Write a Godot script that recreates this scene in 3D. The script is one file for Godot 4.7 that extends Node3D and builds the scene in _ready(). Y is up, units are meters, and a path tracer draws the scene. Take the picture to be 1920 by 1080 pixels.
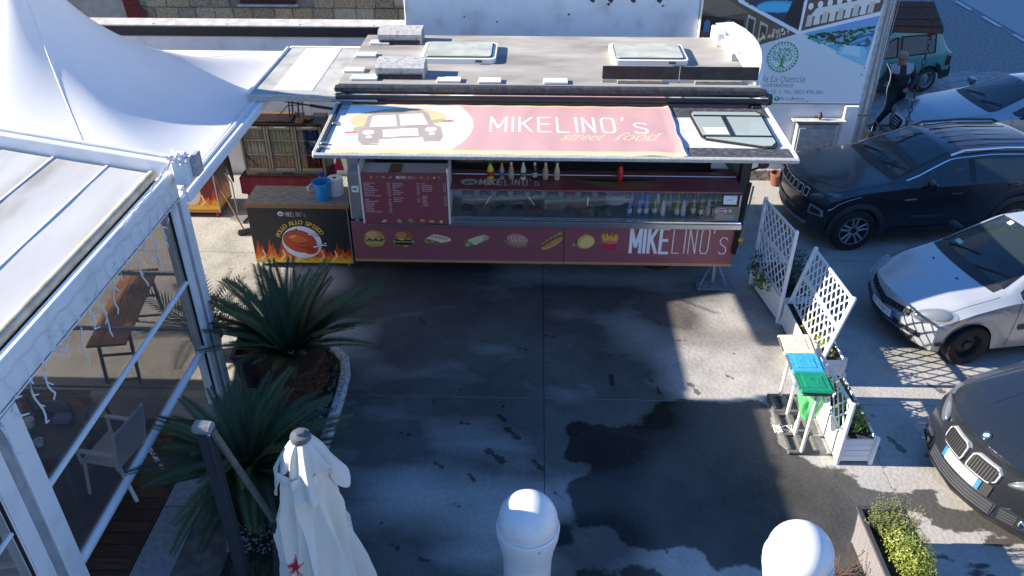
extends Node3D
# street food truck in a yard beside a white marquee, seen from a raised viewpoint

var rng := RandomNumberGenerator.new()
var mats := {}
var texs := {}
var used := {}


class MB:
	var v := PackedVector3Array()
	var uv := PackedVector2Array()

	func tri(a: Vector3, b: Vector3, c: Vector3, ua := Vector2.ZERO, ub := Vector2.ZERO, uc := Vector2.ZERO) -> void:
		v.append(a); v.append(b); v.append(c)
		uv.append(ua); uv.append(ub); uv.append(uc)

	func tri_o(a: Vector3, b: Vector3, c: Vector3, out: Vector3) -> void:
		if (c - a).cross(b - a).dot(out) >= 0.0:
			tri(a, b, c)
		else:
			tri(a, c, b)

	# a bottom left, b bottom right, c top right, d top left, seen from the front
	func quad(a: Vector3, b: Vector3, c: Vector3, d: Vector3, r := Rect2(0, 0, 1, 1)) -> void:
		var p := r.position
		var e := r.end
		var A := Vector2(p.x, e.y)
		var B := Vector2(e.x, e.y)
		var C := Vector2(e.x, p.y)
		var D := Vector2(p.x, p.y)
		tri(a, d, c, A, D, C)
		tri(a, c, b, A, C, B)

	func quad_o(a: Vector3, b: Vector3, c: Vector3, d: Vector3, out: Vector3) -> void:
		tri_o(a, b, c, out)
		tri_o(a, c, d, out)

	func box(c: Vector3, s: Vector3, bv := 0.0, B := Basis()) -> MB:
		var h := s * 0.5
		if bv <= 0.0:
			for ax in 3:
				for sg in [-1.0, 1.0]:
					var n := Vector3.ZERO
					n[ax] = sg
					var u := Vector3.ZERO
					u[(ax + 1) % 3] = h[(ax + 1) % 3]
					var w := Vector3.ZERO
					w[(ax + 2) % 3] = h[(ax + 2) % 3]
					var o := n * h[ax]
					quad_o(c + B * (o - u - w), c + B * (o + u - w), c + B * (o + u + w), c + B * (o - u + w), B * n)
			return self
		bv = minf(bv, minf(h.x, minf(h.y, h.z)) * 0.95)
		var P := func(sx: float, sy: float, sz: float, ax: int) -> Vector3:
			var q := Vector3(sx * (h.x - bv), sy * (h.y - bv), sz * (h.z - bv))
			q[ax] += bv * [sx, sy, sz][ax]
			return c + B * q
		for ax in 3:
			for sg in [-1.0, 1.0]:
				var q := []
				for k in [[-1.0, -1.0], [1.0, -1.0], [1.0, 1.0], [-1.0, 1.0]]:
					var s3 := [0.0, 0.0, 0.0]
					s3[ax] = sg
					s3[(ax + 1) % 3] = k[0]
					s3[(ax + 2) % 3] = k[1]
					q.append(P.call(s3[0], s3[1], s3[2], ax))
				var n := Vector3.ZERO
				n[ax] = sg
				quad_o(q[0], q[1], q[2], q[3], B * n)
			var a1 := (ax + 1) % 3
			var a2 := (ax + 2) % 3
			for s1 in [-1.0, 1.0]:
				for s2 in [-1.0, 1.0]:
					var e := []
					for s0 in [-1.0, 1.0]:
						var s3 := [0.0, 0.0, 0.0]
						s3[ax] = s0
						s3[a1] = s1
						s3[a2] = s2
						e.append([P.call(s3[0], s3[1], s3[2], a1), P.call(s3[0], s3[1], s3[2], a2)])
					var n := Vector3.ZERO
					n[a1] = s1
					n[a2] = s2
					quad_o(e[0][0], e[1][0], e[1][1], e[0][1], B * n)
		for sx in [-1.0, 1.0]:
			for sy in [-1.0, 1.0]:
				for sz in [-1.0, 1.0]:
					tri_o(P.call(sx, sy, sz, 0), P.call(sx, sy, sz, 1), P.call(sx, sy, sz, 2), B * Vector3(sx, sy, sz))
		return self

	func span(a: Vector3, b: Vector3, bv := 0.0) -> MB:
		return box((a + b) * 0.5, (b - a).abs(), bv)

	# a bar of rectangular section from a to b; w across, t along up
	func bar(a: Vector3, b: Vector3, w: float, t: float, up := Vector3.UP, bv := 0.0) -> MB:
		var d := (b - a).normalized()
		var s := d.cross(up)
		if s.length() < 0.01:
			s = d.cross(Vector3.RIGHT)
		s = s.normalized()
		var u := s.cross(d).normalized()
		return box((a + b) * 0.5, Vector3(a.distance_to(b), t, w), bv, Basis(d, u, s))

	func cyl(a: Vector3, b: Vector3, ra: float, rb: float, n := 10, caps := true) -> MB:
		var d := (b - a).normalized()
		var s := d.cross(Vector3.UP if absf(d.y) < 0.9 else Vector3.RIGHT).normalized()
		var t := d.cross(s)
		for i in n:
			var p := TAU * i / n
			var q := TAU * (i + 1) / n
			var e := s * cos(p) + t * sin(p)
			var f := s * cos(q) + t * sin(q)
			quad_o(a + e * ra, a + f * ra, b + f * rb, b + e * rb, e + f)
			if caps:
				if ra > 0.0:
					tri_o(a, a + e * ra, a + f * ra, -d)
				if rb > 0.0:
					tri_o(b, b + e * rb, b + f * rb, d)
		return self

	func tube(pts: Array, r: float, n := 5) -> MB:
		for i in pts.size() - 1:
			cyl(pts[i], pts[i + 1], r, r, n, i == 0 or i == pts.size() - 2)
		return self

	# prof: array of Vector2(radius, height)
	func lathe(prof: Array, n := 16, at := Vector3.ZERO, B := Basis()) -> MB:
		for i in prof.size() - 1:
			var a: Vector2 = prof[i]
			var b: Vector2 = prof[i + 1]
			var nr := Vector2(b.y - a.y, a.x - b.x)
			for k in n:
				var p := TAU * k / n
				var q := TAU * (k + 1) / n
				var e := Vector3(cos(p), 0, sin(p))
				var f := Vector3(cos(q), 0, sin(q))
				var out := (e + f).normalized() * nr.x + Vector3.UP * nr.y
				var A := at + B * (e * a.x + Vector3.UP * a.y)
				var A2 := at + B * (f * a.x + Vector3.UP * a.y)
				var C := at + B * (f * b.x + Vector3.UP * b.y)
				var D := at + B * (e * b.x + Vector3.UP * b.y)
				if a.x > 0.0001:
					tri_o(A, A2, C, B * out)
				if b.x > 0.0001:
					tri_o(A, C, D, B * out)
		return self

	# flat polygon in the plane B.x, B.y, extruded by depth along B.z (both caps)
	func prism(poly: PackedVector2Array, depth: float, at := Vector3.ZERO, B := Basis(), uvs := false) -> MB:
		var idx := Geometry2D.triangulate_polygon(poly)
		var lo := poly[0]
		var hi := poly[0]
		for p in poly:
			lo = lo.min(p)
			hi = hi.max(p)
		for k in range(0, idx.size(), 3):
			var q := [poly[idx[k]], poly[idx[k + 1]], poly[idx[k + 2]]]
			var f := []
			var g := []
			var u := []
			for p: Vector2 in q:
				f.append(at + B.x * p.x + B.y * p.y + B.z * depth)
				g.append(at + B.x * p.x + B.y * p.y)
				u.append(Vector2((p.x - lo.x) / maxf(hi.x - lo.x, 0.0001), 1.0 - (p.y - lo.y) / maxf(hi.y - lo.y, 0.0001)))
			if (f[2] - f[0]).cross(f[1] - f[0]).dot(B.z * depth) >= 0.0:
				tri(f[0], f[1], f[2], u[0], u[1], u[2])
			else:
				tri(f[0], f[2], f[1], u[0], u[2], u[1])
			if absf(depth) > 0.0:
				tri_o(g[0], g[1], g[2], -B.z * depth)
		if absf(depth) > 0.0:
			var cw := Geometry2D.is_polygon_clockwise(poly)
			for k in poly.size():
				var p := poly[k]
				var q := poly[(k + 1) % poly.size()]
				var e := q - p
				var nn := Vector2(e.y, -e.x) * (-1.0 if cw else 1.0)
				var P := at + B.x * p.x + B.y * p.y
				var Q := at + B.x * q.x + B.y * q.y
				quad_o(P, Q, Q + B.z * depth, P + B.z * depth, B.x * nn.x + B.y * nn.y)
		return self

	# grid of points rows x cols; out picks the side when flip is false
	func grid(g: Array, flip := false, wrap := false) -> MB:
		var m: int = g.size()
		for i in m - 1:
			var w: int = g[i].size()
			for j in (w if wrap else w - 1):
				var k := (j + 1) % w
				var a: Vector3 = g[i][j]
				var b: Vector3 = g[i][k]
				var c: Vector3 = g[i + 1][k]
				var d: Vector3 = g[i + 1][j]
				var u0 := Vector2(float(j) / (w - 1), float(i) / (m - 1))
				var u1 := Vector2(float(j + 1) / (w - 1), float(i) / (m - 1))
				var u2 := Vector2(float(j + 1) / (w - 1), float(i + 1) / (m - 1))
				var u3 := Vector2(float(j) / (w - 1), float(i + 1) / (m - 1))
				if flip:
					tri(a, c, b, u0, u2, u1)
					tri(a, d, c, u0, u3, u2)
				else:
					tri(a, b, c, u0, u1, u2)
					tri(a, c, d, u0, u2, u3)
		return self

	func add(o: MB, x := Transform3D()) -> MB:
		for p in o.v:
			v.append(x * p)
		uv.append_array(o.uv)
		return self

	func warp(f: Callable) -> MB:
		for i in v.size():
			v[i] = f.call(v[i])
		return self

	func mesh(crease := 0.0) -> ArrayMesh:
		var nn := PackedVector3Array()
		nn.resize(v.size())
		var fn := PackedVector3Array()
		fn.resize(v.size() / 3)
		for t in v.size() / 3:
			fn[t] = (v[t * 3 + 2] - v[t * 3]).cross(v[t * 3 + 1] - v[t * 3])
		if crease <= 0.0:
			for t in fn.size():
				var n := fn[t].normalized()
				nn[t * 3] = n
				nn[t * 3 + 1] = n
				nn[t * 3 + 2] = n
		else:
			var at := {}
			for k in v.size():
				var key := Vector3i((v[k] * 5000.0).round())
				if at.has(key):
					at[key].append(k / 3)
				else:
					at[key] = [k / 3]
			var un := PackedVector3Array()
			un.resize(fn.size())
			for t in fn.size():
				un[t] = fn[t].normalized()
			var lim := cos(deg_to_rad(crease))
			for k in v.size():
				var key := Vector3i((v[k] * 5000.0).round())
				var me := un[k / 3]
				var s := Vector3.ZERO
				for t: int in at[key]:
					if un[t].dot(me) >= lim:
						s += fn[t]
				nn[k] = s.normalized() if s.length() > 0.0 else me
		var arr := []
		arr.resize(Mesh.ARRAY_MAX)
		arr[Mesh.ARRAY_VERTEX] = v
		arr[Mesh.ARRAY_NORMAL] = nn
		arr[Mesh.ARRAY_TEX_UV] = uv
		var m := ArrayMesh.new()
		if v.size():
			m.add_surface_from_arrays(Mesh.PRIMITIVE_TRIANGLES, arr)
		return m


# ---------------------------------------------------------------- drawing flat print
class Canvas:
	var im: Image
	var W: int
	var H: int

	func _init(w: int, h: int, c: Color) -> void:
		W = w
		H = h
		im = Image.create(w, h, false, Image.FORMAT_RGBA8)
		im.fill(c)

	func poly(pts: PackedVector2Array, c: Color) -> void:
		var y0 := INF
		var y1 := -INF
		for p in pts:
			y0 = minf(y0, p.y)
			y1 = maxf(y1, p.y)
		var n := pts.size()
		for y in range(maxi(0, int(y0)), mini(H - 1, int(y1)) + 1):
			var yc := y + 0.5
			var xs := []
			for i in n:
				var a := pts[i]
				var b := pts[(i + 1) % n]
				if (a.y <= yc) != (b.y <= yc):
					xs.append(a.x + (yc - a.y) / (b.y - a.y) * (b.x - a.x))
			xs.sort()
			for i in range(0, xs.size() - 1, 2):
				var x0 := int(round(xs[i]))
				var x1 := int(round(xs[i + 1]))
				if x1 > x0:
					im.fill_rect(Rect2i(x0, y, x1 - x0, 1), c)

	func ell(cx: float, cy: float, rx: float, ry: float, c: Color, rot := 0.0, a0 := 0.0, a1 := TAU) -> void:
		var p := PackedVector2Array()
		for i in 33:
			var t := a0 + (a1 - a0) * i / 32.0
			p.append(Vector2(cx, cy) + Vector2(cos(t) * rx, sin(t) * ry).rotated(rot))
		poly(p, c)

	func rect(x: float, y: float, w: float, h: float, c: Color) -> void:
		im.fill_rect(Rect2i(int(x), int(y), maxi(1, int(w)), maxi(1, int(h))), c)

	func line(pts: Array, w: float, c: Color) -> void:
		for i in pts.size() - 1:
			var a: Vector2 = pts[i]
			var b: Vector2 = pts[i + 1]
			var d := (b - a).normalized()
			var s := d.orthogonal() * w * 0.5
			poly(PackedVector2Array([a + s - d * w * 0.3, b + s + d * w * 0.3, b - s + d * w * 0.3, a - s - d * w * 0.3]), c)

	# text through the triangles of a TextMesh; h is the capital height in pixels, sx squeezes
	func text(s: String, x: float, y: float, h: float, c: Color, font := "Droid Sans", weight := 400, sx := 1.0, anchor := 0, slant := 0.0) -> void:
		var f := SystemFont.new()
		f.font_names = PackedStringArray([font])
		f.font_weight = weight
		var t := TextMesh.new()
		t.font = f
		t.font_size = 64
		t.pixel_size = 1.0 / 64.0
		t.depth = 0.0
		t.curve_step = 2.0
		t.text = s
		var arr := t.get_mesh_arrays()
		if arr.is_empty() or arr[0] == null:
			return
		var vs: PackedVector3Array = arr[Mesh.ARRAY_VERTEX]
		var ix: PackedInt32Array = arr[Mesh.ARRAY_INDEX] if arr[Mesh.ARRAY_INDEX] != null else PackedInt32Array(range(vs.size()))
		var lo := INF
		var hi := -INF
		var bot := INF
		for q in vs:
			lo = minf(lo, q.x)
			hi = maxf(hi, q.x)
			bot = minf(bot, q.y)
		var k := h / 0.714
		var off = [0.0, 0.5, 1.0][anchor] * (hi - lo) * k * sx
		# the baseline: a capital letter stands 0.714 high, so find it from a plain capital
		var base := _base(f)
		for i in range(0, ix.size(), 3):
			var p := PackedVector2Array()
			for j in 3:
				var q := vs[ix[i + j]]
				p.append(Vector2(x - off + (q.x - lo) * k * sx + (q.y - base) * k * slant, y - (q.y - base) * k))
			poly(p, c)

	func _base(f: Font) -> float:
		var t := TextMesh.new()
		t.font = f
		t.font_size = 64
		t.pixel_size = 1.0 / 64.0
		t.depth = 0.0
		t.text = "H"
		var lo := INF
		for q: Vector3 in t.get_mesh_arrays()[Mesh.ARRAY_VERTEX]:
			lo = minf(lo, q.y)
		return lo

	# tall condensed lettering drawn with strokes: cell width, height, stroke
	func strokes(s: String, x: float, y: float, w: float, h: float, t: float, c: Color, gap := 0.35) -> float:
		var G := {
			"M": [[[0, 1], [0, 0], [0.5, 0.75], [1, 0], [1, 1]]], "I": [[[0, 0], [0, 1]]], "K": [[[0, 0], [0, 1]], [[1, 0], [0.05, 0.55]], [[0.3, 0.42], [1, 1]]],
			"E": [[[1, 0], [0, 0], [0, 1], [1, 1]], [[0, 0.48], [0.85, 0.48]]], "L": [[[0, 0], [0, 1], [0.9, 1]]], "N": [[[0, 1], [0, 0], [0.9, 1], [0.9, 0]]],
			"O": [[[0.2, 0], [0.8, 0], [1, 0.12], [1, 0.88], [0.8, 1], [0.2, 1], [0, 0.88], [0, 0.12], [0.2, 0]]], "'": [[[0.3, -0.02], [0.05, 0.16]]],
			"s": [[[0.95, 0.42], [0.8, 0.34], [0.25, 0.34], [0.05, 0.44], [0.1, 0.58], [0.85, 0.74], [0.95, 0.88], [0.75, 1], [0.2, 1], [0.02, 0.92]]],
		}
		for ch in s:
			var cw := w
			if ch == "I": cw = 0.0
			elif ch == "M": cw = w * 1.25
			elif ch == "'": cw = w * 0.35
			for st in G.get(ch, []):
				var p := []
				for q in st:
					p.append(Vector2(x + q[0] * cw, y + q[1] * h))
				line(p, t, c)
			x += cw + w * gap + t
		return x

	func tex(shrink := 2) -> ImageTexture:
		var o: Image = im.duplicate()
		if shrink > 1:
			o.resize(W / shrink, H / shrink, Image.INTERPOLATE_LANCZOS)
		return ImageTexture.create_from_image(o)


func C(r: float, g: float, b: float) -> Color:
	return Color(r, g, b)


func S(hex: String) -> Color:
	return Color(hex)


# ---------------------------------------------------------------- materials (colours are linear)
func mat(key: String, c := Color.WHITE, rough := 0.7, metal := 0.0, alpha := 1.0) -> StandardMaterial3D:
	if mats.has(key):
		return mats[key]
	var m := StandardMaterial3D.new()
	m.resource_name = key
	m.albedo_color = c.linear_to_srgb()
	m.roughness = rough
	m.metallic = metal
	if alpha < 1.0:
		m.transparency = BaseMaterial3D.TRANSPARENCY_ALPHA
		m.albedo_color.a = alpha
	mats[key] = m
	return m


func noise_tex(key: String, freq: float, oct: int, stops: Array, size := 256, kind := FastNoiseLite.TYPE_SIMPLEX_SMOOTH, as_normal := false, strength := 4.0) -> NoiseTexture2D:
	if texs.has(key):
		return texs[key]
	var n := FastNoiseLite.new()
	n.noise_type = kind
	n.frequency = freq
	n.fractal_octaves = oct
	n.seed = hash(key) % 10000
	var t := NoiseTexture2D.new()
	t.width = size
	t.height = size
	t.seamless = true
	t.noise = n
	if as_normal:
		t.as_normal_map = true
		t.bump_strength = strength
	elif stops.size():
		var g := Gradient.new()
		g.offsets = PackedFloat32Array(stops.map(func(s): return s[0]))
		g.colors = PackedColorArray(stops.map(func(s): return s[1].linear_to_srgb()))
		t.color_ramp = g
	texs[key] = t
	return t


# mottled surface: two or more colour stops over noise, mapped in metres
func tmat(key: String, stops: Array, scale: float, rough := 0.8, freq := 0.02, oct := 5, bump := 0.0, metal := 0.0, stretch := Vector3.ONE) -> StandardMaterial3D:
	if mats.has(key):
		return mats[key]
	var m := mat(key, Color.WHITE, rough, metal)
	m.albedo_texture = noise_tex(key, freq, oct, stops)
	m.uv1_triplanar = true
	m.uv1_world_triplanar = true
	m.uv1_scale = stretch * scale
	if bump > 0.0:
		m.heightmap_enabled = true
		m.heightmap_scale = bump
		m.heightmap_texture = noise_tex("grain", 0.06, 4, [])
	return m


func pmat(key: String, t: Texture2D, rough := 0.5) -> StandardMaterial3D:
	if mats.has(key):
		return mats[key]
	var m := mat(key, Color.WHITE, rough)
	m.albedo_texture = t
	m.texture_repeat = false
	return m


# ---------------------------------------------------------------- nodes
func numbered(n: String) -> String:
	if not used.has(n):
		used[n] = 0
		return n
	used[n] += 1
	return "%s_%03d" % [n, used[n]]


func tag(o: Node3D, label := "", category := "", group := "", kind := "") -> Node3D:
	if label: o.set_meta("label", label)
	if category: o.set_meta("category", category)
	if group: o.set_meta("group", group)
	if kind: o.set_meta("kind", kind)
	return o


func thing(called: String, label: String, category: String, at := Vector3.ZERO, turn := 0.0, group := "") -> Node3D:
	var o := Node3D.new()
	o.name = numbered(called)
	add_child(o)
	o.position = at
	o.rotation.y = turn
	tag(o, label, category, group)
	return o


func part(called: String, b: MB, m: Material, parent: Node, crease := 0.0) -> MeshInstance3D:
	return part_mesh(called, b.mesh(crease), m, parent)


func part_mesh(called: String, me: Mesh, m: Material, parent: Node) -> MeshInstance3D:
	var o := MeshInstance3D.new()
	if parent == self:
		o.name = numbered(called)
	else:
		var k := 0
		o.name = called
		while parent.has_node(NodePath(o.name)):
			k += 1
			o.name = "%s_%03d" % [called, k]
	o.mesh = me
	o.material_override = m
	parent.add_child(o, true)
	return o


func solo(called: String, b: MB, m: Material, label: String, category: String, at := Vector3.ZERO, group := "", crease := 0.0) -> MeshInstance3D:
	var o := part(called, b, m, self, crease)
	o.position = at
	tag(o, label, category, group)
	return o


func struct(called: String, b: MB, m: Material, label := "", crease := 0.0) -> MeshInstance3D:
	var o := part(called, b, m, self, crease)
	tag(o, label, "", "", "structure")
	return o


func copy(o: Node3D, base: String, label: String, at: Vector3, turn := 0.0) -> Node3D:
	var c: Node3D = o.duplicate()
	c.name = numbered(base)
	add_child(c)
	c.position = at
	c.rotation.y = turn
	if label: c.set_meta("label", label)
	return c


func mb() -> MB:
	return MB.new()


func V(x: float, y: float, z: float) -> Vector3:
	return Vector3(x, y, z)


func P2(a: Array) -> PackedVector2Array:
	var p := PackedVector2Array()
	for i in range(0, a.size(), 2):
		p.append(Vector2(a[i], a[i + 1]))
	return p


func rrect(w: float, h: float, r: float, n := 4) -> PackedVector2Array:
	var p := PackedVector2Array()
	for k in 4:
		var c := Vector2([1, -1, -1, 1][k] * (w / 2 - r), [1, 1, -1, -1][k] * (h / 2 - r))
		for i in n + 1:
			var t := PI / 2 * (k + float(i) / n)
			p.append(c + Vector2(cos(t), sin(t)) * r)
	return p


func _ready() -> void:
	rng.seed = 7
	# camera
	var cam := Camera3D.new()
	cam.name = "camera"
	cam.position = V(0, 6.5, 0)
	cam.rotation_degrees = V(-32.8, 1.63, 0)
	cam.fov = 38.83
	cam.near = 0.1
	cam.far = 400.0
	add_child(cam)
	cam.current = true
	# sky, exposure
	var env := Environment.new()
	var sm := ProceduralSkyMaterial.new()
	sm.sky_top_color = C(0.04, 0.13, 0.36).linear_to_srgb()
	sm.sky_horizon_color = C(0.53, 0.7, 0.82).linear_to_srgb()
	sm.sky_curve = 0.1
	sm.ground_bottom_color = C(0.12, 0.12, 0.12).linear_to_srgb()
	sm.ground_horizon_color = C(0.3, 0.36, 0.42).linear_to_srgb()
	sm.sun_angle_max = 1.0
	var sky := Sky.new()
	sky.sky_material = sm
	env.background_mode = Environment.BG_SKY
	env.sky = sky
	env.background_energy_multiplier = 0.84
	env.tonemap_mode = Environment.TONE_MAPPER_LINEAR
	env.tonemap_exposure = 2.75
	env.sdfgi_enabled = true
	env.ssao_enabled = true
	env.ssil_enabled = true
	var we := WorldEnvironment.new()
	we.name = "environment"
	we.environment = env
	add_child(we)
	# low winter sun from the left
	var sun := DirectionalLight3D.new()
	sun.name = "sun"
	sun.light_energy = 1.6
	sun.light_color = Color(1.0, 0.955, 0.89)
	sun.light_angular_distance = 0.53
	sun.shadow_enabled = true
	var to := V(-cos(deg_to_rad(25.0)), sin(deg_to_rad(25.0)), 0.0)
	add_child(sun)
	sun.look_at_from_position(to * 60.0, Vector3.ZERO, Vector3.UP)

	common()
	yard()
	walls()
	sign_wall()
	food_truck()
	truck_goods()
	side_awning()
	fridge()
	counter_left()
	marquee()
	pergola()
	terrace()
	plants_left()
	umbrella()
	lamps()
	trellises()
	bins()
	planter_front()
	corner_canopy()
	cars()
	person()


var fine: NoiseTexture2D

func common() -> void:
	fine = noise_tex("grain", 0.06, 4, [])
	mat("white_paint", C(0.74, 0.75, 0.76), 0.42)
	tmat("white_metal", [[0.0, C(0.7, 0.7, 0.69)], [0.45, C(0.82, 0.83, 0.835)], [1.0, C(0.86, 0.865, 0.87)]], 0.35, 0.4)
	mat("black_metal", C(0.018, 0.019, 0.022), 0.45)
	mat("dark_grey", C(0.05, 0.055, 0.065), 0.5)
	mat("black_rubber", C(0.014, 0.014, 0.015), 0.75)
	mat("steel", C(0.5, 0.51, 0.53), 0.3, 0.9)
	mat("brushed", C(0.42, 0.43, 0.45), 0.42, 0.75)
	mat("chrome", C(0.75, 0.76, 0.78), 0.12, 1.0)
	mat("glass", C(0.1, 0.12, 0.13), 0.04, 0.0, 0.06)
	mat("dark_void", C(0.012, 0.012, 0.013), 0.9)
	mat("red_plastic", C(0.55, 0.02, 0.02), 0.35)
	tmat("soil", [[0.2, C(0.012, 0.009, 0.006)], [0.55, C(0.035, 0.024, 0.016)], [1.0, C(0.09, 0.065, 0.045)]], 2.2, 1.0, 0.05, 5, 1.5)
	tmat("wood_brown", [[0.25, C(0.07, 0.035, 0.018)], [0.5, C(0.16, 0.085, 0.045)], [0.8, C(0.24, 0.14, 0.08)]], 1.2, 0.65, 0.02, 5, 0.15, 0.0, V(0.5, 6.0, 6.0))
	tmat("wood_orange", [[0.25, C(0.2, 0.075, 0.025)], [0.5, C(0.32, 0.13, 0.045)], [0.8, C(0.42, 0.19, 0.075)]], 1.0, 0.5, 0.02, 5, 0.1, 0.0, V(6.0, 6.0, 0.5))


# world rectangle that the yard's painted texture covers
const YX := -7.3
const YZ := -14.3
const YW := 17.0
const YD := 12.0

func blur(im: Image, k: int) -> Image:
	var o: Image = im.duplicate()
	o.resize(maxi(2, im.get_width() / k), maxi(2, im.get_height() / k), Image.INTERPOLATE_BILINEAR)
	o.resize(im.get_width(), im.get_height(), Image.INTERPOLATE_CUBIC)
	return o


func nimg(w: int, h: int, freq: float, oct: int, sd: int) -> PackedByteArray:
	var n := FastNoiseLite.new()
	n.noise_type = FastNoiseLite.TYPE_SIMPLEX_SMOOTH
	n.frequency = freq
	n.fractal_octaves = oct
	n.seed = sd
	return n.get_image(w, h).get_data()


func yard() -> void:
	var w := 1700
	var h := 1200
	var k := w / YW
	var to_px := func(x: float, z: float) -> Vector2: return Vector2((x - YX) * k, (z - YZ) * k)
	# wet patch, stains and prints, in world metres
	var wet_pts := [0.52, -7.1, 0.75, -7.22, 1.05, -7.08, 1.28, -7.14, 1.6, -7.6, 2.0, -7.72, 2.75, -7.66, 2.8, -7.2, 2.95, -6.75, 3.3, -6.45, 3.75, -6.35, 4.3, -6.25, 4.9, -6.1, 5.6, -5.85, 6.6, -5.5, 7.4, -5.0, 6.8, -4.3, 5.6, -4.2, 4.2, -4.4, 3.4, -4.6, 3.0, -4.75, 2.6, -5.1, 2.2, -5.2, 1.7, -5.3, 1.3, -5.35, 0.95, -5.5, 0.6, -5.75, 0.3, -5.5, 0.36, -5.9, 0.55, -6.4, 0.5, -6.8]
	var poly := PackedVector2Array()
	for i in range(0, wet_pts.size(), 2):
		poly.append(to_px.call(wet_pts[i], wet_pts[i + 1]))
	var cw := Canvas.new(w, h, Color.BLACK)
	cw.poly(poly, Color.WHITE)
	var second := PackedVector2Array()
	for q in [[0.35, -5.1], [0.9, -5.25], [1.5, -5.0], [2.2, -4.95], [2.4, -4.2], [1.4, -3.6], [0.3, -4.2]]:
		second.append(to_px.call(q[0], q[1]))
	cw.poly(second, Color(0.72, 0.72, 0.72))
	var wet := blur(cw.im, 22).get_data()
	var cf := Canvas.new(w, h, Color.BLACK)
	# shoe prints and drips: x, z, turn, size
	for q in [[-0.38, -6.63, 0.75, 1.0], [-0.2, -7.0, 0.85, 0.9], [-0.32, -7.25, 0.9, 0.55], [0.1, -6.5, 1.0, 0.7], [-1.0, -6.48, 0.7, 0.5], [-0.62, -6.3, 1.0, 0.5], [-0.33, -7.5, 1.2, 0.4], [1.02, -8.0, 1.5, 0.75], [1.5, -8.05, 1.3, 0.55], [1.58, -7.8, 1.3, 0.5], [2.02, -7.86, 1.2, 0.8], [2.5, -8.1, 0.6, 0.4], [-0.1, -8.6, 0.2, 0.5], [-1.5, -9.2, 0.9, 0.5], [4.15, -6.95, 1.2, 0.9], [3.9, -6.9, 0.6, 0.5], [4.5, -6.75, 0.2, 0.7], [-0.75, -7.15, 0.3, 0.45], [-1.42, -6.95, 0.2, 0.5], [0.25, -8.9, 0.2, 0.4], [5.0, -7.95, 0.9, 0.8], [1.9, -5.02, 0.1, 0.8], [-0.75, -5.9, 0.3, 0.3], [-1.3, -5.35, 0.8, 0.35], [-1.0, -5.2, 0.3, 0.4]]:
		var c: Vector2 = to_px.call(q[0], q[1])
		var d = Vector2(cos(q[2]), sin(q[2])) * q[3] * k * 0.085
		cf.ell(c.x - d.x, c.y - d.y, 6.5 * q[3], 4.2 * q[3], Color.WHITE, q[2])
		cf.ell(c.x + d.x, c.y + d.y, 8.5 * q[3], 4.8 * q[3], Color.WHITE, q[2])
		cf.ell(c.x, c.y, 7.0 * q[3], 2.6 * q[3], Color(0.8, 0.8, 0.8), q[2])
	var cr := RandomNumberGenerator.new()
	cr.seed = 21
	for i in 9:
		var p: Vector2 = to_px.call([0.17, 2.4, 4.2, -1.8, 5.5, 1.2, 3.9, -0.9, 6.2][i], [-6.1, -8.9, -7.0, -9.6, -8.6, -5.6, -6.2, -7.9, -5.4][i])
		var ang := cr.randf() * TAU
		for j in 26:
			ang += cr.randf_range(-0.5, 0.5)
			var q := p + Vector2(cos(ang), sin(ang)) * 3.2
			cf.line([p, q], 1.3, Color(0.55, 0.55, 0.55))
			p = q
	for i in 240:
		var q := Vector2(cr.randf() * w, cr.randf() * h)
		var s := cr.randf_range(0.8, 2.6)
		cf.ell(q.x, q.y, s, s * 0.8, Color(0.6, 0.6, 0.6))
	var foot := blur(cf.im, 3).get_data()
	# greasy stains by the hatch, and yard shade painted into the colour: soft ellipses
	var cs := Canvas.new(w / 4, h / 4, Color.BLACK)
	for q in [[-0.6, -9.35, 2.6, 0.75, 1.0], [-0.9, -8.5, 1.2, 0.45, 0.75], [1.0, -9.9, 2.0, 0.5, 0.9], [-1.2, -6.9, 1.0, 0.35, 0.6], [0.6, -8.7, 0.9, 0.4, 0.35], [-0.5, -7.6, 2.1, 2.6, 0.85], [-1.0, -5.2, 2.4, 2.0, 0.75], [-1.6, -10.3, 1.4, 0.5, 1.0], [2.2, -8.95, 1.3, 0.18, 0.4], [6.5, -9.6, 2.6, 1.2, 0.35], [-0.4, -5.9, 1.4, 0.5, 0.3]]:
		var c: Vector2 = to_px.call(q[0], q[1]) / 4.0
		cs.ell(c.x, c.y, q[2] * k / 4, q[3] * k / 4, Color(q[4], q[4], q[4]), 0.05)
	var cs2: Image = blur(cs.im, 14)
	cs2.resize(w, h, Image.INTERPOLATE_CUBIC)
	var grease_and_shade := cs2.get_data()
	var n1 := nimg(w, h, 0.004, 5, 11)
	var n2 := nimg(w, h, 0.022, 5, 12)
	var n3 := nimg(w, h, 0.16, 3, 13)
	var n4 := nimg(w, h, 0.011, 5, 14)
	var col := PackedByteArray()
	col.resize(w * h * 3)
	var rou := PackedByteArray()
	rou.resize(w * h)
	# table from linear value to sRGB byte
	var lut := PackedByteArray()
	lut.resize(1024)
	for i in 1024:
		lut[i] = int(round(Color(i / 1023.0, 0, 0).linear_to_srgb().r * 255.0))
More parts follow.
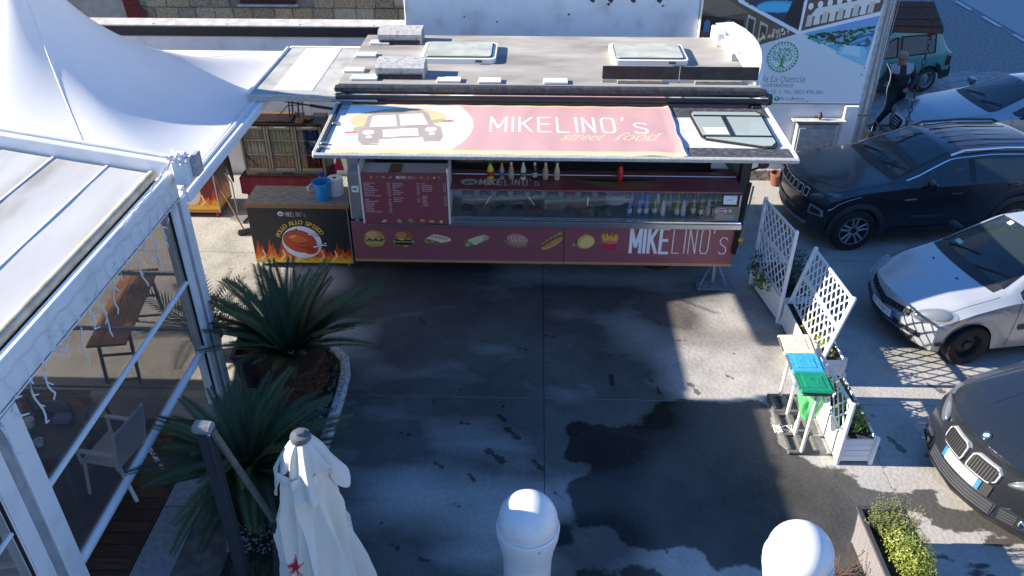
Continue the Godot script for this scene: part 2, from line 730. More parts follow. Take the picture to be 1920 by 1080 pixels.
	for y in h:
		var row := y * w
		for x in w:
			var i := row + x
			var a := n1[i] / 255.0
			var b := n2[i] / 255.0
			var c := n3[i] / 255.0
			var d := n4[y * w + ((x * 2) / 5)] / 255.0
			var v := 0.345 + (a - 0.5) * 0.2 + (b - 0.5) * 0.13 + (c - 0.5) * 0.09
			var warm := 0.5 + (d - 0.5) * 0.9
			var g := clampf((grease_and_shade[i * 4] / 255.0) * 1.25 + (d - 0.5) * 1.1 * (grease_and_shade[i * 4] / 255.0 + 0.15) + (a - 0.55) * 0.9 + (b - 0.5) * 0.35, 0.0, 1.0)
			v *= 1.0 - 0.76 * g  # darkens for the stains and for the painted yard shade
			var m := wet[i * 4] / 255.0
			var wt := 0.0
			if m > 0.02:
				var islands := 0.0
				if x > 1010:
					islands = clampf((d - 0.47) * 6.0, -0.2, 0.9) * clampf((x - 1010) / 90.0, 0.0, 1.0)
				wt = smoothstep(0.35, 0.6, m + (b - 0.5) * 0.85 + (c - 0.5) * 0.25 - islands)
			var f := foot[i * 4] / 255.0
			if f > 0.05:
				wt = maxf(wt, smoothstep(0.35, 0.6, f + (b - 0.5) * 0.7 + (c - 0.5) * 0.7) * 0.85)
			v = maxf(v, 0.03)
			v *= 1.0 - 0.79 * wt
			if wt > 0.5:
				v *= 0.85 + 0.3 * a
			col[i * 3] = lut[clampi(int(v * (1.0 + 0.035 * warm) * 1023.0), 0, 1023)]
			col[i * 3 + 1] = lut[clampi(int(v * (0.985 - 0.012 * warm) * 1023.0), 0, 1023)]
			col[i * 3 + 2] = lut[clampi(int(v * (0.955 - 0.085 * warm) * 1023.0), 0, 1023)]
			rou[i] = int(clampf(0.86 - 0.12 * g - 0.5 * wt + (b - 0.5) * 0.12, 0.2, 0.95) * 255.0)
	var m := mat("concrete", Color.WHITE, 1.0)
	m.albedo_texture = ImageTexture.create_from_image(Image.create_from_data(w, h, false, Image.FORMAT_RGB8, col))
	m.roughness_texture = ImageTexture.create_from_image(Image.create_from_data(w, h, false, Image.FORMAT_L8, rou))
	m.roughness_texture_channel = BaseMaterial3D.TEXTURE_CHANNEL_GRAYSCALE
	m.texture_repeat = true
	m.metallic_specular = 0.28
	m.normal_enabled = true
	m.normal_scale = 0.22
	var nimage := Image.create_from_data(w, h, false, Image.FORMAT_L8, n3)
	nimage.convert(Image.FORMAT_RGBA8)
	nimage.bump_map_to_normal_map(2.0)
	m.normal_texture = ImageTexture.create_from_image(nimage)

	# the sheet under everything, to the horizon
	var far := tmat("far_ground", [[0.2, C(0.14, 0.135, 0.125)], [0.8, C(0.24, 0.23, 0.21)]], 0.2, 0.9)
	var sheet := mb()
	sheet.quad(V(-180, -0.06, 60), V(180, -0.06, 60), V(180, -0.06, -220), V(-180, -0.06, -220))
	struct("ground", sheet, far, "wide plain ground under the whole place")
	var yd := thing("yard_paving", "weathered grey concrete yard in slabs with a dark wet patch", "")
	yd.set_meta("kind", "structure")
	var xs := [-15.0, -11.2, -7.3, -3.5, 0.17, 3.87, 7.57, 11.3]
	var zs := [-14.3, -11.0, -7.62, -4.2, -0.8]
	for i in xs.size() - 1:
		for j in zs.size() - 1:
			var s := mb()
			var x0: float = xs[i] + 0.004
			var x1: float = xs[i + 1] - 0.004
			var z0: float = zs[j] + 0.004
			var z1: float = zs[j + 1] - 0.004
			var u := Rect2((x0 - YX) / YW, (z0 - YZ) / YD, (x1 - x0) / YW, (z1 - z0) / YD)
			s.quad(V(x0, 0, z1), V(x1, 0, z1), V(x1, 0, z0), V(x0, 0, z0), u)
			for e in [[V(x0, 0, z0), V(x1, 0, z0)], [V(x1, 0, z0), V(x1, 0, z1)], [V(x1, 0, z1), V(x0, 0, z1)], [V(x0, 0, z1), V(x0, 0, z0)]]:
				var a: Vector3 = e[0]
				var b: Vector3 = e[1]
				s.quad_o(a, b, b - V(0, 0.05, 0), a - V(0, 0.05, 0), (a + b) * 0.5 - V((x0 + x1) / 2, 0, (z0 + z1) / 2))
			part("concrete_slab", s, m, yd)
	# street behind the wall
	var asphalt := tmat("asphalt", [[0.2, C(0.15, 0.155, 0.16)], [0.6, C(0.21, 0.215, 0.22)], [1.0, C(0.28, 0.285, 0.29)]], 0.5, 0.92, 0.06, 5, 0.4)
	var st := mb()
	st.quad(V(5.95, -0.03, -14.1), V(60, -0.03, -14.1), V(60, -0.03, -120), V(5.95, -0.03, -120))
	struct("street", st, asphalt, "grey asphalt street behind the sign wall")
	var lane := mb()
	lane.quad(V(13.75, -0.022, -14.1), V(60, -0.022, -14.1), V(60, -0.022, -120), V(13.75, -0.022, -120))
	struct("carriageway", lane, tmat("old_asphalt", [[0.2, C(0.28, 0.28, 0.275)], [0.6, C(0.37, 0.37, 0.36)], [1.0, C(0.46, 0.46, 0.45)]], 0.6, 0.92, 0.08, 5, 0.4), "paler asphalt carriageway beyond the dashed white line")
	var pv := mb()
	pv.quad(V(5.97, -0.02, -16.75), V(40, -0.02, -16.75), V(40, -0.02, -20.43), V(5.97, -0.02, -20.43))
	struct("pavement", pv, tmat("pavement", [[0.2, C(0.2, 0.2, 0.2)], [0.6, C(0.28, 0.28, 0.275)], [1.0, C(0.36, 0.355, 0.345)]], 0.4, 0.9, 0.03, 5, 0.3), "pale concrete strip under the green car")
	var lines := thing("road_marking", "row of white painted dashes along the street", "")
	lines.set_meta("kind", "structure")
	var wp := tmat("road_paint", [[0.25, C(0.3, 0.3, 0.3)], [0.5, C(0.62, 0.62, 0.61)]], 3.0, 0.7, 0.05, 5)
	var z := -31.5
	while z < -18.0:
		var l := mb()
		l.quad(V(13.5, -0.012, z + 1.15), V(13.64, -0.012, z + 1.15), V(13.64, -0.012, z), V(13.5, -0.012, z))
		part("dash", l, wp, lines)
		z += 1.92
	# crazy paving with grass between, by the pole
	var cp := thing("crazy_paving", "irregular pale stones with grass between them by the pole", "")
	cp.set_meta("kind", "structure")
	var stone := tmat("pale_stone", [[0.2, C(0.25, 0.24, 0.22)], [0.8, C(0.42, 0.4, 0.37)]], 1.5, 0.85, 0.04, 5, 0.5)
	for ix in 7:
		for iz in 6:
			var c := V(6.15 + ix * 0.33 + rng.randf_range(-0.05, 0.05), 0, -16.55 + iz * 0.33 + rng.randf_range(-0.05, 0.05))
			var pp := PackedVector2Array()
			for q in 6:
				var t := TAU * q / 6.0 + rng.randf_range(-0.3, 0.3)
				pp.append(Vector2(cos(t), sin(t)) * rng.randf_range(0.135, 0.18))
			part("stone", mb().prism(pp, 0.035, V(c.x, -0.028, c.z), Basis(V(1, 0, 0), V(0, 0, -1), V(0, 1, 0))), stone, cp)
	var kerb := mb().span(V(5.97, -0.03, -16.74), V(8.4, 0.06, -16.6), 0.01)
	struct("kerb", kerb, stone, "low pale kerb edging the crazy paving")
	grass_patch("grass", V(6.9, -0.02, -15.3), 1.2, 0.6, 400, "green grass growing among the paving stones by the pole")


func grass_patch(called: String, at: Vector3, rx: float, rz: float, n: int, label: String, hh := 0.09) -> void:
	var b := mb()
	for i in n:
		var t := rng.randf() * TAU
		var r := sqrt(rng.randf())
		var p := V(cos(t) * r * rx, 0, sin(t) * r * rz)
		var d := V(rng.randf_range(-1, 1), 0, rng.randf_range(-1, 1)).normalized()
		var hgt := hh * rng.randf_range(0.5, 1.3)
		b.tri(p - d * 0.006, p + d * 0.006, p + V(rng.randf_range(-0.04, 0.04), hgt, rng.randf_range(-0.04, 0.04)))
	var o := solo(called, b, tmat("grass", [[0.2, C(0.03, 0.06, 0.012)], [0.8, C(0.08, 0.12, 0.03)]], 3.0, 0.8), label, "grass", at)
	o.set_meta("kind", "stuff")


func walls() -> void:
	var plaster := tmat("white_plaster", [[0.0, C(0.64, 0.62, 0.59)], [0.35, C(0.77, 0.775, 0.77)], [0.7, C(0.82, 0.83, 0.83)]], 0.3, 0.8, 0.02, 6, 0.12)
	var low := thing("boundary_wall", "low white rendered wall with a dark band under its pale coping, left of the truck roof", "wall")
	part("wall_body", mb().span(V(-12.0, -0.05, -14.15), V(-2.22, 2.56, -13.9), 0.01), plaster, low)
	part("dark_band", mb().span(V(-12.0, 2.57, -14.1), V(-2.21, 2.73, -13.86)), mat("band_dark", C(0.022, 0.02, 0.024), 0.6), low)  # plain dark strip set under the coping
	part("coping", mb().span(V(-12.0, 2.735, -14.25), V(-2.21, 2.765, -13.83), 0.008), tmat("coping", [[0.2, C(0.4, 0.38, 0.35)], [0.8, C(0.55, 0.53, 0.5)]], 0.8, 0.8), low)
	for i in 6:
		part("bolt", mb().cyl(V(-9.0 + i * 1.25, 2.765, -13.9), V(-9.0 + i * 1.25, 2.78, -13.9), 0.02, 0.02, 6), mats.white_paint, low)
	var tall := thing("white_wall", "tall white rendered wall behind the truck roof", "wall")
	part("wall_body", mb().span(V(-2.2, -0.05, -14.2), V(2.71, 5.2, -13.95), 0.01), plaster, tall)
	for q in [[0.55, 2.95, 0.03, 0.02], [-0.65, 2.82, 0.02, 0.02], [1.2, 3.12, 0.035, 0.03], [2.1, 3.1, 0.03, 0.02], [2.3, 3.25, 0.03, 0.04], [-1.2, 2.9, 0.015, 0.02]]:
		part("chip", mb().prism(P2([-q[2], 0, q[2] * 0.3, -q[3], q[2], q[3] * 0.4, 0, q[3]]), 0.004, V(q[0], q[1], -13.951)), mat("chip", C(0.1, 0.1, 0.11), 0.9), tall)
	# four dark shapes of a notice high up, cut by the frame
	for i in 4:
		var x: float = [0.85, 1.15, 1.52, 1.95][i]
		part("dark_lettering", mb().prism(P2([0, 0.1, 0.05, 0.0, 0.1, -0.03, 0.13, 0.02, 0.2, 0.12, 0.2, 0.2, 0, 0.2]), 0.006, V(x, 3.17, -13.95)), mat("wall_letters", C(0.05, 0.04, 0.05), 0.7), tall)

	# stone house behind
	var house := thing("stone_house", "old house of worn tuff blocks with a dark red barred window, behind the low wall", "house")
	var mortar := tmat("mortar", [[0.2, C(0.24, 0.2, 0.145)], [0.8, C(0.36, 0.31, 0.23)]], 0.8, 0.95, 0.03, 5, 0.5)
	part("wall", mb().span(V(-16, -0.05, -17.4), V(-2.32, 6.0, -17.02)), mortar, house)
	var tuffs := []
	for i in 5:
		var c: Color = [C(0.46, 0.36, 0.22), C(0.41, 0.33, 0.22), C(0.5, 0.4, 0.26), C(0.36, 0.3, 0.21), C(0.53, 0.46, 0.33)][i]
		tuffs.append(tmat("tuff_%s" % ["a", "b", "c", "d", "e"][i], [[0.15, c * 0.55], [0.5, c], [0.85, c * 1.25]], 1.6, 0.95, 0.04, 5, 0.8))
	var wx0 := -5.95
	var wx1 := -4.95
	var row := 0
	var y := 1.55
	while y < 4.2:
		var hh := 0.24
		var x := -8.6 + (0.2 if row % 2 else 0.0) + rng.randf_range(-0.05, 0.05)
		while x < -2.0:
			var ww := rng.randf_range(0.34, 0.5)
			var clear := x + ww < wx0 - 0.1 or x > wx1 + 0.1 or y + hh < 2.3
			if clear:
				part("block", mb().box(V(x + ww / 2, y + hh / 2, -17.01 + rng.randf_range(-0.008, 0.01)), V(ww - 0.012, hh - 0.01, 0.06), 0.012), tuffs[rng.randi() % 5], house)
			x += ww
		y += hh
		row += 1
	# render patches left and right of the blocks
	part("render_patch", mb().prism(P2([-16, 1, -8.45, 1, -8.35, 2.1, -8.5, 2.6, -8.4, 3.3, -8.55, 6, -16, 6]), 0.05, V(0, 0, -17.0)), tmat("cream_render", [[0.2, C(0.42, 0.38, 0.3)], [0.8, C(0.55, 0.5, 0.4)]], 0.5, 0.9, 0.03, 5, 0.2), house)
	part("render_patch", mb().prism(P2([-3.55, 2.75, -3.2, 2.6, -2.9, 2.62, -2.85, 2.35, -2.0, 2.3, -2.0, 4.2, -3.6, 4.2]), 0.05, V(0, 0, -16.99)), tmat("pale_render", [[0.2, C(0.45, 0.42, 0.36)], [0.8, C(0.62, 0.58, 0.5)]], 0.8, 0.9, 0.03, 5, 0.2), house)
	part("red_paint", mb().prism(P2([-8.4, 1.9, -8.0, 1.9, -7.98, 2.2, -8.1, 2.28, -8.12, 2.6, -8.28, 2.75, -8.3, 2.66, -8.36, 2.8, -8.44, 2.5]), 0.012, V(0, 0, -16.95)), tmat("rust_red", [[0.2, C(0.13, 0.02, 0.015)], [0.8, C(0.23, 0.04, 0.03)]], 3.0, 0.8), house)
	var wn := part("window", mb().span(V(wx0, 2.42, -17.03), V(wx1, 3.7, -16.98)), mat("win_dark", C(0.02, 0.025, 0.03), 0.2), house)
	part("frame", mb().span(V(wx0 - 0.06, 2.36, -17.0), V(wx1 + 0.06, 2.45, -16.93), 0.01).span(V(wx0 - 0.06, 2.45, -17.0), V(wx0 + 0.05, 3.7, -16.93), 0.01).span(V(wx1 - 0.05, 2.45, -17.0), V(wx1 + 0.06, 3.7, -16.93), 0.01).span(V(-5.49, 2.45, -17.0), V(-5.41, 3.7, -16.94)), mat("red_frame", C(0.08, 0.018, 0.015), 0.6), wn)
	for i in 9:
		part("window_bar", mb().cyl(V(wx0 + 0.1 + i * 0.1, 2.45, -16.92), V(wx0 + 0.1 + i * 0.1, 3.7, -16.92), 0.008, 0.008, 5), mats.black_metal, wn)
	part("sill", mb().span(V(wx0 - 0.12, 2.31, -17.0), V(wx1 + 0.12, 2.358, -16.88), 0.008), tmat("coping", []
		, 1.0), house)
	part("roof", mb().span(V(-16, 6.0, -20), V(-2.3, 6.2, -16.8)), mat("roof_tile", C(0.25, 0.1, 0.06), 0.9), house)
	var gap := mb()
	gap.quad(V(-16, -0.045, -13.9), V(5.9, -0.045, -13.9), V(5.9, -0.045, -17.1), V(-16, -0.045, -17.1))
	struct("alley", gap, mats.far_ground, "narrow ground between the low wall and the stone house")


func sign_wall() -> void:
	var plaster: Material = mats.white_plaster
	var sw := thing("sign_wall", "white wall carrying the hotel billboard, right of the truck", "wall")
	part("wall_body", mb().span(V(2.72, -0.05, -14.18), V(5.68, 5.2, -13.9), 0.01), plaster, sw)
	part("side_wall", mb().span(V(5.4, -0.05, -36.0), V(5.68, 5.2, -14.185), 0.01), plaster, sw)  # unseen building side, added so its shadow covers the street and cars
	part("added_roof_slab", mb().span(V(-2.25, 5.205, -36.0), V(5.7, 5.35, -13.88), 0.01), mats.coping, sw)  # unseen roof of the added building
	part("wall_footing", mb().span(V(-2.6, -0.04, -13.95), V(5.66, 0.22, -13.87), 0.02), tmat("dirty_plaster", [[0.2, C(0.2, 0.17, 0.13)], [0.5, C(0.42, 0.39, 0.34)], [0.9, C(0.6, 0.58, 0.54)]], 0.9, 0.9, 0.03, 5, 0.3), sw)
	part("wall_pier", mb().span(V(5.42, -0.05, -13.92), V(5.675, 1.46, -13.84), 0.02), plaster, sw)
	# billboard
	var bb := thing("billboard", "billboard with a green tree emblem and holiday photos on the white wall", "billboard", V(2.74, 1.5, -13.89))
	var W := 2.92
	var Hh := 2.1
	var k := 600.0
	var c := Canvas.new(int(W * k), int(Hh * k), S("dfe6ea"))
	var P := func(x: float, y: float) -> Vector2: return Vector2((x - 2.74) * k, (1.5 + Hh - y) * k)
	var pol := func(a: Array) -> PackedVector2Array:
		var p := PackedVector2Array()
		for i in range(0, a.size(), 2):
			p.append(P.call(a[i], a[i + 1]))
		return p
	var r := RandomNumberGenerator.new()
	r.seed = 3
	# banquet hall
	c.poly(pol.call([2.74, 3.6, 2.95, 3.6, 3.34, 3.2, 4.38, 2.69, 3.72, 2.48, 3.0, 2.25, 2.74, 2.2]), S("6d5a48"))
	c.poly(pol.call([2.74, 3.4, 3.2, 3.2, 3.5, 3.02, 3.0, 2.95, 2.74, 3.05]), S("8a7862"))
	c.poly(pol.call([2.74, 2.98, 3.45, 2.9, 3.45, 2.75, 2.74, 2.72]), S("3a2c28"))
	for i in 5:
		var x := 2.8 + i * 0.17
		c.poly(pol.call([x, 2.7, x, 2.86, x + 0.03, 2.9, x + 0.07, 2.9, x + 0.1, 2.86, x + 0.1, 2.7]), S("5f83a8") if i % 2 == 0 else S("2a2326"))
	for x in [3.5, 3.72, 3.95]:
		c.poly(pol.call([x, 2.62, x, 3.0 - (x - 3.5) * 0.5, x + 0.14, 2.93 - (x - 3.5) * 0.5, x + 0.14, 2.6]), S("c9c1ae"))
		c.poly(pol.call([x + 0.02, 2.62, x + 0.02, 2.94 - (x - 3.5) * 0.5, x + 0.12, 2.9 - (x - 3.5) * 0.5, x + 0.12, 2.6]), S("54443d"))
	for i in 130:
		var x := r.randf_range(2.76, 4.2)
		var y := r.randf_range(2.28, 2.62 - (x - 2.74) * 0.02)
		if y < 2.32 + (x - 2.9) * 0.26:
			y = 2.34 + (x - 2.9) * 0.27 + r.randf() * 0.08
		var q: Vector2 = P.call(x, y)
		c.ell(q.x, q.y, r.randf_range(8, 17), r.randf_range(14, 28), [S("e6dccb"), S("c9b596"), S("8b6b47"), S("5a4536"), S("d8cdb9")][r.randi() % 5])
	# pool
	c.poly(pol.call([3.36, 3.6, 4.38, 3.6, 4.37, 2.74, 3.42, 3.2, 3.0, 3.6]), S("3c4257"))
	for i in 40:
		var q: Vector2 = P.call(r.randf_range(3.4, 4.3), r.randf_range(3.12, 3.6))
		c.ell(q.x, q.y, r.randf_range(14, 40), r.randf_range(10, 22), [S("4d6a4a"), S("39523f"), S("56788f"), S("8aa0a8")][r.randi() % 4])
	var pq: Vector2 = P.call(3.98, 3.12)
	c.ell(pq.x, pq.y, 0.36 * k, 0.1 * k, S("3aa5cf"))
	c.ell(pq.x - 30, pq.y + 4, 0.3 * k, 0.075 * k, S("57bde0"))
	c.poly(pol.call([4.2, 3.25, 4.38, 3.25, 4.37, 2.75, 4.1, 2.9]), S("2c2a33"))
	# laid tables
	c.poly(pol.call([4.42, 3.6, 5.72, 3.6, 5.64, 3.06, 4.41, 2.73]), S("6a5550"))
	c.poly(pol.call([4.5, 2.95, 5.6, 3.2, 5.6, 3.3, 4.6, 3.1]), S("e9e6dc"))
	for i in 9:
		var x := 4.47 + i * 0.12
		var y := 2.8 + i * 0.028
		c.poly(pol.call([x, y, x + 0.1, y + 0.015, x + 0.095, y + 0.2, x + 0.01, y + 0.19]), S("ece8db") if i % 2 else S("d5cfbe"))
	for i in 8:
		var q: Vector2 = P.call(4.5 + i * 0.15, 3.13 + i * 0.03)
		c.ell(q.x, q.y, 26, 34, S("f2efe8"))
	# water park
	c.poly(pol.call([4.46, 2.69, 5.66, 2.99, 5.6, 2.14]), S("6fb6d6"))
	c.poly(pol.call([5.0, 2.83, 5.66, 2.99, 5.65, 2.9, 5.0, 2.72]), S("7ea7d8"))
	for i in 120:
		var t := r.randf()
		var x := 4.55 + t * 1.05
		var q: Vector2 = P.call(x, 2.66 + t * 0.15 - r.randf() * (0.12 + 0.2 * t))
		c.ell(q.x, q.y, r.randf_range(10, 30), r.randf_range(8, 18), [S("24402f"), S("365a38"), S("2b3a33"), S("4d7a45"), S("5b4a3f")][r.randi() % 5])
	for i in 45:
		var t := r.randf()
		var q: Vector2 = P.call(4.6 + t * 0.6, 2.56 - t * 0.12 + r.randf() * 0.06)
		c.ell(q.x, q.y, r.randf_range(14, 24), r.randf_range(5, 9), [S("3f9fa5"), S("58b9bd"), S("d8d4c8")][r.randi() % 3])
	for i in 5:
		var q: Vector2 = P.call(5.42 + r.randf_range(-0.1, 0.12), 2.66 - i * 0.06)
		c.ell(q.x, q.y, 90, 14, [S("2f6fb5"), S("79a9dc"), S("3f86c9")][i % 3], -0.35)
	c.poly(pol.call([5.05, 2.36, 5.2, 2.5, 5.5, 2.48, 5.58, 2.4, 5.6, 2.14]), S("8fd0e6"))
	c.poly(pol.call([5.15, 2.36, 5.2, 2.5, 5.45, 2.48, 5.48, 2.3]), S("b9e2ee"))
	# white dividers and panel
	c.im = blur(c.im, 5)
	var wl := S("eef3f6")
	for a in [[3.0, 3.6, 3.34, 3.2, 4.4, 2.68], [4.42, 3.6, 4.39, 2.68], [4.36, 2.69, 5.7, 3.03], [5.72, 3.6, 5.62, 2.1]]:
		var l := []
		for i in range(0, a.size(), 2):
			l.append(P.call(a[i], a[i + 1]))
		c.line(l, 26, wl)
	c.poly(pol.call([2.74, 2.14, 3.72, 2.475, 4.4, 2.68, 5.63, 2.08, 5.74, 2.1, 5.74, 1.5, 2.74, 1.5]), S("dfe7ec"))
	# emblem: a tree in a toothed ring
	var gr := S("3f9d6a")
	var ec: Vector2 = P.call(4.19, 2.29)
	c.ell(ec.x, ec.y, 158, 158, gr)
	c.ell(ec.x, ec.y, 152, 152, S("e4ebee"))
	for i in 28:
		var t := TAU * i / 28
		var o := ec + Vector2(cos(t), sin(t)) * 150
		var n := Vector2(-sin(t), cos(t)) * 13
		c.poly(PackedVector2Array([o + n, o - n, ec + Vector2(cos(t), sin(t)) * 124]), gr)
	c.ell(ec.x, ec.y, 122, 122, gr)
	c.ell(ec.x, ec.y, 117, 117, S("e4ebee"))
	c.poly(PackedVector2Array([ec + Vector2(-13, 40), ec + Vector2(-16, 85), ec + Vector2(-50, 118), ec + Vector2(0, 102), ec + Vector2(50, 118), ec + Vector2(16, 85), ec + Vector2(13, 40), ec + Vector2(45, -40), ec + Vector2(6, 20), ec + Vector2(0, -70), ec + Vector2(-6, 20), ec + Vector2(-45, -40)]), gr)
	for i in 210:
		var t := r.randf() * TAU
		var d := sqrt(r.randf()) * 104
		var o := ec + Vector2(cos(t) * d, sin(t) * d * 0.78 - 18)
		c.ell(o.x, o.y, 7, 3.6, gr, r.randf() * PI)
	var gy := S("55706a")
	var q0: Vector2 = P.call(4.64, 1.86)
	c.text("Villa La Quercia", q0.x, q0.y, 62, S("6d8681"), "Droid Serif", 400, 0.8, 2, 0.12)
	q0 = P.call(4.46, 1.77)
	c.text("EVENTI-CERIMONIE", q0.x, q0.y, 34, gy, "Droid Sans", 400, 1.25, 2, 0.15)
	q0 = P.call(4.98, 1.655)
	c.text("Sparanise CE  |  Tel.: 0823 874 393", q0.x, q0.y, 36, S("43555a"), "Droid Sans", 400, 0.98, 2, 0.12)
	q0 = P.call(4.68, 1.54)
	c.text("Villa La Quercia", q0.x, q0.y, 30, S("5a6e70"), "Droid Sans", 400, 0.95, 2, 0.12)
	q0 = P.call(4.12, 1.54)
	c.text("villalaquercia.it", q0.x, q0.y, 28, S("5a6e70"), "Droid Sans", 400, 0.95, 2, 0.12)
	q0 = P.call(4.22, 1.56)
	c.ell(q0.x, q0.y, 27, 27, gr)
	c.text("f", q0.x, q0.y + 16, 34, S("eef3f6"), "Droid Sans", 700, 1.0, 1)
	var pm := pmat("billboard_print", c.tex(2), 0.45)
	var pb := mb()
	pb.quad(V(0, 0, 0.016), V(W, 0, 0.016), V(W, Hh, 0.016), V(0, Hh, 0.016))
	part("print", pb, pm, bb)
	part("panel", mb().span(V(0, 0, -0.005), V(W, Hh, 0.013)), mats.white_paint, bb)
	part("edge_strip", mb().span(V(-0.02, -0.03, -0.004), V(W, 0.0, 0.03), 0.004), mats.brushed, bb)
	for s in [[0.9, 0.02], [2.0, 0.02], [2.84, 0.5], [2.86, 0.62], [1.75, 0.08]]:
		part("screw", mb().cyl(V(s[0], s[1], 0.012), V(s[0], s[1], 0.024), 0.014, 0.012, 6), mats.dark_grey, bb)
	# meter cabinet
	var mc := thing("meter_cabinet", "grey steel meter cabinet on the white wall under the billboard", "cabinet", V(4.97, 0.42, -13.9))
	var gm := tmat("cabinet_grey", [[0.2, C(0.33, 0.345, 0.36)], [0.8, C(0.44, 0.455, 0.47)]], 1.2, 0.6, 0.02, 5)
	part("case", mb().box(V(0, 0.37, 0.08), V(0.68, 0.74, 0.16), 0.01), gm, mc)
	part("door", mb().box(V(0, 0.35, 0.167), V(0.6, 0.62, 0.012), 0.004), gm, mc)
	part("hood", mb().box(V(0, 0.75, 0.1), V(0.72, 0.03, 0.22), 0.006), mats.dark_grey, mc)
	part("shelf", mb().box(V(0.02, 0.79, 0.12), V(0.92, 0.022, 0.16), 0.005), tmat("coping", [], 1.0), mc)
	part("lock", mb().cyl(V(0.24, 0.36, 0.17), V(0.24, 0.36, 0.185), 0.015, 0.015, 8), mats.steel, mc)
	solo("flower_pot", mb().lathe([Vector2(0.0, 0), Vector2(0.09, 0), Vector2(0.12, 0.2), Vector2(0.13, 0.2), Vector2(0.13, 0.24), Vector2(0.105, 0.24), Vector2(0.1, 0.2), Vector2(0, 0.2)], 12), mat("terracotta", C(0.16, 0.06, 0.04), 0.8), "small terracotta pot at the foot of the wall beside the meter cabinet", "pot", V(4.42, 0, -13.7), "", 30)
	solo("bird", mb().lathe([Vector2(0, 0.0), Vector2(0.03, 0.02), Vector2(0.045, 0.05), Vector2(0.03, 0.09), Vector2(0.02, 0.105), Vector2(0.022, 0.12), Vector2(0, 0.14)], 8).box(V(-0.06, 0.045, 0), V(0.09, 0.02, 0.03), 0.005), mats.black_metal, "small dark object sitting on the ledge over the meter cabinet", "ornament", V(5.0, 1.226, -13.78), "", 40)
	# concrete pole with cables
	var pole := thing("concrete_pole", "square pale concrete pole with cables, at the end of the billboard wall", "pole", V(5.8, 0, -14.05))
	var pc := tmat("pole_concrete", [[0.2, C(0.5, 0.485, 0.46)], [0.5, C(0.64, 0.625, 0.6)], [0.9, C(0.7, 0.69, 0.67)]], 1.0, 0.9, 0.03, 5, 0.4)
	part("shaft", mb().grid([[V(-0.11, 0, 0.11), V(0.11, 0, 0.11), V(0.11, 0, -0.11), V(-0.11, 0, -0.11)], [V(-0.1, 6.5, 0.1), V(0.1, 6.5, 0.1), V(0.1, 6.5, -0.1), V(-0.1, 6.5, -0.1)]], true, true), pc, pole)
	part("conduit", mb().cyl(V(-0.02, 0, 0.127), V(-0.01, 6.4, 0.115), 0.018, 0.022, 8), mat("conduit", C(0.35, 0.34, 0.33), 0.6), pole, 40)
	for i in 3:
		var pts := []
		for j in 14:
			var t := j / 13.0
			pts.append(V(0.05 + i * 0.035 + sin(t * 9 + i) * 0.012, 0.4 + t * 4.5, 0.12 + 0.01 * sin(t * 7 + i * 2)))
		part("cable", mb().tube(pts, 0.007, 5), mat("grey_cable", C(0.28, 0.28, 0.28), 0.6), pole)
	var loop := []
	for j in 20:
		var t := j / 19.0
		loop.append(V(0.16 + 0.14 * sin(t * PI * 1.1) + 0.03 * sin(t * 14), 2.2 - t * 1.3, 0.18 + 0.05 * sin(t * 8)))
	part("cable", mb().tube(loop, 0.006, 5), mats.grey_cable, pole)
	var loop2 := []
	for j in 16:
		var t := j / 15.0
		loop2.append(V(0.1 + 0.16 * sin(t * TAU * 0.62) + 0.02, 1.15 - 0.3 * t + 0.07 * sin(t * 9), 0.19))
	part("cable", mb().tube(loop2, 0.006, 5), mats.grey_cable, pole)
	part("band", mb().box(V(0, 1.25, 0), V(0.225, 0.03, 0.225)).box(V(0, 2.9, 0), V(0.22, 0.03, 0.22)), mats.steel, pole)


func corner_canopy() -> void:
	# rusty little roof and its rain chain
	var rc := thing("rusty_canopy", "small rusty tiled canopy beside the concrete pole", "canopy", V(6.1, 2.6, -14.5))
	var rust := tmat("rust", [[0.15, C(0.03, 0.014, 0.009)], [0.5, C(0.08, 0.034, 0.022)], [0.85, C(0.14, 0.07, 0.045)]], 2.5, 0.85, 0.04, 5, 0.6)
	var slope := Basis(V(1, 0, 0), -0.42)
	part("board", mb().box(V(0.38, 0.17, -0.24), V(1.0, 0.035, 0.64), 0.004, Basis(V(1, 0, 0), 0.42)), rust, rc)
	for i in 4:
		part("plank", mb().box(V(0.38, 0.205 + (i % 2) * 0.006, -0.24) + Basis(V(1, 0, 0), 0.42) * V(0, 0, 0.24 - i * 0.16), V(1.0 + 0.02 * (i % 2), 0.03, 0.15), 0.006, Basis(V(1, 0, 0), 0.42)), rust, rc)
	part("edge_strip", mb().bar(V(0.9, 0.02, 0.08), V(0.9, 0.32, -0.56), 0.03, 0.06), mats.dark_grey, rc)
	part("gutter", mb().cyl(V(-0.12, 0.02, 0.08), V(0.9, 0.0, 0.08), 0.05, 0.05, 8), rust, rc, 50)
	part("bracket", mb().bar(V(-0.05, -0.25, 0.0), V(0.35, 0.12, -0.3), 0.05, 0.05).bar(V(0.72, -0.12, 0.02), V(0.74, 0.15, -0.02), 0.05, 0.06), rust, rc)
	var ch := thing("rain_chain", "dark ring chain hanging from the corner of the rusty canopy", "chain", V(6.83, 0, -14.42))
	var torus := TorusMesh.new()
	torus.inner_radius = 0.034
	torus.outer_radius = 0.05
	torus.rings = 12
	torus.ring_segments = 6
	var y := 2.5
	var i := 0
	while y > 0.1:
		var o := part_mesh("ring", torus, mats.black_metal, ch)
		o.position = V(0, y, 0)
		o.rotation = V(PI / 2, (0.3 if i % 2 else 1.35), 0)
		o.scale = V(1, 1, 1.15)
		y -= 0.088
		i += 1


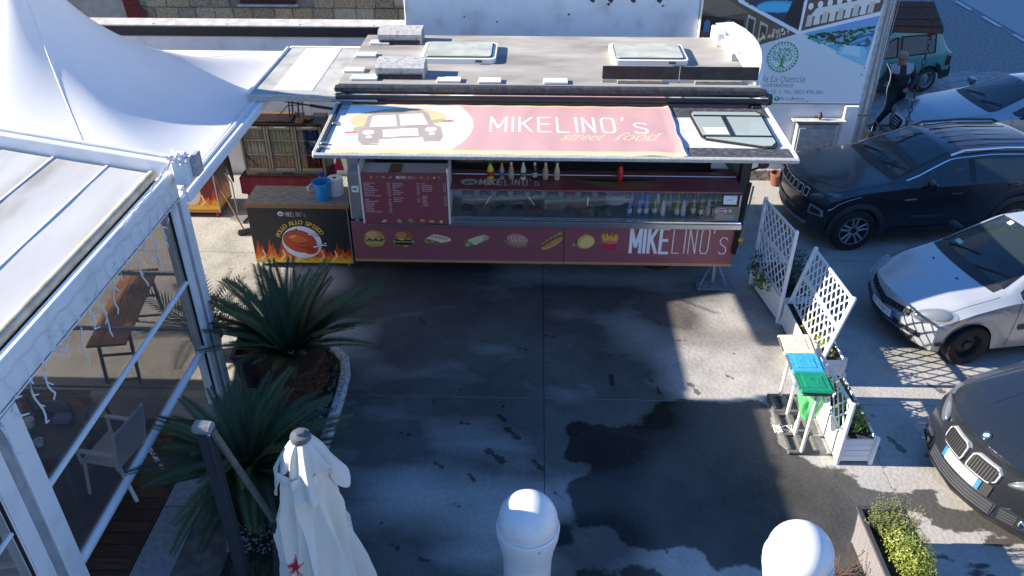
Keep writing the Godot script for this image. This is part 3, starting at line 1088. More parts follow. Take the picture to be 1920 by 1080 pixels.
# ---------------------------------------------------------------- printed pictures of the stall
func food(c: Canvas, kind: String, x: float, y: float, s: float) -> void:
	var bun := S("c98f4e")
	var bun2 := S("dfae6c")
	var dark := S("4a2a1b")
	var green := S("5f9a4a")
	var gr2 := S("86b565")
	var red := S("b83a2c")
	var chee := S("e8b64a")
	var cream := S("e6d3b0")
	match kind:
		"burger":
			c.ell(x, y + s * 0.42, s * 0.62, s * 0.2, bun)
			c.rect(x - s * 0.6, y + s * 0.22, s * 1.2, s * 0.16, bun2)
			for i in 9: c.ell(x - s * 0.6 + i * s * 0.15, y + s * 0.18, s * 0.11, s * 0.1, green if i % 2 else gr2)
			c.rect(x - s * 0.58, y + s * 0.02, s * 1.16, s * 0.13, dark)
			for i in 6: c.ell(x - s * 0.5 + i * s * 0.2, y + s * 0.0, s * 0.12, s * 0.07, red if i % 2 else cream)
			for i in 8: c.ell(x - s * 0.6 + i * s * 0.17, y - s * 0.08, s * 0.11, s * 0.08, gr2 if i % 2 else green)
			c.ell(x, y - s * 0.14, s * 0.64, s * 0.5, bun, 0.0, PI, TAU)
			c.ell(x - s * 0.12, y - s * 0.3, s * 0.36, s * 0.26, bun2)
			for q in [[-0.25, -0.42], [0.02, -0.5], [0.22, -0.36], [-0.05, -0.3], [0.36, -0.28], [-0.4, -0.28]]: c.ell(x + q[0] * s, y + q[1] * s, s * 0.035, s * 0.022, cream)
		"double":
			c.poly(P2([x - s * 0.55, y + s * 0.36, x + s * 0.55, y + s * 0.36, x + s * 0.35, y + s * 0.46, x + s * 0.1, y + s * 0.62, x - s * 0.1, y + s * 0.48, x - s * 0.4, y + s * 0.5]), chee)
			c.rect(x - s * 0.56, y + s * 0.22, s * 1.12, s * 0.15, dark)
			c.ell(x, y + s * 0.37, s * 0.56, s * 0.1, S("33201a"))
			for i in 9: c.ell(x - s * 0.6 + i * s * 0.15, y + s * 0.2, s * 0.11, s * 0.08, green if i % 2 else gr2)
			c.rect(x - s * 0.56, y + s * 0.0, s * 1.12, s * 0.15, S("33201a"))
			c.ell(x - s * 0.3, y + s * 0.08, s * 0.28, s * 0.1, dark)
			c.ell(x + s * 0.3, y + s * 0.08, s * 0.28, s * 0.1, dark)
			c.poly(P2([x - s * 0.6, y - s * 0.05, x + s * 0.6, y - s * 0.05, x + s * 0.4, y + s * 0.06, x + s * 0.15, y, x - s * 0.15, y + s * 0.12, x - s * 0.4, y]), chee)
			c.ell(x, y - s * 0.08, s * 0.62, s * 0.54, S("a8653a"), 0.0, PI, TAU)
			c.ell(x - s * 0.14, y - s * 0.3, s * 0.34, s * 0.24, S("c98a5a"))
		"toast":
			for i in 8: c.ell(x - s * 0.75 + i * s * 0.21, y + s * (0.12 + 0.1 * sin(i * 1.4)), s * 0.14, s * 0.12, green if i % 2 else gr2)
			c.poly(P2([x - s * 0.8, y + s * 0.0, x - s * 0.1, y + s * 0.28, x + s * 0.8, y + s * 0.12, x + s * 0.8, y + s * 0.2, x, y + s * 0.4, x - s * 0.8, y + s * 0.12]), S("9a6a45"))
			c.poly(P2([x - s * 0.8, y - s * 0.06, x - s * 0.25, y - s * 0.4, x + s * 0.2, y - s * 0.34, x + s * 0.85, y - s * 0.12, x + s * 0.85, y + s * 0.1, x + s * 0.2, y + s * 0.26, x - s * 0.2, y + s * 0.06]), cream)
			for i in 4: c.line([Vector2(x - s * 0.42 + i * s * 0.27, y - s * 0.16 + i * s * 0.04), Vector2(x - s * 0.05 + i * s * 0.25, y - s * 0.24 + i * s * 0.06)], s * 0.045, S("6d4a3a"))
		"wrap":
			for i in 7: c.ell(x - s * 0.6 + (i % 3) * s * 0.16, y + s * 0.1 + (i / 3) * s * 0.15, s * 0.16, s * 0.13, green if i % 2 else gr2)
			c.ell(x - s * 0.62, y + s * 0.08, s * 0.1, s * 0.08, red)
			c.poly(P2([x - s * 0.62, y + s * 0.02, x - s * 0.1, y - s * 0.22, x + s * 0.55, y - s * 0.42, x + s * 0.85, y - s * 0.3, x + s * 0.82, y - s * 0.08, x + s * 0.4, y + s * 0.12, x - s * 0.1, y + s * 0.42, x - s * 0.3, y + s * 0.2]), S("d8c6a2"))
			c.poly(P2([x + s * 0.5, y - s * 0.38, x + s * 0.86, y - s * 0.28, x + s * 0.8, y - s * 0.06, x + s * 0.46, y + s * 0.08]), S("b79f7c"))
		"roll":
			for i in 9: c.ell(x - s * 0.7 + i * s * 0.16, y + s * (0.06 + 0.04 * i), s * 0.12, s * 0.1, [green, red, gr2, cream][i % 4])
			c.ell(x - s * 0.05, y + s * 0.3, s * 0.62, s * 0.2, S("a97a63"), 0.2)
			c.ell(x + s * 0.05, y - s * 0.1, s * 0.72, s * 0.4, S("b98a78"), 0.22)
			for i in 4: c.line([Vector2(x - s * 0.4 + i * s * 0.24, y - s * 0.32), Vector2(x - s * 0.28 + i * s * 0.26, y + s * 0.08)], s * 0.07, S("dcb6a2"))
		"hotdog":
			c.ell(x + s * 0.05, y + s * 0.18, s * 0.8, s * 0.24, bun2, -0.6)
			for i in 9: c.ell(x - s * 0.5 + i * s * 0.13, y + s * (0.22 - i * 0.1), s * 0.12, s * 0.1, green if i % 2 else gr2)
			c.ell(x - s * 0.02, y, s * 0.82, s * 0.13, S("a5502e"), -0.62)
			c.ell(x + s * 0.1, y + s * 0.15, s * 0.78, s * 0.16, bun, -0.6)
		"taco":
			for i in 10: c.ell(x - s * 0.62 + i * s * 0.09, y + s * (0.3 - i * 0.085), s * 0.12, s * 0.11, [green, gr2, red, dark][i % 4])
			c.ell(x + s * 0.2, y + s * 0.02, s * 0.6, s * 0.5, S("dbb15c"), -0.5)
			c.ell(x + s * 0.26, y + s * 0.08, s * 0.48, s * 0.38, S("ecca7e"), -0.5)
		"fries":
			for i in 11: c.line([Vector2(x - s * 0.36 + i * s * 0.07, y + s * 0.1), Vector2(x - s * 0.5 + i * s * 0.1, y - s * (0.45 + 0.12 * sin(i * 2.4)))], s * 0.1, chee if i % 2 else S("d79a35"))
			c.poly(P2([x - s * 0.5, y, x + s * 0.5, y, x + s * 0.38, y + s * 0.58, x - s * 0.38, y + s * 0.58]), S("b5354a"))
			c.ell(x, y + s * 0.02, s * 0.5, s * 0.12, S("d86a78"))


func bus_logo(c: Canvas, x: float, y: float, s: float, ink: Color, paper: Color, full := false) -> void:
	# a little van front, leaning
	var R := func(px: float, py: float) -> Vector2: return Vector2(x, y) + Vector2(px * s, py * s * (1.45 if full else 1.0)).rotated(-0.17)
	var pl := func(a: Array) -> PackedVector2Array:
		var p := PackedVector2Array()
		for i in range(0, a.size(), 2): p.append(R.call(a[i], a[i + 1]))
		return p
	if full:
		c.ell(R.call(0.02, -0.4).x, R.call(0.02, -0.4).y, s * 1.2, s * 0.75, S("d2b083"), -0.16)
		c.poly(pl.call([-1.1, -0.12, 1.15, -0.3, 1.2, -0.14, -1.1, 0.06]), S("8c9a70"))
		c.poly(pl.call([-1.3, 0.06, -0.9, 0.06, -0.9, 0.16, -1.3, 0.16]), S("d0605c"))
		c.ell(R.call(1.22, -0.16).x, R.call(1.22, -0.16).y, s * 0.16, s * 0.09, S("d0605c"), -0.3)
	c.poly(pl.call([-0.86, -0.05, -0.72, -0.62, -0.6, -0.72, 0.68, -0.72, 0.78, -0.62, 0.86, -0.05, 1.02, 0.06, 1.02, 0.5, -1.0, 0.5, -1.0, 0.06]), ink)
	c.poly(pl.call([-0.7, -0.08, -0.6, -0.58, -0.04, -0.6, -0.04, -0.08]), paper)
	c.poly(pl.call([0.06, -0.08, 0.06, -0.6, 0.64, -0.58, 0.72, -0.08]), paper)
	for q in [[-0.74, 0.16, 0.14], [0.76, 0.16, 0.14], [-0.74, 0.36, 0.07], [0.76, 0.36, 0.07]]:
		var o: Vector2 = R.call(q[0], q[1])
		c.ell(o.x, o.y, q[2] * s, q[2] * s, paper)
	for i in 5:
		c.poly(pl.call([-0.4, 0.08 + i * 0.07, 0.45, 0.08 + i * 0.07, 0.45, 0.115 + i * 0.07, -0.4, 0.115 + i * 0.07]), paper)
	c.poly(pl.call([-1.0, 0.5, -0.5, 0.5, -0.52, 0.72, -0.9, 0.72]), ink)
	c.poly(pl.call([0.52, 0.5, 1.02, 0.5, 0.92, 0.72, 0.54, 0.72]), ink)


func brand(c: Canvas, x: float, y: float, h: float, col: Color, thick := 0.2, thin := 0.07, wf := 0.27) -> float:
	var e := c.strokes("MIKE", x, y, h * wf, h, h * thick, col, 0.12)
	return c.strokes("LINO's", e + h * 0.02, y, h * wf, h, h * thin, col, 0.42)


func flames(c: Canvas, x0: float, x1: float, yb: float, h: float, sd: int) -> void:
	var r := RandomNumberGenerator.new()
	r.seed = sd
	for layer in 4:
		var col: Color = [S("c93a17"), S("e8691f"), S("f5a227"), S("f3c63f")][layer]
		var hh: float = h * [1.0, 0.78, 0.52, 0.26][layer]
		var x := x0
		var base := PackedVector2Array([Vector2(x0, yb)])
		while x < x1:
			var w := h * r.randf_range(0.3, 0.55)
			var t := hh * r.randf_range(0.55, 1.0)
			base.append(Vector2(x, yb - hh * 0.28))
			base.append(Vector2(x + w * 0.25, yb - t * 0.75))
			base.append(Vector2(x + w * 0.42, yb - t))
			base.append(Vector2(x + w * 0.5, yb - t * 0.62))
			base.append(Vector2(x + w * 0.72, yb - t * 0.8))
			base.append(Vector2(x + w * 0.78, yb - hh * 0.42))
			x += w
		base.append(Vector2(x1, yb - hh * 0.3))
		base.append(Vector2(x1, yb))
		c.poly(base, col)
	var xx := x0 + h * 0.2
	while xx < x1:
		c.line([Vector2(xx, yb - h * 0.12), Vector2(xx + h * 0.16, yb - h * 0.28), Vector2(xx + h * 0.1, yb - h * 0.5)], h * 0.04, S("fdf0d6"))
		xx += h * r.randf_range(0.45, 0.8)


func print_plane(called: String, x0: float, x1: float, y0: float, y1: float, z: float, m: Material, parent: Node, thick := 0.006) -> void:
	var b := mb()
	b.quad(V(x0, y0, z), V(x1, y0, z), V(x1, y1, z), V(x0, y1, z))
	var o := part(called, b, m, parent)
	o.set_meta("label", "printed face")
	o.remove_meta("label")


func food_truck() -> void:
	var maroon := S("92535a")
	var mar := mat("maroon", C(0.32, 0.105, 0.11), 0.45)
	var t := thing("food_truck", "long maroon street food truck with its hatch open and food pictures along the counter", "food truck", V(0, 0, 0))
	var white := mat("truck_white", C(0.72, 0.72, 0.71), 0.4)
	var grey := mat("truck_inside", C(0.16, 0.16, 0.165), 0.6)
	# shell
	part("rear_wall", mb().span(V(-2.62, 0.5, -12.86), V(3.0, 2.84, -12.8), 0.006), white, t)
	part("side_wall", mb().span(V(-2.62, 0.5, -12.79), V(-2.56, 2.84, -10.62), 0.006), white, t)
	part("side_wall", mb().span(V(2.94, 0.5, -12.79), V(3.0, 2.84, -10.62), 0.006), white, t)
	part("floor", mb().span(V(-2.55, 0.5, -12.79), V(2.93, 0.58, -10.25)), grey, t)
	part("chassis", mb().span(V(-2.4, 0.3, -12.6), V(2.8, 0.49, -10.5)), mats.black_metal, t)
	for q in [[-1.7, -10.75], [1.9, -10.75], [-1.7, -12.55], [1.9, -12.55]]:
		var wl := part("wheel", mb().cyl(V(q[0], 0.34, q[1] - 0.1), V(q[0], 0.34, q[1] + 0.1), 0.34, 0.34, 20), mats.black_rubber, t, 40)
		part("rim", mb().cyl(V(q[0], 0.34, q[1] - 0.11), V(q[0], 0.34, q[1] + 0.11), 0.2, 0.2, 16), mats.brushed, wl, 40)
	var memb := tmat("roof_membrane", [[0.1, C(0.2, 0.19, 0.17)], [0.4, C(0.285, 0.27, 0.24)], [0.62, C(0.325, 0.31, 0.28)], [0.9, C(0.4, 0.38, 0.34)]], 0.25, 0.85, 0.016, 6, 0.25, 0.0, V(0.6, 1, 1.6))
	var rf := part("roof", mb().span(V(-2.64, 2.845, -12.9), V(3.0, 2.885, -10.6), 0.01), memb, t)
	for q in [[-2.36, -12.42, 0.3], [-2.46, -11.8, 0.3], [-2.5, -11.1, 0.28], [-2.3, -10.78, 0.36], [-1.15, -10.72, 0.32], [-0.6, -10.7, 0.3], [0.28, -10.7, 0.32]]:
		part("roof_patch", mb().box(V(q[0], 2.905, q[1]), V(q[2], 0.03, 0.17), 0.004), mats.white_paint, rf)
	for q in [[-1.82, -10.96], [-2.05, -12.55]]:
		var vt := part("roof_vent", mb().prism(P2([-0.2, 0, 0.17, 0, 0.19, 0.15, 0.12, 0.2, -0.17, 0.2]), 0.66, V(q[0] - 0.33, 2.887, q[1]), Basis(V(0, 0, 1), V(0, 1, 0), V(1, 0, 0))), tmat("vent_paint", [[0.1, C(0.1, 0.1, 0.1)], [0.3, C(0.36, 0.35, 0.33)], [0.8, C(0.5, 0.49, 0.47)]], 1.6, 0.6, 0.03, 5), rf)
		part("grille", mb().span(V(q[0] - 0.3, 2.9, q[1] + 0.166), V(q[0] + 0.3, 2.955, q[1] + 0.2)), tmat("vent_dirt", [[0.3, C(0.01, 0.01, 0.01)], [0.7, C(0.08, 0.075, 0.07)]], 6.0, 0.9), vt)
	for q in [-1.1, 1.63]:
		var hx: float = q
		var fr := part("roof_hatch", mb().prism(rrect(1.08, 0.84, 0.09), 0.07, V(hx, 2.886, -11.88), Basis(V(1, 0, 0), V(0, 0, -1), V(0, 1, 0))), white, rf, 30)
		part("hatch_seal", mb().prism(rrect(0.97, 0.73, 0.06), 0.012, V(hx, 2.956, -11.88), Basis(V(1, 0, 0), V(0, 0, -1), V(0, 1, 0))), mats.dark_grey, fr)
		part("hatch_pane", mb().prism(rrect(0.94, 0.7, 0.05), 0.02, V(hx, 2.96, -11.88), Basis(V(1, 0, 0), V(0, 0, -1), V(0, 1, 0))), tmat("milky_pane", [[0.2, C(0.36, 0.38, 0.33)], [0.8, C(0.5, 0.51, 0.43)]], 0.8, 0.25, 0.01, 3), fr)
		part("hatch_catch", mb().box(V(hx + 0.3, 2.93, -11.45), V(0.1, 0.03, 0.03), 0.005), mats.dark_grey, fr)
	# two upright black boards along the roof edge
	for q in [[0.9, 1.92], [1.93, 2.97]]:
		var bo := part("roof_board", mb().span(V(q[0], 2.93, -10.765), V(q[1], 3.1, -10.735), 0.004), tmat("board_black", [[0.2, C(0.008, 0.008, 0.012)], [0.8, C(0.025, 0.024, 0.035)]], 1.0, 0.35), rf)
		part("board_foot", mb().span(V(q[0], 2.886, -10.77), V(q[1], 2.929, -10.72), 0.003), mats.brushed, bo)
		part("board_plank", mb().span(V(q[0] + 0.2, 2.888, -10.715), V(q[1] - 0.22, 2.93, -10.67), 0.004), tmat("grey_wood", [[0.2, C(0.2, 0.17, 0.13)], [0.8, C(0.38, 0.34, 0.28)]], 2.0, 0.85, 0.03, 5, 0.2, 0.0, V(0.4, 4, 4)), bo)
	# curved white fairing at the right end
	var fa := []
	for i in 9:
		var s := i / 8.0
		var z := lerpf(-12.92, -10.66, s)
		var x := 2.98 + 0.26 * sin(PI * pow(s, 0.8)) + 0.12 * (1.0 - s)
		var yt := 3.12 - 0.22 * s
		fa.append([V(2.78 + 0.14 * s, yt - 0.02, z), V(x - 0.05, yt, z), V(x, yt - 0.05, z), V(x + 0.03, 2.5, z), V(x - 0.02, 1.9, z)])
	part("end_fairing", mb().grid(fa, true).span(V(2.72, 2.886, -12.9), V(2.86, 3.08, -12.4), 0.01).span(V(2.8, 2.886, -12.4), V(2.92, 3.0, -11.7), 0.01), white, t, 35)
	# dark roller and gutter rails above the hatch
	part("roof_gutter", mb().span(V(-2.68, 2.78, -10.6), V(3.06, 2.87, -10.52), 0.02), tmat("gutter_dark", [[0.2, C(0.02, 0.022, 0.026)], [0.8, C(0.06, 0.062, 0.068)]], 2.0, 0.4), t)
	part("roller", mb().cyl(V(-2.66, 2.71, -10.56), V(3.08, 2.71, -10.56), 0.055, 0.055, 14), mats.black_metal, t, 40)
	part("chrome_strip", mb().span(V(-2.67, 2.762, -10.512), V(3.08, 2.776, -10.495)), mats.chrome, t)
	part("roller_end", mb().cyl(V(3.08, 2.73, -10.56), V(3.14, 2.73, -10.56), 0.085, 0.07, 12), mats.black_metal, t, 40)
	part("bracket", mb().span(V(-2.74, 2.67, -10.54), V(-2.1, 2.695, -10.47), 0.006), mats.steel, t)
	# jambs of the opening
	part("jamb", mb().span(V(-2.62, 1.1, -10.62), V(-2.44, 2.66, -10.5), 0.01), mats.brushed, t)
	part("jamb", mb().span(V(2.88, 0.5, -10.62), V(3.02, 2.66, -10.48), 0.01), mats.black_metal, t)
	part("header", mb().span(V(-2.43, 2.5, -10.62), V(2.87, 2.66, -10.57)), grey, t)

	# hatch flap with the banner
	var fl := part("hatch_flap", mb().grid([[V(-2.63, 2.62, -10.5), V(3.05, 2.62, -10.5)], [V(-2.55, 2.64, -8.8), V(3.02, 2.64, -8.8)]], true), tmat("flap_white", [[0.2, C(0.5, 0.5, 0.48)], [0.8, C(0.68, 0.68, 0.66)]], 0.8, 0.5), t)
	var fy := func(z: float) -> float: return 2.62 + (z + 10.5) * (2.64 - 2.62) / 1.7
	part("flap_underside", mb().grid([[V(-2.63, 2.585, -10.5), V(3.05, 2.585, -10.5)], [V(-2.55, 2.61, -8.8), V(3.02, 2.61, -8.8)]], false), white, fl)
	part("flap_edge", mb().span(V(-2.58, 2.605, -8.82), V(3.06, 2.662, -8.76), 0.012), tmat("edge_alu", [[0.2, C(0.45, 0.44, 0.4)], [0.8, C(0.62, 0.6, 0.55)]], 2.0, 0.4, 0.03, 4, 0.0, 0.3), fl)
	part("flap_edge", mb().bar(V(-2.65, 2.61, -10.5), V(-2.57, 2.63, -8.83), 0.05, 0.06, V(0, 1, 0), 0.01), mats.edge_alu, fl)
	part("flap_edge", mb().bar(V(3.08, 2.61, -10.5), V(3.045, 2.63, -8.83), 0.05, 0.06, V(0, 1, 0), 0.015), mats.white_paint, fl)
	part("seal", mb().bar(V(-2.6, 2.635, -10.48), V(-2.52, 2.655, -8.86), 0.025, 0.02), mats.black_rubber, fl)
	for zz in [-10.35, -9.75, -9.1, -8.98]:
		part("clip", mb().box(V(-2.5, fy.call(zz) + 0.02, zz), V(0.1, 0.03, 0.05), 0.006), mats.steel, fl)
	# banner cloth
	var cw := 2112
	var chh := 832
	var c := Canvas.new(cw, chh, S("b8908f"))
	var k := cw / 4.24
	var bx := func(x: float) -> float: return (x + 2.46) * k
	var bz := func(z: float) -> float: return (z + 10.5) * k * (832.0 / 1.67 / (2112.0 / 4.24))
	c.ell(bx.call(0.9), bz.call(-9.9), 1.05 * k, 1.25 * k, S("b38b8a"))
	c.ell(bx.call(-2.25), bz.call(-9.72), 1.47 * k, 1.4 * k, S("f4efe9"))
	bus_logo(c, bx.call(-1.72), bz.call(-9.66), 0.52 * k, S("958b84"), S("f4efe9"), true)
	c.line([Vector2(bx.call(-2.0), bz.call(-9.12)), Vector2(bx.call(-1.0), bz.call(-9.22))], 8, S("c9bdb4"))
	var e := c.strokes("MIKELINO", bx.call(-0.56), bz.call(-10.06), 0.155 * k, 0.5 * k, 13, S("fbf7f2"), 0.38)
	c.strokes("'s", e + 12, bz.call(-10.06), 0.17 * k, 0.5 * k, 13, S("fbf7f2"), 0.3)
	c.text("street", bx.call(0.3), bz.call(-9.3), 0.2 * k, S("d9b98e"), "Droid Serif", 400, 0.66, 0, 0.55)
	c.text("food", bx.call(0.95), bz.call(-9.32), 0.22 * k, S("d9b98e"), "Droid Serif", 400, 0.8, 0, 0.55)
	c.rect(0, 0, cw, 26, S("d2ab86"))
	c.rect(0, chh - 60, cw, 60, S("d8bb8e"))
	c.rect(0, int(bz.call(-9.62)), cw, 3, S("ab8888"))
	var bm := pmat("banner_print", c.tex(2), 0.7)
	bm.rim_enabled = true
	bm.rim = 0.15
	var g := []
	for i in 18:
		var row := []
		var s := i / 17.0
		for j in 60:
			var u := j / 59.0
			var z := lerpf(-10.5, -8.83, s)
			var x := lerpf(-2.46 + 0.06 * s, 1.78, u)
			if u > 0.97:
				x += 0.012 * sin(s * 7.0) + 0.006 * sin(s * 19.0) - 0.01
			var wr := 0.006 * sin(u * 20.0 + s * 9.0) * smoothstep(0.7, 1.0, u) + 0.005 * sin(u * 31.0 - s * 14.0) * smoothstep(0.75, 1.0, u) + 0.0025 * sin(u * 60 + s * 4)
			row.append(V(x, fy.call(z) + 0.014 + wr + (0.02 * smoothstep(0.985, 1.0, u)), z))
		g.append(row)
	part("banner", mb().grid(g, false), bm, fl, 60)
	# bare right end of the flap: dark strips, white field, sliding window
	var rub := tmat("flap_dark", [[0.2, C(0.035, 0.036, 0.04)], [0.7, C(0.075, 0.075, 0.08)], [1.0, C(0.2, 0.2, 0.19)]], 1.4, 0.65, 0.03, 5)
	part("dark_strip", mb().grid([[V(1.82, fy.call(-10.5) + 0.006, -10.5), V(3.05, fy.call(-10.5) + 0.006, -10.5)], [V(1.82, fy.call(-10.15) + 0.006, -10.15), V(3.05, fy.call(-10.15) + 0.006, -10.15)]], false), rub, fl)
	part("dark_strip", mb().grid([[V(1.82, fy.call(-9.12) + 0.006, -9.12), V(3.05, fy.call(-9.12) + 0.006, -9.12)], [V(1.82, fy.call(-8.84) + 0.006, -8.84), V(3.05, fy.call(-8.84) + 0.006, -8.84)]], false), rub, fl)
	var Bf := Basis(V(1, 0, 0), V(0, -0.012, -1).normalized(), V(0, 1, -0.012).normalized())
	var wo := V(2.48, fy.call(-9.72) + 0.006, -9.72)
	var shape := P2([-0.43, 0.6, 0.43, 0.6, 0.47, 0.52, 0.44, -0.5, 0.36, -0.62, 0.28, -0.62, -0.4, -0.36, -0.44, -0.28, -0.47, 0.52])
	var wf := part("flap_window", mb().prism(shape, 0.02, wo, Bf), mats.black_rubber, fl)
	var inner := PackedVector2Array()
	for p in shape:
		inner.append(p * 0.94)
	part("pane", mb().prism(inner, 0.008, wo + Bf.z * 0.02, Bf), mat("flap_glass", C(0.33, 0.385, 0.36), 0.08), wf)
	part("sash", mb().box(wo + Bf * V(0, 0.4, 0.034), V(0.86, 0.03, 0.012), 0.0, Bf).box(wo + Bf * V(0, -0.3, 0.034), V(0.84, 0.03, 0.012), 0.0, Bf).box(wo + Bf * V(-0.06, 0.05, 0.034), V(0.045, 0.7, 0.012), 0.0, Bf), mats.black_metal, wf)
	part("notice", mb().box(wo + Bf * V(-0.23, -0.12, 0.031), V(0.28, 0.22, 0.003), 0.0, Bf), mats.white_paint, wf)
	for i in 4:
		part("notice_line", mb().box(wo + Bf * V(-0.22, -0.06 - i * 0.035, 0.0335), V(0.16 - 0.03 * (i % 2), 0.01, 0.001), 0.0, Bf), mat("pale_ink", C(0.4, 0.4, 0.42), 0.8), wf)
	# gas struts of the flap
	for x in [-2.75, 2.9]:
		var gs := part("gas_strut", mb().cyl(V(x, 1.9, -10.45), V(x, 2.15, -10.05), 0.022, 0.022, 8), mats.black_metal, t, 40)
		part("rod", mb().cyl(V(x, 2.15, -10.05), V(x, 2.5, -9.5), 0.011, 0.011, 8), mats.chrome, gs, 40)

	# lower front with pictures
	part("lower_front", mb().span(V(-2.57, 0.4, -10.2), V(2.87, 1.02, -10.16), 0.004), mar, t)
	var W := 2720
	var H := 324
	var lp := Canvas.new(W, H, maroon)
	var kx := W / 5.44
	var fx := func(x: float) -> float: return (x + 2.57) * kx
	var i2 := 0
	for q in [[-2.26, "burger"], [-1.84, "double"], [-1.35, "toast"], [-0.8, "wrap"], [-0.22, "roll"], [0.27, "hotdog"], [0.72, "taco"], [1.1, "fries"]]:
		food(lp, q[1], fx.call(q[0]), 132, 108 if q[1] != "fries" else 116)
	brand(lp, fx.call(1.4), 18, 200, S("e6e9f0"), 0.115, 0.035, 0.27)
	lp.rect(0, H - 22, W, 22, S("c58a5c"))
	print_plane("print", -2.57, 2.87, 0.38, 1.02, -10.152, pmat("front_print", lp.tex(2), 0.4), t)
	part("panel_joint", mb().span(V(0.452, 0.385, -10.156), V(0.458, 1.015, -10.147)), mats.dark_void, t)
	for q in [[-2.54, 0.95], [-2.54, 0.62], [2.84, 0.72], [0.44, 0.95], [0.47, 0.5]]:
		part("screw", mb().cyl(V(q[0], q[1], -10.154), V(q[0], q[1], -10.145), 0.009, 0.009, 6), mats.steel, t)
	# steel ledge
	part("ledge", mb().span(V(-2.3, 1.03, -10.2), V(2.9, 1.12, -10.04), 0.012), mat("ledge_steel", C(0.42, 0.44, 0.47), 0.28, 0.85), t)
	part("ledge_lip", mb().span(V(-1.1, 1.121, -10.09), V(2.88, 1.15, -10.05), 0.006), mats.chrome, t)
	# display case
	var dc := part("display_case", mb().span(V(-1.14, 1.121, -10.75), V(2.84, 1.16, -10.1)), mats.brushed, t)
	part("case_back", mb().span(V(-1.14, 1.161, -10.78), V(2.84, 1.53, -10.76)), mat("case_liner", C(0.5, 0.56, 0.6), 0.35), dc)
	part("case_end", mb().span(V(-1.16, 1.161, -10.76), V(-1.14, 1.54, -10.1)), mats.brushed, dc)
	part("case_end", mb().span(V(2.82, 1.161, -10.76), V(2.84, 1.54, -10.1)), mats.brushed, dc)
	part("inner_shelf", mb().span(V(-1.12, 1.36, -10.74), V(1.2, 1.372, -10.5)), mats.glass, dc)
	for i in 3:
		var x0 = -1.13 + [0.0, 1.29, 2.53][i]
		var x1 = -1.13 + [1.285, 2.525, 3.94][i]
		part("case_glass", mb().grid([[V(x0, 1.145, -10.085), V(x1, 1.145, -10.085)], [V(x0, 1.4, -10.1), V(x1, 1.4, -10.1)], [V(x0, 1.545, -10.16), V(x1, 1.545, -10.16)]]), mats.glass, dc, 60)
		if i < 2:
			part("glass_joint", mb().bar(V(x1 + 0.003, 1.145, -10.08), V(x1 + 0.003, 1.42, -10.098), 0.012, 0.012), mats.chrome, dc)
	var top := part("case_top", mb().span(V(-1.16, 1.548, -10.78), V(2.86, 1.572, -10.13), 0.006), mar, dc)
	var TW := 2010
	var tc := Canvas.new(TW, 200, maroon)
	var tk := TW / 4.02
	tc.ell(0.27 * tk, 92, 60, 50, S("e6e2e0"))
	bus_logo(tc, 0.27 * tk, 96, 34, S("2d2327"), S("e6e2e0"))
	brand(tc, 0.42 * tk, 46, 92, S("f2eff2"), 0.16, 0.09, 0.33)
	tc.text("street food", 1.05 * tk, 130, 40, S("b5704e"), "Droid Serif", 400, 0.9, 0, 0.5)
	tc.poly(P2([1.75 * tk, 60, 1.95 * tk, 100, 2.3 * tk, 170, 2.6 * tk, 185, 2.85 * tk, 150, 2.95 * tk, 80, 2.6 * tk, 90, 2.2 * tk, 80]), S("a8694f"))
	tc.poly(P2([1.7 * tk, 50, 2.0 * tk, 110, 2.25 * tk, 120, 2.4 * tk, 100, 2.7 * tk, 90, 2.85 * tk, 50]), S("5f8a55"))
	tc.poly(P2([1.75 * tk, 20, 2.0 * tk, 60, 2.3 * tk, 65, 2.8 * tk, 40, 2.9 * tk, 10]), S("3a2327"))
	var tb := mb()
	tb.quad(V(-1.16, 1.5745, -10.14), V(2.86, 1.5745, -10.14), V(2.86, 1.5745, -10.54), V(-1.16, 1.5745, -10.54))
	part("top_print", tb, pmat("case_print", tc.tex(2), 0.35), top)
	part("top_rail", mb().cyl(V(-1.14, 1.6, -10.56), V(2.84, 1.6, -10.56), 0.012, 0.012, 8), mats.steel, top, 40)
	# maker's plate and paper notice on the right pane
	part("notice", mb().box(V(2.69, 1.47, -10.1), V(0.18, 0.12, 0.004), 0.0, Basis(V(1, 0, 0), -0.25)), mats.white_paint, dc)
	var nc := Canvas.new(240, 160, S("e9ecef"))
	nc.text("HACCP", 120, 95, 34, S("8a2f3a"), "Droid Sans", 400, 1.0, 1)
	nc.rect(20, 20, 200, 8, S("9aa0a8"))
	nc.rect(20, 125, 60, 6, S("b0b5bb"))
	nc.rect(120, 125, 80, 6, S("b0b5bb"))
	var nb := mb()
	var NB := Basis(V(1, 0, 0), -0.25)
	nb.quad(V(2.69, 1.47, -10.1) + NB * V(-0.088, -0.058, 0.004), V(2.69, 1.47, -10.1) + NB * V(0.088, -0.058, 0.004), V(2.69, 1.47, -10.1) + NB * V(0.088, 0.058, 0.004), V(2.69, 1.47, -10.1) + NB * V(-0.088, 0.058, 0.004))
	part("notice_print", nb, pmat("notice_print", nc.tex(1), 0.8), dc)
	var lc := Canvas.new(400, 280, S("8f8a84"))
	lc.rect(6, 6, 388, 268, S("6f6a66"))
	lc.ell(105, 90, 90, 58, S("e5dcdc"))
	lc.ell(105, 90, 82, 50, S("8c2038"))
	lc.text("LEONI", 105, 108, 40, S("f2e9e9"), "Droid Serif", 700, 0.95, 1)
	lc.ell(250, 80, 26, 36, S("b9b1aa"))
	for i in 5:
		lc.rect(30, 165 + i * 20, 330 - 25 * (i % 3), 9, S("a9a29b"))
	print_plane("maker_plate", 2.5, 2.83, 1.16, 1.38, -10.076, pmat("leoni_print", lc.tex(1), 0.4), dc)

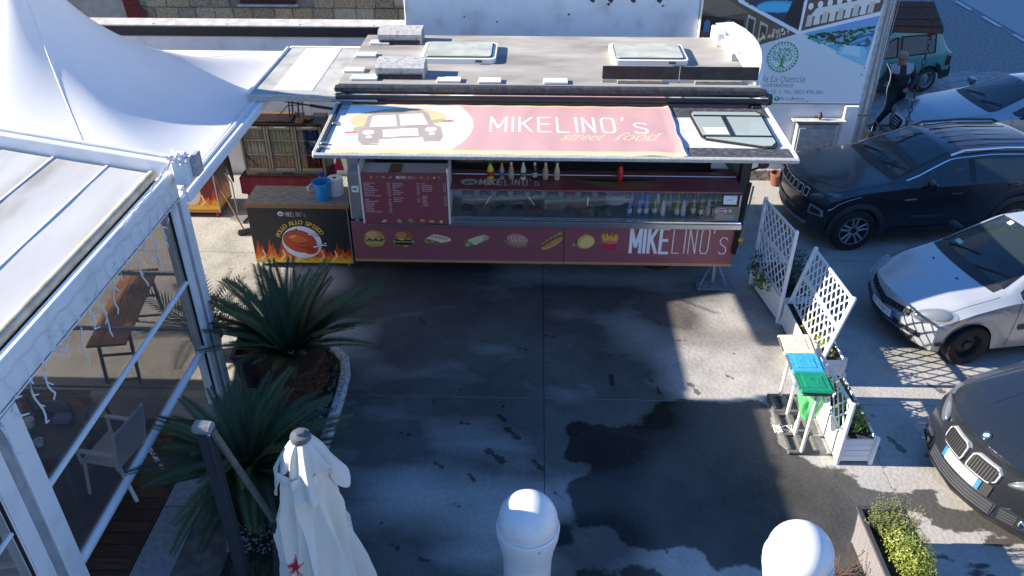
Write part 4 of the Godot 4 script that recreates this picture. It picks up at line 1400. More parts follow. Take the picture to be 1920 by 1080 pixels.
	# menu board in its white box
	var mbx := part("menu_box", mb().span(V(-2.34, 1.12, -10.4), V(-1.16, 1.14, -10.06)).span(V(-2.36, 1.07, -10.42), V(-2.335, 1.95, -10.03), 0.004).span(V(-1.165, 1.07, -10.42), V(-1.14, 1.92, -10.03), 0.004).span(V(-2.334, 1.8, -10.42), V(-1.166, 1.82, -10.06), 0.003), white, t)
	part("menu_panel", mb().span(V(-2.36, 1.055, -10.058), V(-1.14, 1.84, -10.04), 0.003), mar, mbx)
	part("cardboard", mb().span(V(-1.96, 1.822, -10.35), V(-1.8, 1.84, -10.08)), mat("cardboard", C(0.22, 0.14, 0.07), 0.9), mbx)
	var MW := 1098
	var MH := 706
	var m := Canvas.new(MW, MH, S("8a4852"))
	var inkc := S("e8d8da")
	var kinds := ["burger", "double", "toast", "wrap", "roll", "hotdog", "taco", "fries"]
	for i in 8:
		food(m, kinds[i], [150, 220, 300, 385, 765, 845, 920, 985][i], 52, 24)
	m.ell(478, 52, 24, 20, S("e6e2e0"))
	bus_logo(m, 478, 54, 14, S("2d2327"), S("e6e2e0"))
	brand(m, 512, 34, 36, inkc, 0.12, 0.07, 0.4)
	m.text("street food", 640, 66, 16, S("b5704e"), "Droid Serif", 400, 0.9, 0, 0.5)
	for q in [[40, 98, "Panini"], [400, 98, "Pollo"], [760, 98, "Bibite"], [760, 275, "Salse"]]:
		m.text(q[2], q[0], q[1] + 10, 26, S("b5522e"), "Droid Serif", 400, 1.0, 0, 0.4)
	var items := [
		["PANINI CON PATATINE", "HAMBURGER", "SALSICCIA E PATATE", "PORCHETTA E PATATE", "MOZZARELLA IN CARROZZA", "COTOLETTA DI POLLO", "WURSTEL E PATATE", "PANUOZZO DI POLLO CROCCANTE", "", "PIADINE", "PIADINA BACON E CHEDDAR", "PIADINA SPECIALE", "PIADINA PICCANTE", "PIADINA POLLO", "CON SALSICCIA", "PIADINA DOPPIA", "CON MORTADELLA E PISTACCHIO"],
		["PANINO CON POLLO", "HAMBURGER DI POLLO", "KEBAB DI POLLO", "WRAP", "CROCCHETTE", "COTOLETTA DI POLLO", "PICCOLA FAME", "", "POLLO ALLO SPIEDO", "MEZZO POLLO", "ALETTE DI POLLO"],
		["ACQUA", "COLA IN BOTTIGLIA", "BIRRA IN BOTTIGLIA", "SPRITZ IN BOTTIGLIA", "BIBITE IN LATTINA", "", "", "MAIONESE", "KETCHUP", "SENAPE", "BARBECUE", "PICCANTE", "TARTUFATA"]]
	for col in 3:
		var x: float = [42, 404, 764][col]
		var y := 128.0
		for s: String in items[col]:
			if s:
				m.text(s, x, y + 10, 11.5, inkc, "Droid Sans", 700, 0.82)
				m.text("€ %d,00" % (3 + (s.length() % 4)), x + [330, 330, 300][col], y + 10, 11.5, inkc, "Droid Sans", 700, 0.8, 2)
			y += 25.0
	for q in [["wrap", 260, 50], ["burger", 455, 46], ["double", 600, 66], ["fries", 745, 55], ["toast", 860, 44], ["taco", 975, 40]]:
		food(m, q[0], q[1], 660, q[2])
	m.rect(0, MH - 8, MW, 8, S("2c3138"))
	print_plane("menu_print", -2.355, -1.145, 1.06, 1.835, -10.036, pmat("menu_print", m.tex(1), 0.4), mbx)
	# steel end box with a sticker
	part("end_box", mb().span(V(-2.57, 1.03, -10.6), V(-2.37, 1.75, -10.22), 0.01), mats.brushed, t)
	var sc := Canvas.new(120, 120, S("e6e8ea"))
	sc.poly(P2([20, 40, 60, 60, 60, 40, 100, 80, 60, 80, 60, 70, 20, 80]), S("333840"))
	print_plane("sticker", -2.52, -2.42, 1.46, 1.56, -10.214, pmat("sticker_print", sc.tex(1), 0.6), t)
	# what stands inside, seen dimly over the counter
	part("inner_shelf", mb().span(V(-2.5, 1.3, -12.75), V(2.9, 1.34, -12.1)), mats.brushed, t)
	part("inner_cupboard", mb().span(V(-2.5, 0.6, -12.74), V(2.9, 1.29, -12.15), 0.01), grey, t)
	part("hob", mb().span(V(0.3, 1.345, -12.7), V(1.6, 1.65, -12.15), 0.02), mats.brushed, t)
	part("hood", mb().prism(P2([-12.75, 2.3, -12.0, 2.2, -12.0, 2.3, -12.4, 2.7, -12.75, 2.7]), 2.4, V(0.0, 0, 0), Basis(V(0, 0, 1), V(0, 1, 0), V(1, 0, 0))), mats.brushed, t)
	part("oak_panel", mb().span(V(-1.1, 1.6, -10.98), V(-0.72, 1.86, -10.95), 0.004).span(V(-0.7, 1.6, -10.98), V(-0.32, 1.86, -10.95), 0.004), mats.wood_orange, t)
	part("green_board", mb().span(V(0.05, 1.6, -11.02), V(0.42, 1.85, -10.99), 0.004), mat("board_green", C(0.02, 0.12, 0.04), 0.6), t)
	part("red_cover", mb().span(V(0.3, 1.82, -11.5), V(1.25, 2.0, -11.2), 0.03), mat("red_cloth", C(0.3, 0.02, 0.025), 0.8), t)
	part("grey_machine", mb().span(V(0.5, 1.58, -11.4), V(1.2, 1.81, -11.1), 0.02), mats.dark_grey, t)
	part("white_side", mb().prism(P2([0, 0, 0.25, 0, 0, 0.35]), 0.02, V(2.55, 1.58, -10.9)), white, t)
	part("rack", mb().span(V(-1.2, 1.56, -10.62), V(-1.17, 2.5, -10.57)).span(V(-2.4, 2.1, -10.7), V(-1.2, 2.12, -10.62)).span(V(-1.95, 1.85, -10.7), V(-1.92, 2.5, -10.66)), mats.white_paint, t)
	# support stands
	for x in [2.68]:
		var st := part("stand", mb().bar(V(x, 0.42, -10.35), V(x - 0.2, 0.02, -10.2), 0.02, 0.02).bar(V(x, 0.42, -10.35), V(x + 0.18, 0.02, -10.2), 0.02, 0.02).cyl(V(x, 0.45, -10.35), V(x, 0.03, -10.3), 0.035, 0.035, 8), mats.brushed, t)
		part("stand_plate", mb().box(V(x, 0.012, -10.28), V(0.52, 0.02, 0.36), 0.005), tmat("plate_blue", [[0.2, C(0.16, 0.19, 0.22)], [0.8, C(0.26, 0.29, 0.32)]], 2.0, 0.7), st)
	# right edge fittings
	part("edge_post", mb().bar(V(2.86, 0.62, -10.12), V(2.9, 1.75, -10.06), 0.05, 0.05), mats.black_metal, t)
	part("edge_tube", mb().cyl(V(2.92, 0.95, -10.05), V(2.95, 1.72, -10.02), 0.014, 0.014, 6), mats.steel, t)
	part("marker_lamp", mb().lathe([Vector2(0, 0), Vector2(0.045, 0.005), Vector2(0.035, 0.03), Vector2(0, 0.035)], 10, V(2.92, 0.86, -10.1), Basis(V(1, 0, 0), PI / 2)), mat("amber", C(0.7, 0.25, 0.02), 0.25), t, 50)
	part("reflector", mb().box(V(2.86, 0.68, -10.13), V(0.09, 0.05, 0.02), 0.004), mats.red_plastic, t)
	var mir := part("mirror", mb().box(V(3.33, 1.72, -11.0), V(0.17, 0.36, 0.08), 0.03, Basis(V(0, 1, 0), 0.3)), mat("mirror_back", C(0.12, 0.04, 0.045), 0.35), t)
	part("mirror_arm", mb().bar(V(3.0, 1.5, -10.9), V(3.3, 1.56, -11.0), 0.025, 0.025), mats.black_metal, mir)


func make_bottle(called: String, label: String, h: float, r: float, body: Material, cap: Material, lab: Material, at: Vector3, group := "", flat := false) -> Node3D:
	var o := thing(called, label, "bottle", at, rng.randf_range(-0.3, 0.3), group)
	part("body", mb().lathe([Vector2(0, 0), Vector2(r * 0.9, 0.0), Vector2(r, h * 0.03), Vector2(r, h * 0.5), Vector2(r * 0.95, h * 0.6), Vector2(r * 0.55, h * 0.78), Vector2(r * 0.4, h * 0.88), Vector2(0, h * 0.885)], 12), body, o, 50)
	part("cap", mb().lathe([Vector2(r * 0.46, h * 0.86), Vector2(r * 0.46, h * 0.97), Vector2(r * 0.3, h), Vector2(0, h)], 10), cap, o, 50)
	part("label", mb().lathe([Vector2(r * 1.02, h * 0.16), Vector2(r * 1.02, h * 0.45)], 12), lab, o, 50)
	if flat:
		o.scale = V(1.15, 1, 0.75)
	return o


const ORD := ["first", "second", "third", "fourth", "fifth", "sixth", "seventh", "eighth", "ninth", "tenth", "eleventh", "twelfth", "thirteenth"]

func truck_goods() -> void:
	var y := 1.576
	var lw := mat("label_white", C(0.42, 0.42, 0.41), 0.6)
	var wc = mats.white_paint
	var red := mat("cap_red", C(0.5, 0.03, 0.02), 0.4)
	var grp := "sauce bottles on the counter top"
	make_bottle("sauce_bottle", "bright yellow mustard bottle with a green cap, leftmost of the sauces on the counter", 0.25, 0.042, mat("mustard", C(0.75, 0.55, 0.02), 0.35), mat("cap_green", C(0.03, 0.25, 0.05), 0.4), red, V(-0.6, y, -10.47), grp, true)
	make_bottle("sauce_bottle", "clear sauce bottle with a yellow cap and blue label beside the mustard", 0.23, 0.036, mat("pale_sauce", C(0.35, 0.3, 0.28), 0.3), mat("cap_yellow", C(0.75, 0.5, 0.02), 0.4), mat("label_blue", C(0.08, 0.12, 0.3), 0.6), V(-0.44, y, -10.47), grp)
	make_bottle("sauce_bottle", "orange sauce bottle between the blue-labelled one and the white one", 0.25, 0.04, mat("orange_sauce", C(0.62, 0.27, 0.13), 0.3), wc, lw, V(-0.31, y, -10.47), grp)
	make_bottle("sauce_bottle", "white sauce bottle with a dark label, in the middle of the sauce row", 0.25, 0.04, mat("white_sauce", C(0.68, 0.65, 0.56), 0.3), wc, mat("label_grey", C(0.2, 0.18, 0.16), 0.6), V(-0.14, y, -10.47), grp)
	make_bottle("sauce_bottle", "dark brown sauce bottle with a white cap on the counter top", 0.25, 0.038, mat("dark_sauce", C(0.03, 0.012, 0.014), 0.2), wc, lw, V(0.02, y, -10.47), grp)
	make_bottle("sauce_bottle", "orange sauce bottle right of the dark brown one", 0.25, 0.04, mats.orange_sauce, wc, lw, V(0.17, y, -10.47), grp)
	make_bottle("sauce_bottle", "pale yellow sauce bottle, rightmost of the sauces on the counter", 0.25, 0.04, mat("cream_sauce", C(0.68, 0.53, 0.28), 0.3), wc, lw, V(0.33, y, -10.47), grp)
	var to := thing("torch_lighter", "red plastic squeeze handle standing on the case top", "dispenser", V(1.2, y, -10.36))
	part("body", mb().lathe([Vector2(0, 0.05), Vector2(0.035, 0.06), Vector2(0.045, 0.12), Vector2(0.04, 0.2), Vector2(0.025, 0.26), Vector2(0, 0.27)], 10), mats.red_plastic, to, 50)
	part("foot", mb().box(V(0, 0.03, 0.02), V(0.07, 0.06, 0.05), 0.012), mat("dark_red", C(0.25, 0.01, 0.01), 0.4), to)
	# trays of food in the case
	var food_m := []
	for q in [["meat_dark", C(0.05, 0.022, 0.012)], ["meat_brown", C(0.13, 0.06, 0.03)], ["peppers", C(0.25, 0.05, 0.02)], ["mush", C(0.09, 0.06, 0.03)], ["greens", C(0.07, 0.1, 0.03)], ["fried", C(0.28, 0.15, 0.05)]]:
		var cc: Color = q[1]
		food_m.append(tmat(q[0], [[0.2, cc * 0.4], [0.5, cc], [0.85, cc * 1.9]], 9.0, 0.5, 0.05, 4, 1.5))
	var clear := mat("tray_plastic", C(0.3, 0.34, 0.36), 0.08, 0.0, 0.1)
	var names := ["dark meat", "brown meat slices", "fried peppers", "mushrooms", "leafy greens", "fried pieces"]
	for row in 2:
		for i in 9:
			var x := -0.92 + i * 0.24
			var z := -10.24 - row * 0.28
			var yy := 1.162 + row * 0.11
			var kind := (i * 5 + row * 2) % 6
			var place := ("front" if row == 0 else "back")
			var tr := thing("food_tray", "tray of %s, %s from the left in the case's %s row" % [names[kind], ORD[i], place], "tray", V(x, yy, z), 0.0, "trays in the display case")
			part("tray", mb().grid([[V(-0.1, 0.11, 0.12), V(0.1, 0.11, 0.12), V(0.1, 0.11, -0.12), V(-0.1, 0.11, -0.12)], [V(-0.085, 0.0, 0.105), V(0.085, 0.0, 0.105), V(0.085, 0.0, -0.105), V(-0.085, 0.0, -0.105)]], false, true).box(V(0, 0.003, 0), V(0.17, 0.005, 0.21)), clear, tr)
			var g := []
			for a in 7:
				var r2 := []
				for b in 7:
					var u := a / 6.0 - 0.5
					var v := b / 6.0 - 0.5
					r2.append(V(u * 0.165, 0.065 + 0.055 * (1 - 3.0 * (u * u + v * v)) * rng.randf_range(0.75, 1.1), v * 0.21))
				g.append(r2)
			part("food", mb().grid(g, true), food_m[kind], tr, 30)
			if (i + row) % 3 == 1:
				part("spoon", mb().bar(V(0, 0.09, 0), V(rng.randf_range(-0.12, 0.12), 0.22, -0.06), 0.018, 0.006), mats.white_paint, tr)
	var plates := thing("plate_stack", "stack of white oval plates inside the display case", "plates", V(1.16, 1.27, -10.4))
	for i in 5:
		part("plate", mb().lathe([Vector2(0, 0), Vector2(0.09, 0.002), Vector2(0.14, 0.018), Vector2(0.135, 0.022), Vector2(0.09, 0.008), Vector2(0, 0.006)], 18, V(0.01 * (i % 2), 0.03 * i, 0)), mats.white_paint, plates, 40)
	# bottles standing in the right of the case
	var kinds := [["blue water bottle", mat("pet_blue", C(0.03, 0.13, 0.42), 0.15), C(0.05, 0.1, 0.4)], ["green water bottle", mat("pet_green", C(0.02, 0.2, 0.07), 0.15), C(0.5, 0.1, 0.08)], ["clear water bottle", mat("pet_clear", C(0.35, 0.42, 0.45), 0.12), C(0.1, 0.2, 0.5)], ["brown beer bottle", mat("beer_brown", C(0.06, 0.025, 0.01), 0.12), C(0.5, 0.1, 0.05)], ["yellow drink can", mat("can_yellow", C(0.55, 0.42, 0.02), 0.3), C(0.1, 0.1, 0.1)], ["dark cola bottle", mat("cola_dark", C(0.03, 0.012, 0.01), 0.12), C(0.5, 0.03, 0.03)]]
	var protos := {}
	for row in 3:
		for i in 13:
			var x := 1.36 + i * 0.108 + (0.05 if row % 2 else 0.0) + rng.randf_range(-0.022, 0.022)
			if rng.randf() < 0.12 and i > 2: continue
			if x > 2.78: continue
			var kd := 0
			if i < 3: kd = 0
			elif i < 7: kd = 1 if (i + row) % 4 else 2
			else: kd = [3, 4, 2, 5, 1, 3][(i * 2 + row) % 6]
			var at := V(x, 1.162 + row * 0.02, -10.24 - row * 0.17 + rng.randf_range(-0.03, 0.03))
			var h := 0.24 + 0.03 * row
			if kd == 4: h = 0.17
			var lab := "%s, %s from the left in the %s row of the case" % [kinds[kd][0], ORD[i], ["front", "middle", "back"][row]]
			if protos.has([kd, row]):
				copy(protos[[kd, row]], "drink_bottle", lab, at)
			else:
				protos[[kd, row]] = make_bottle("drink_bottle", lab, h, 0.036, kinds[kd][1], mat("drink_cap_%s" % ["blue", "red", "sky", "gold", "black", "scarlet"][kd], kinds[kd][2], 0.4), lw, at, "drinks in the display case")


func side_awning() -> void:
	var o := thing("side_awning", "flat grey awning panel with a pale stripe between the marquee and the truck", "awning")
	var gm := tmat("awning_grey", [[0.15, C(0.28, 0.28, 0.265)], [0.5, C(0.37, 0.37, 0.35)], [0.9, C(0.43, 0.43, 0.405)]], 0.5, 0.75, 0.015, 5, 0.05)
	part("panel", mb().span(V(-3.85, 2.69, -12.72), V(-2.66, 2.72, -10.58)), gm, o)
	var b := mb()
	b.quad(V(-3.58, 2.7245, -10.75), V(-3.03, 2.7245, -10.75), V(-3.03, 2.7245, -12.7), V(-3.58, 2.7245, -12.7))
	part("stripe", b, tmat("stripe_white", [[0.2, C(0.6, 0.59, 0.56)], [0.8, C(0.72, 0.71, 0.69)]], 0.6, 0.7), o)
	part("edge", mb().span(V(-3.88, 2.64, -10.575), V(-2.66, 2.735, -10.53), 0.012), mats.edge_alu, o)
	part("edge", mb().span(V(-3.9, 2.68, -12.72), V(-3.852, 2.745, -10.576), 0.012), mats.white_metal, o)
	part("edge", mb().span(V(-3.85, 2.68, -12.77), V(-2.66, 2.74, -12.725), 0.01), mats.white_metal, o)
	part("gas_strut", mb().cyl(V(-3.42, 2.62, -10.62), V(-3.05, 2.56, -10.62), 0.012, 0.012, 8).cyl(V(-3.05, 2.56, -10.62), V(-2.66, 2.5, -10.62), 0.022, 0.022, 8), mats.black_metal, o, 40)


func fridge() -> void:
	var tb := thing("cloth_table", "low table under a dark red cloth below the bottle fridge", "table", V(-4.16, 0, -12.76))
	part("tabletop", mb().box(V(0, 0.585, 0), V(1.55, 0.03, 0.62)), mats.wood_brown, tb)
	for sx in [-0.7, 0.7]:
		for sz in [-0.25, 0.25]:
			part("leg", mb().span(V(sx - 0.02, 0, sz - 0.02), V(sx + 0.02, 0.57, sz + 0.02)), mats.black_metal, tb)
	var g := []
	for i in 6:
		var row := []
		for j in 50:
			var u := j / 49.0
			var t := i / 5.0
			row.append(V(lerpf(-0.79, 0.79, u), 0.603 - t * 0.28, 0.325 + 0.02 * t * sin(u * 34.0) + 0.015 * t * sin(u * 13.0) + 0.01 * t))
		g.append(row)
	var cl := mb().grid(g, false)
	cl.span(V(-0.79, 0.602, -0.31), V(0.79, 0.606, 0.325))
	solo("tablecloth", cl, tmat("wine_cloth", [[0.2, C(0.16, 0.012, 0.03)], [0.8, C(0.25, 0.025, 0.05)]], 3.0, 0.85), "dark red cloth hanging from the table under the fridge", "cloth", V(-4.16, 0, -12.76), "", 50)
	var f := thing("bottle_fridge", "three door bronze bottle fridge standing on the red cloth", "fridge", V(-4.16, 0.612, -12.78))
	var bronze := mat("bronze", C(0.27, 0.245, 0.205), 0.4, 0.4)
	var dark := mat("fridge_dark", C(0.02, 0.02, 0.022), 0.4)
	part("back", mb().span(V(-0.69, 0, -0.26), V(0.69, 0.9, -0.24)), dark, f)
	part("side", mb().span(V(-0.69, 0, -0.24), V(-0.66, 0.9, 0.24)), dark, f)
	part("side", mb().span(V(0.66, 0, -0.24), V(0.69, 0.9, 0.24)), dark, f)
	part("top", mb().span(V(-0.69, 0.9, -0.26), V(0.69, 0.93, 0.26), 0.006), dark, f)
	part("bottom", mb().span(V(-0.66, 0.0, -0.24), V(0.66, 0.1, 0.25)), dark, f)
	var gr := part("grille", mb().span(V(-0.68, 0.0, 0.251), V(0.68, 0.085, 0.262)), bronze, f)
	for i in 42:
		part("slot", mb().span(V(-0.5 + i * 0.025, 0.015, 0.262), V(-0.488 + i * 0.025, 0.07, 0.266)), dark, gr)
	part("display", mb().span(V(-0.07, 0.02, 0.262), V(0.12, 0.068, 0.27)), dark, f)
	for i in 3:
		var sh := part("shelf", mb().span(V(-0.65, 0.105 + i * 0.25, -0.22), V(0.65, 0.112 + i * 0.25, 0.2)), mats.steel, f)
	for d in 3:
		var x0 := -0.685 + d * 0.458
		var x1 := x0 + 0.45
		var dr := part("door", mb().span(V(x0, 0.095, 0.245), V(x0 + 0.038, 0.885, 0.28), 0.006).span(V(x1 - 0.038, 0.095, 0.245), V(x1, 0.885, 0.28), 0.006).span(V(x0 + 0.05, 0.095, 0.245), V(x1 - 0.05, 0.15, 0.279), 0.006).span(V(x0 + 0.05, 0.83, 0.245), V(x1 - 0.05, 0.885, 0.279), 0.006), bronze, f)
		part("pane", mb().span(V(x0 + 0.05, 0.15, 0.258), V(x1 - 0.05, 0.83, 0.262)), mat("fridge_glass", C(0.015, 0.017, 0.016), 0.05, 0.0, 0.12), dr)
		part("handle", mb().span(V(x0 + 0.15, 0.872, 0.281), V(x1 - 0.12, 0.884, 0.296)), mats.white_paint, dr)
	var cols := [mat("bf_dark", C(0.06, 0.025, 0.02), 0.2), mat("bf_pink", C(0.4, 0.14, 0.12), 0.3), mat("bf_green", C(0.16, 0.34, 0.08), 0.2), mat("bf_blue", C(0.04, 0.09, 0.42), 0.2), mat("bf_red", C(0.5, 0.06, 0.04), 0.25), mat("bf_clear", C(0.5, 0.54, 0.5), 0.15), mat("bf_orange", C(0.65, 0.22, 0.07), 0.3)]
	var cn := ["dark", "pink", "green", "blue", "red", "clear", "orange"]
	var pick := [[6, 5, 1], [6, 2, 2], [4, 3, 3]]
	var proto := []
	for i in 7:
		proto.append(null)
	for d in 3:
		for s in 3:
			for i in 6:
				if d == 0 and s == 2 and i > 3: continue
				var ci: int = pick[d][s]
				if d == 0 and s == 2 and i < 2: ci = 0
				var at := V(-4.16 - 0.685 + d * 0.458 + 0.075 + i * 0.06, 0.612 + 0.114 + s * 0.25, -12.78 + 0.12 - 0.02 * (i % 2))
				var lab := "%s bottle %s of the %s shelf, behind the fridge's %s door" % [cn[ci], ["at the left end", "second from the left", "third from the left", "third from the right", "second from the right", "at the right end"][i], ["bottom", "middle", "top"][s], ["left", "middle", "right"][d]]
				if proto[ci] == null:
					var o := solo("fridge_bottle", mb().lathe([Vector2(0, 0), Vector2(0.025, 0), Vector2(0.026, 0.09), Vector2(0.011, 0.135), Vector2(0.01, 0.16), Vector2(0.013, 0.163), Vector2(0.013, 0.175), Vector2(0, 0.176)], 8), cols[ci], lab, "bottle", at, "bottles in the bronze fridge", 50)
					proto[ci] = o
				else:
					copy(proto[ci], "fridge_bottle", lab, at)
	var pl := thing("plank", "old brown plank lying on top of the fridge", "plank", V(-4.45, 1.545, -12.76), 0.05)
	part("board", mb().box(V(0, 0.02, 0), V(0.95, 0.04, 0.4), 0.006), mats.wood_brown, pl)
	var tr := thing("metal_trestle", "black folded metal legs standing upright on the fridge", "trestle", V(-3.92, 1.587, -12.72))
	for sx in [-0.1, -0.03, 0.06, 0.12]:
		part("leg", mb().bar(V(sx, 0, 0.1 - absf(sx)), V(sx + 0.02, 0.42, -0.02), 0.025, 0.012), mats.black_metal, tr)
	part("brace", mb().bar(V(-0.25, 0.05, 0.1), V(0.0, 0.3, 0.02), 0.02, 0.01).bar(V(-0.08, 0.2, 0.03), V(0.14, 0.22, 0.03), 0.02, 0.01), mats.black_metal, tr)
	for q in [[-3.82, -12.6, 0.1], [-3.72, -12.72, -0.1]]:
		var wbl := solo("wood_offcut", mb().box(V(0, 0.03, 0), V(0.14, 0.06, 0.2), 0.02, Basis(V(0, 1, 0), q[2])), mats.wood_brown, "rounded wood offcut on the fridge, %s" % ("nearer the front" if q[1] > -12.65 else "behind the other one"), "wood", V(q[0], 1.545, q[1]), "wood offcuts on the fridge")
		if q[0] > -3.75: wbl.position.y = 1.545
	# things against the wall behind the counter
	solo("red_cloth", mb().prism(P2([-0.06, 0, 0.08, 0, 0.03, 0.26, 0, 0.28]), 0.05), mat("hot_red", C(0.4, 0.02, 0.06), 0.7), "small red cloth hanging against the truck side behind the counter", "cloth", V(-3.2, 0.85, -12.3))
	solo("wood_post", mb().span(V(-0.04, 0, -0.03), V(0.04, 1.25, 0.03), 0.005), mats.wood_orange, "upright orange wooden post behind the black counter", "post", V(-2.97, 0, -12.2))


func counter_left() -> void:
	var o := thing("chicken_counter", "black counter printed with a roast chicken and flames, beside the truck", "counter", V(-3.45, 0, -10.86))
	var bl := mat("counter_black", C(0.022, 0.023, 0.028), 0.5)
	part("body", mb().span(V(-0.74, 0.09, -0.3), V(0.74, 1.03, 0.3), 0.004), bl, o)
	part("top", mb().span(V(-0.765, 1.032, -0.31), V(0.775, 1.085, 0.315), 0.006), tmat("worn_top", [[0.2, C(0.16, 0.125, 0.11)], [0.5, C(0.25, 0.215, 0.2)], [0.85, C(0.35, 0.32, 0.3)]], 1.5, 0.8, 0.03, 5, 0.3, 0.0, V(0.5, 3, 3)), o)
	part("edge_strip", mb().span(V(-0.765, 1.026, 0.3155), V(0.775, 1.084, 0.32)), mat("wood_edge", C(0.33, 0.16, 0.055), 0.6), o)
	part("corner_trim", mb().span(V(0.735, 0.095, 0.295), V(0.752, 1.025, 0.312), 0.003), mats.brushed, o)
	for sx in [-0.66, 0.66]:
		for sz in [-0.22, 0.22]:
			part("castor", mb().cyl(V(sx - 0.02, 0.045, sz), V(sx + 0.02, 0.045, sz), 0.045, 0.045, 10), mats.brushed, o, 40)
	var W := 1480
	var H := 930
	var c := Canvas.new(W, H, S("2b2b30"))
	c.ell(490, 100, 44, 40, S("e6e6e8"))
	bus_logo(c, 490, 104, 26, S("25252a"), S("e6e6e8"))
	brand(c, 560, 70, 72, S("cfd0d6"), 0.09, 0.06, 0.34)
	c.text("street food", 850, 130, 26, S("6a5a50"), "Droid Serif", 400, 0.9, 0, 0.5)
	flames(c, 0, W, H, 430, 5)
	c.ell(745, 575, 300, 275, S("e9ecf2"))
	# roast chicken
	var ol := S("3a1510")
	var ch := S("cf4a22")
	c.ell(715, 560, 255, 190, ol, 0.25)
	c.ell(715, 560, 245, 180, ch, 0.25)
	c.ell(840, 650, 150, 130, ch, 0.5)
	c.ell(535, 520, 80, 60, ch, -0.6)
	c.poly(P2([600, 400, 690, 340, 710, 350, 660, 420]), ol)
	c.poly(P2([610, 402, 685, 350, 700, 354, 655, 418]), ch)
	c.line([Vector2(860, 440), Vector2(985, 445)], 34, ol)
	c.line([Vector2(860, 440), Vector2(985, 445)], 22, S("eef1f5"))
	for q in [[990, 430], [992, 462]]:
		c.ell(q[0], q[1], 22, 20, ol)
		c.ell(q[0], q[1], 15, 13, S("eef1f5"))
	c.line([Vector2(900, 660), Vector2(1090, 610)], 36, ol)
	c.line([Vector2(900, 660), Vector2(1090, 610)], 24, S("eef1f5"))
	for q in [[1095, 592], [1100, 626]]:
		c.ell(q[0], q[1], 22, 20, ol)
		c.ell(q[0], q[1], 15, 13, S("eef1f5"))
	c.ell(700, 520, 150, 60, S("e06a35"), 0.2)
	c.ell(620, 480, 60, 26, S("f09a5c"), -0.3)
	c.line([Vector2(720, 600), Vector2(800, 570), Vector2(870, 575)], 9, ol)
	c.line([Vector2(640, 630), Vector2(690, 660), Vector2(780, 665)], 9, ol)
	c.ell(860, 690, 80, 50, S("b53a1b"), 0.3)
	# lettering on an arc
	var s := "POLLO ALLO SPIEDO"
	for i in s.length():
		var t := deg_to_rad(-160.0 + 130.0 * i / (s.length() - 1))
		var p := Vector2(745, 575) + Vector2(cos(t) * 362, sin(t) * 338)
		arc_letter(c, s[i], p, t + PI / 2, 68, S("e9bf3c"))
	print_plane("print", -0.735, 0.735, 0.095, 1.024, 0.302, pmat("chicken_print", c.tex(2), 0.45), o)
	# on the counter
	var bu := thing("bucket", "bright blue plastic bucket on the black counter", "bucket", V(-3.08, 1.086, -10.73))
	var blue := mat("bucket_blue", C(0.02, 0.27, 0.62), 0.4)
	part("wall", mb().lathe([Vector2(0, 0.0), Vector2(0.09, 0.0), Vector2(0.132, 0.27), Vector2(0.142, 0.275), Vector2(0.142, 0.29), Vector2(0.126, 0.287), Vector2(0.086, 0.01), Vector2(0, 0.01)], 22), blue, bu, 40)
	part("spout", mb().box(V(0.06, 0.26, 0.118), V(0.09, 0.03, 0.03), 0.01), blue, bu)
	part("handle", mb().tube([V(-0.14, 0.25, 0), V(-0.2, 0.22, 0.06), V(-0.16, 0.2, 0.14)], 0.009), mats.white_paint, bu)
	var ro := thing("paper_roll", "large white paper towel roll behind the blue bucket", "paper roll", V(-2.93, 1.086, -10.92))
	part("paper", mb().lathe([Vector2(0.03, 0), Vector2(0.115, 0), Vector2(0.118, 0.01), Vector2(0.118, 0.25), Vector2(0.112, 0.262), Vector2(0.03, 0.262)], 24), mat("paper", C(0.72, 0.72, 0.7), 0.95), ro, 40)
	part("core", mb().lathe([Vector2(0.03, 0), Vector2(0.03, 0.26)], 14), mats.cardboard, ro, 40)
	var sp := thing("spray_bottle", "clear spray bottle with a blue trigger behind the bucket", "bottle", V(-3.17, 1.086, -11.02), 0.6)
	part("body", mb().lathe([Vector2(0, 0), Vector2(0.04, 0), Vector2(0.042, 0.14), Vector2(0.015, 0.2), Vector2(0.015, 0.23)], 12), mat("spray_clear", C(0.5, 0.55, 0.6), 0.15), sp, 50)
	part("trigger", mb().box(V(0.02, 0.27, 0), V(0.11, 0.045, 0.035), 0.01).box(V(0.04, 0.235, 0), V(0.02, 0.06, 0.025), 0.005), mat("trigger_blue", C(0.02, 0.05, 0.35), 0.4), sp)

	# red cabinet with flames, behind the tent post
	var r := thing("red_cabinet", "dark red cabinet with printed flames standing behind the marquee post", "cabinet", V(-5.95, 0, -12.45))
	var rm := mat("cabinet_red", C(0.15, 0.012, 0.018), 0.45)
	part("body", mb().span(V(-0.68, 0.09, -0.3), V(0.68, 1.55, 0.3), 0.004), rm, r)
	var rc := Canvas.new(1360, 1460, S("6e1820"))
	flames(rc, 0, 1360, 1400, 520, 9)
	rc.rect(0, 1400, 1360, 60, S("c87a3c"))
	rc.ell(900, 1080, 190, 250, S("ded6cc"))
	for q in [[0, -40, 70], [0, 70, 60], [-40, 140, 40]]:
		rc.ell(905 + q[0], 1080 + q[1], q[2], q[2] * 0.8, S("3a2a26"))
	rc.ell(900, 960, 90, 50, S("c96a2c"))
	print_plane("print", -0.68, 0.68, 0.09, 1.55, 0.303, pmat("cabinet_print", rc.tex(2), 0.45), r)
	var r2 := Canvas.new(600, 1460, S("501016"))
	flames(r2, 0, 600, 1400, 560, 4)
	r2.rect(0, 1400, 600, 60, S("9a5a2c"))
	var b := mb()
	b.quad(V(0.683, 0.09, 0.3), V(0.683, 0.09, -0.3), V(0.683, 1.55, -0.3), V(0.683, 1.55, 0.3))
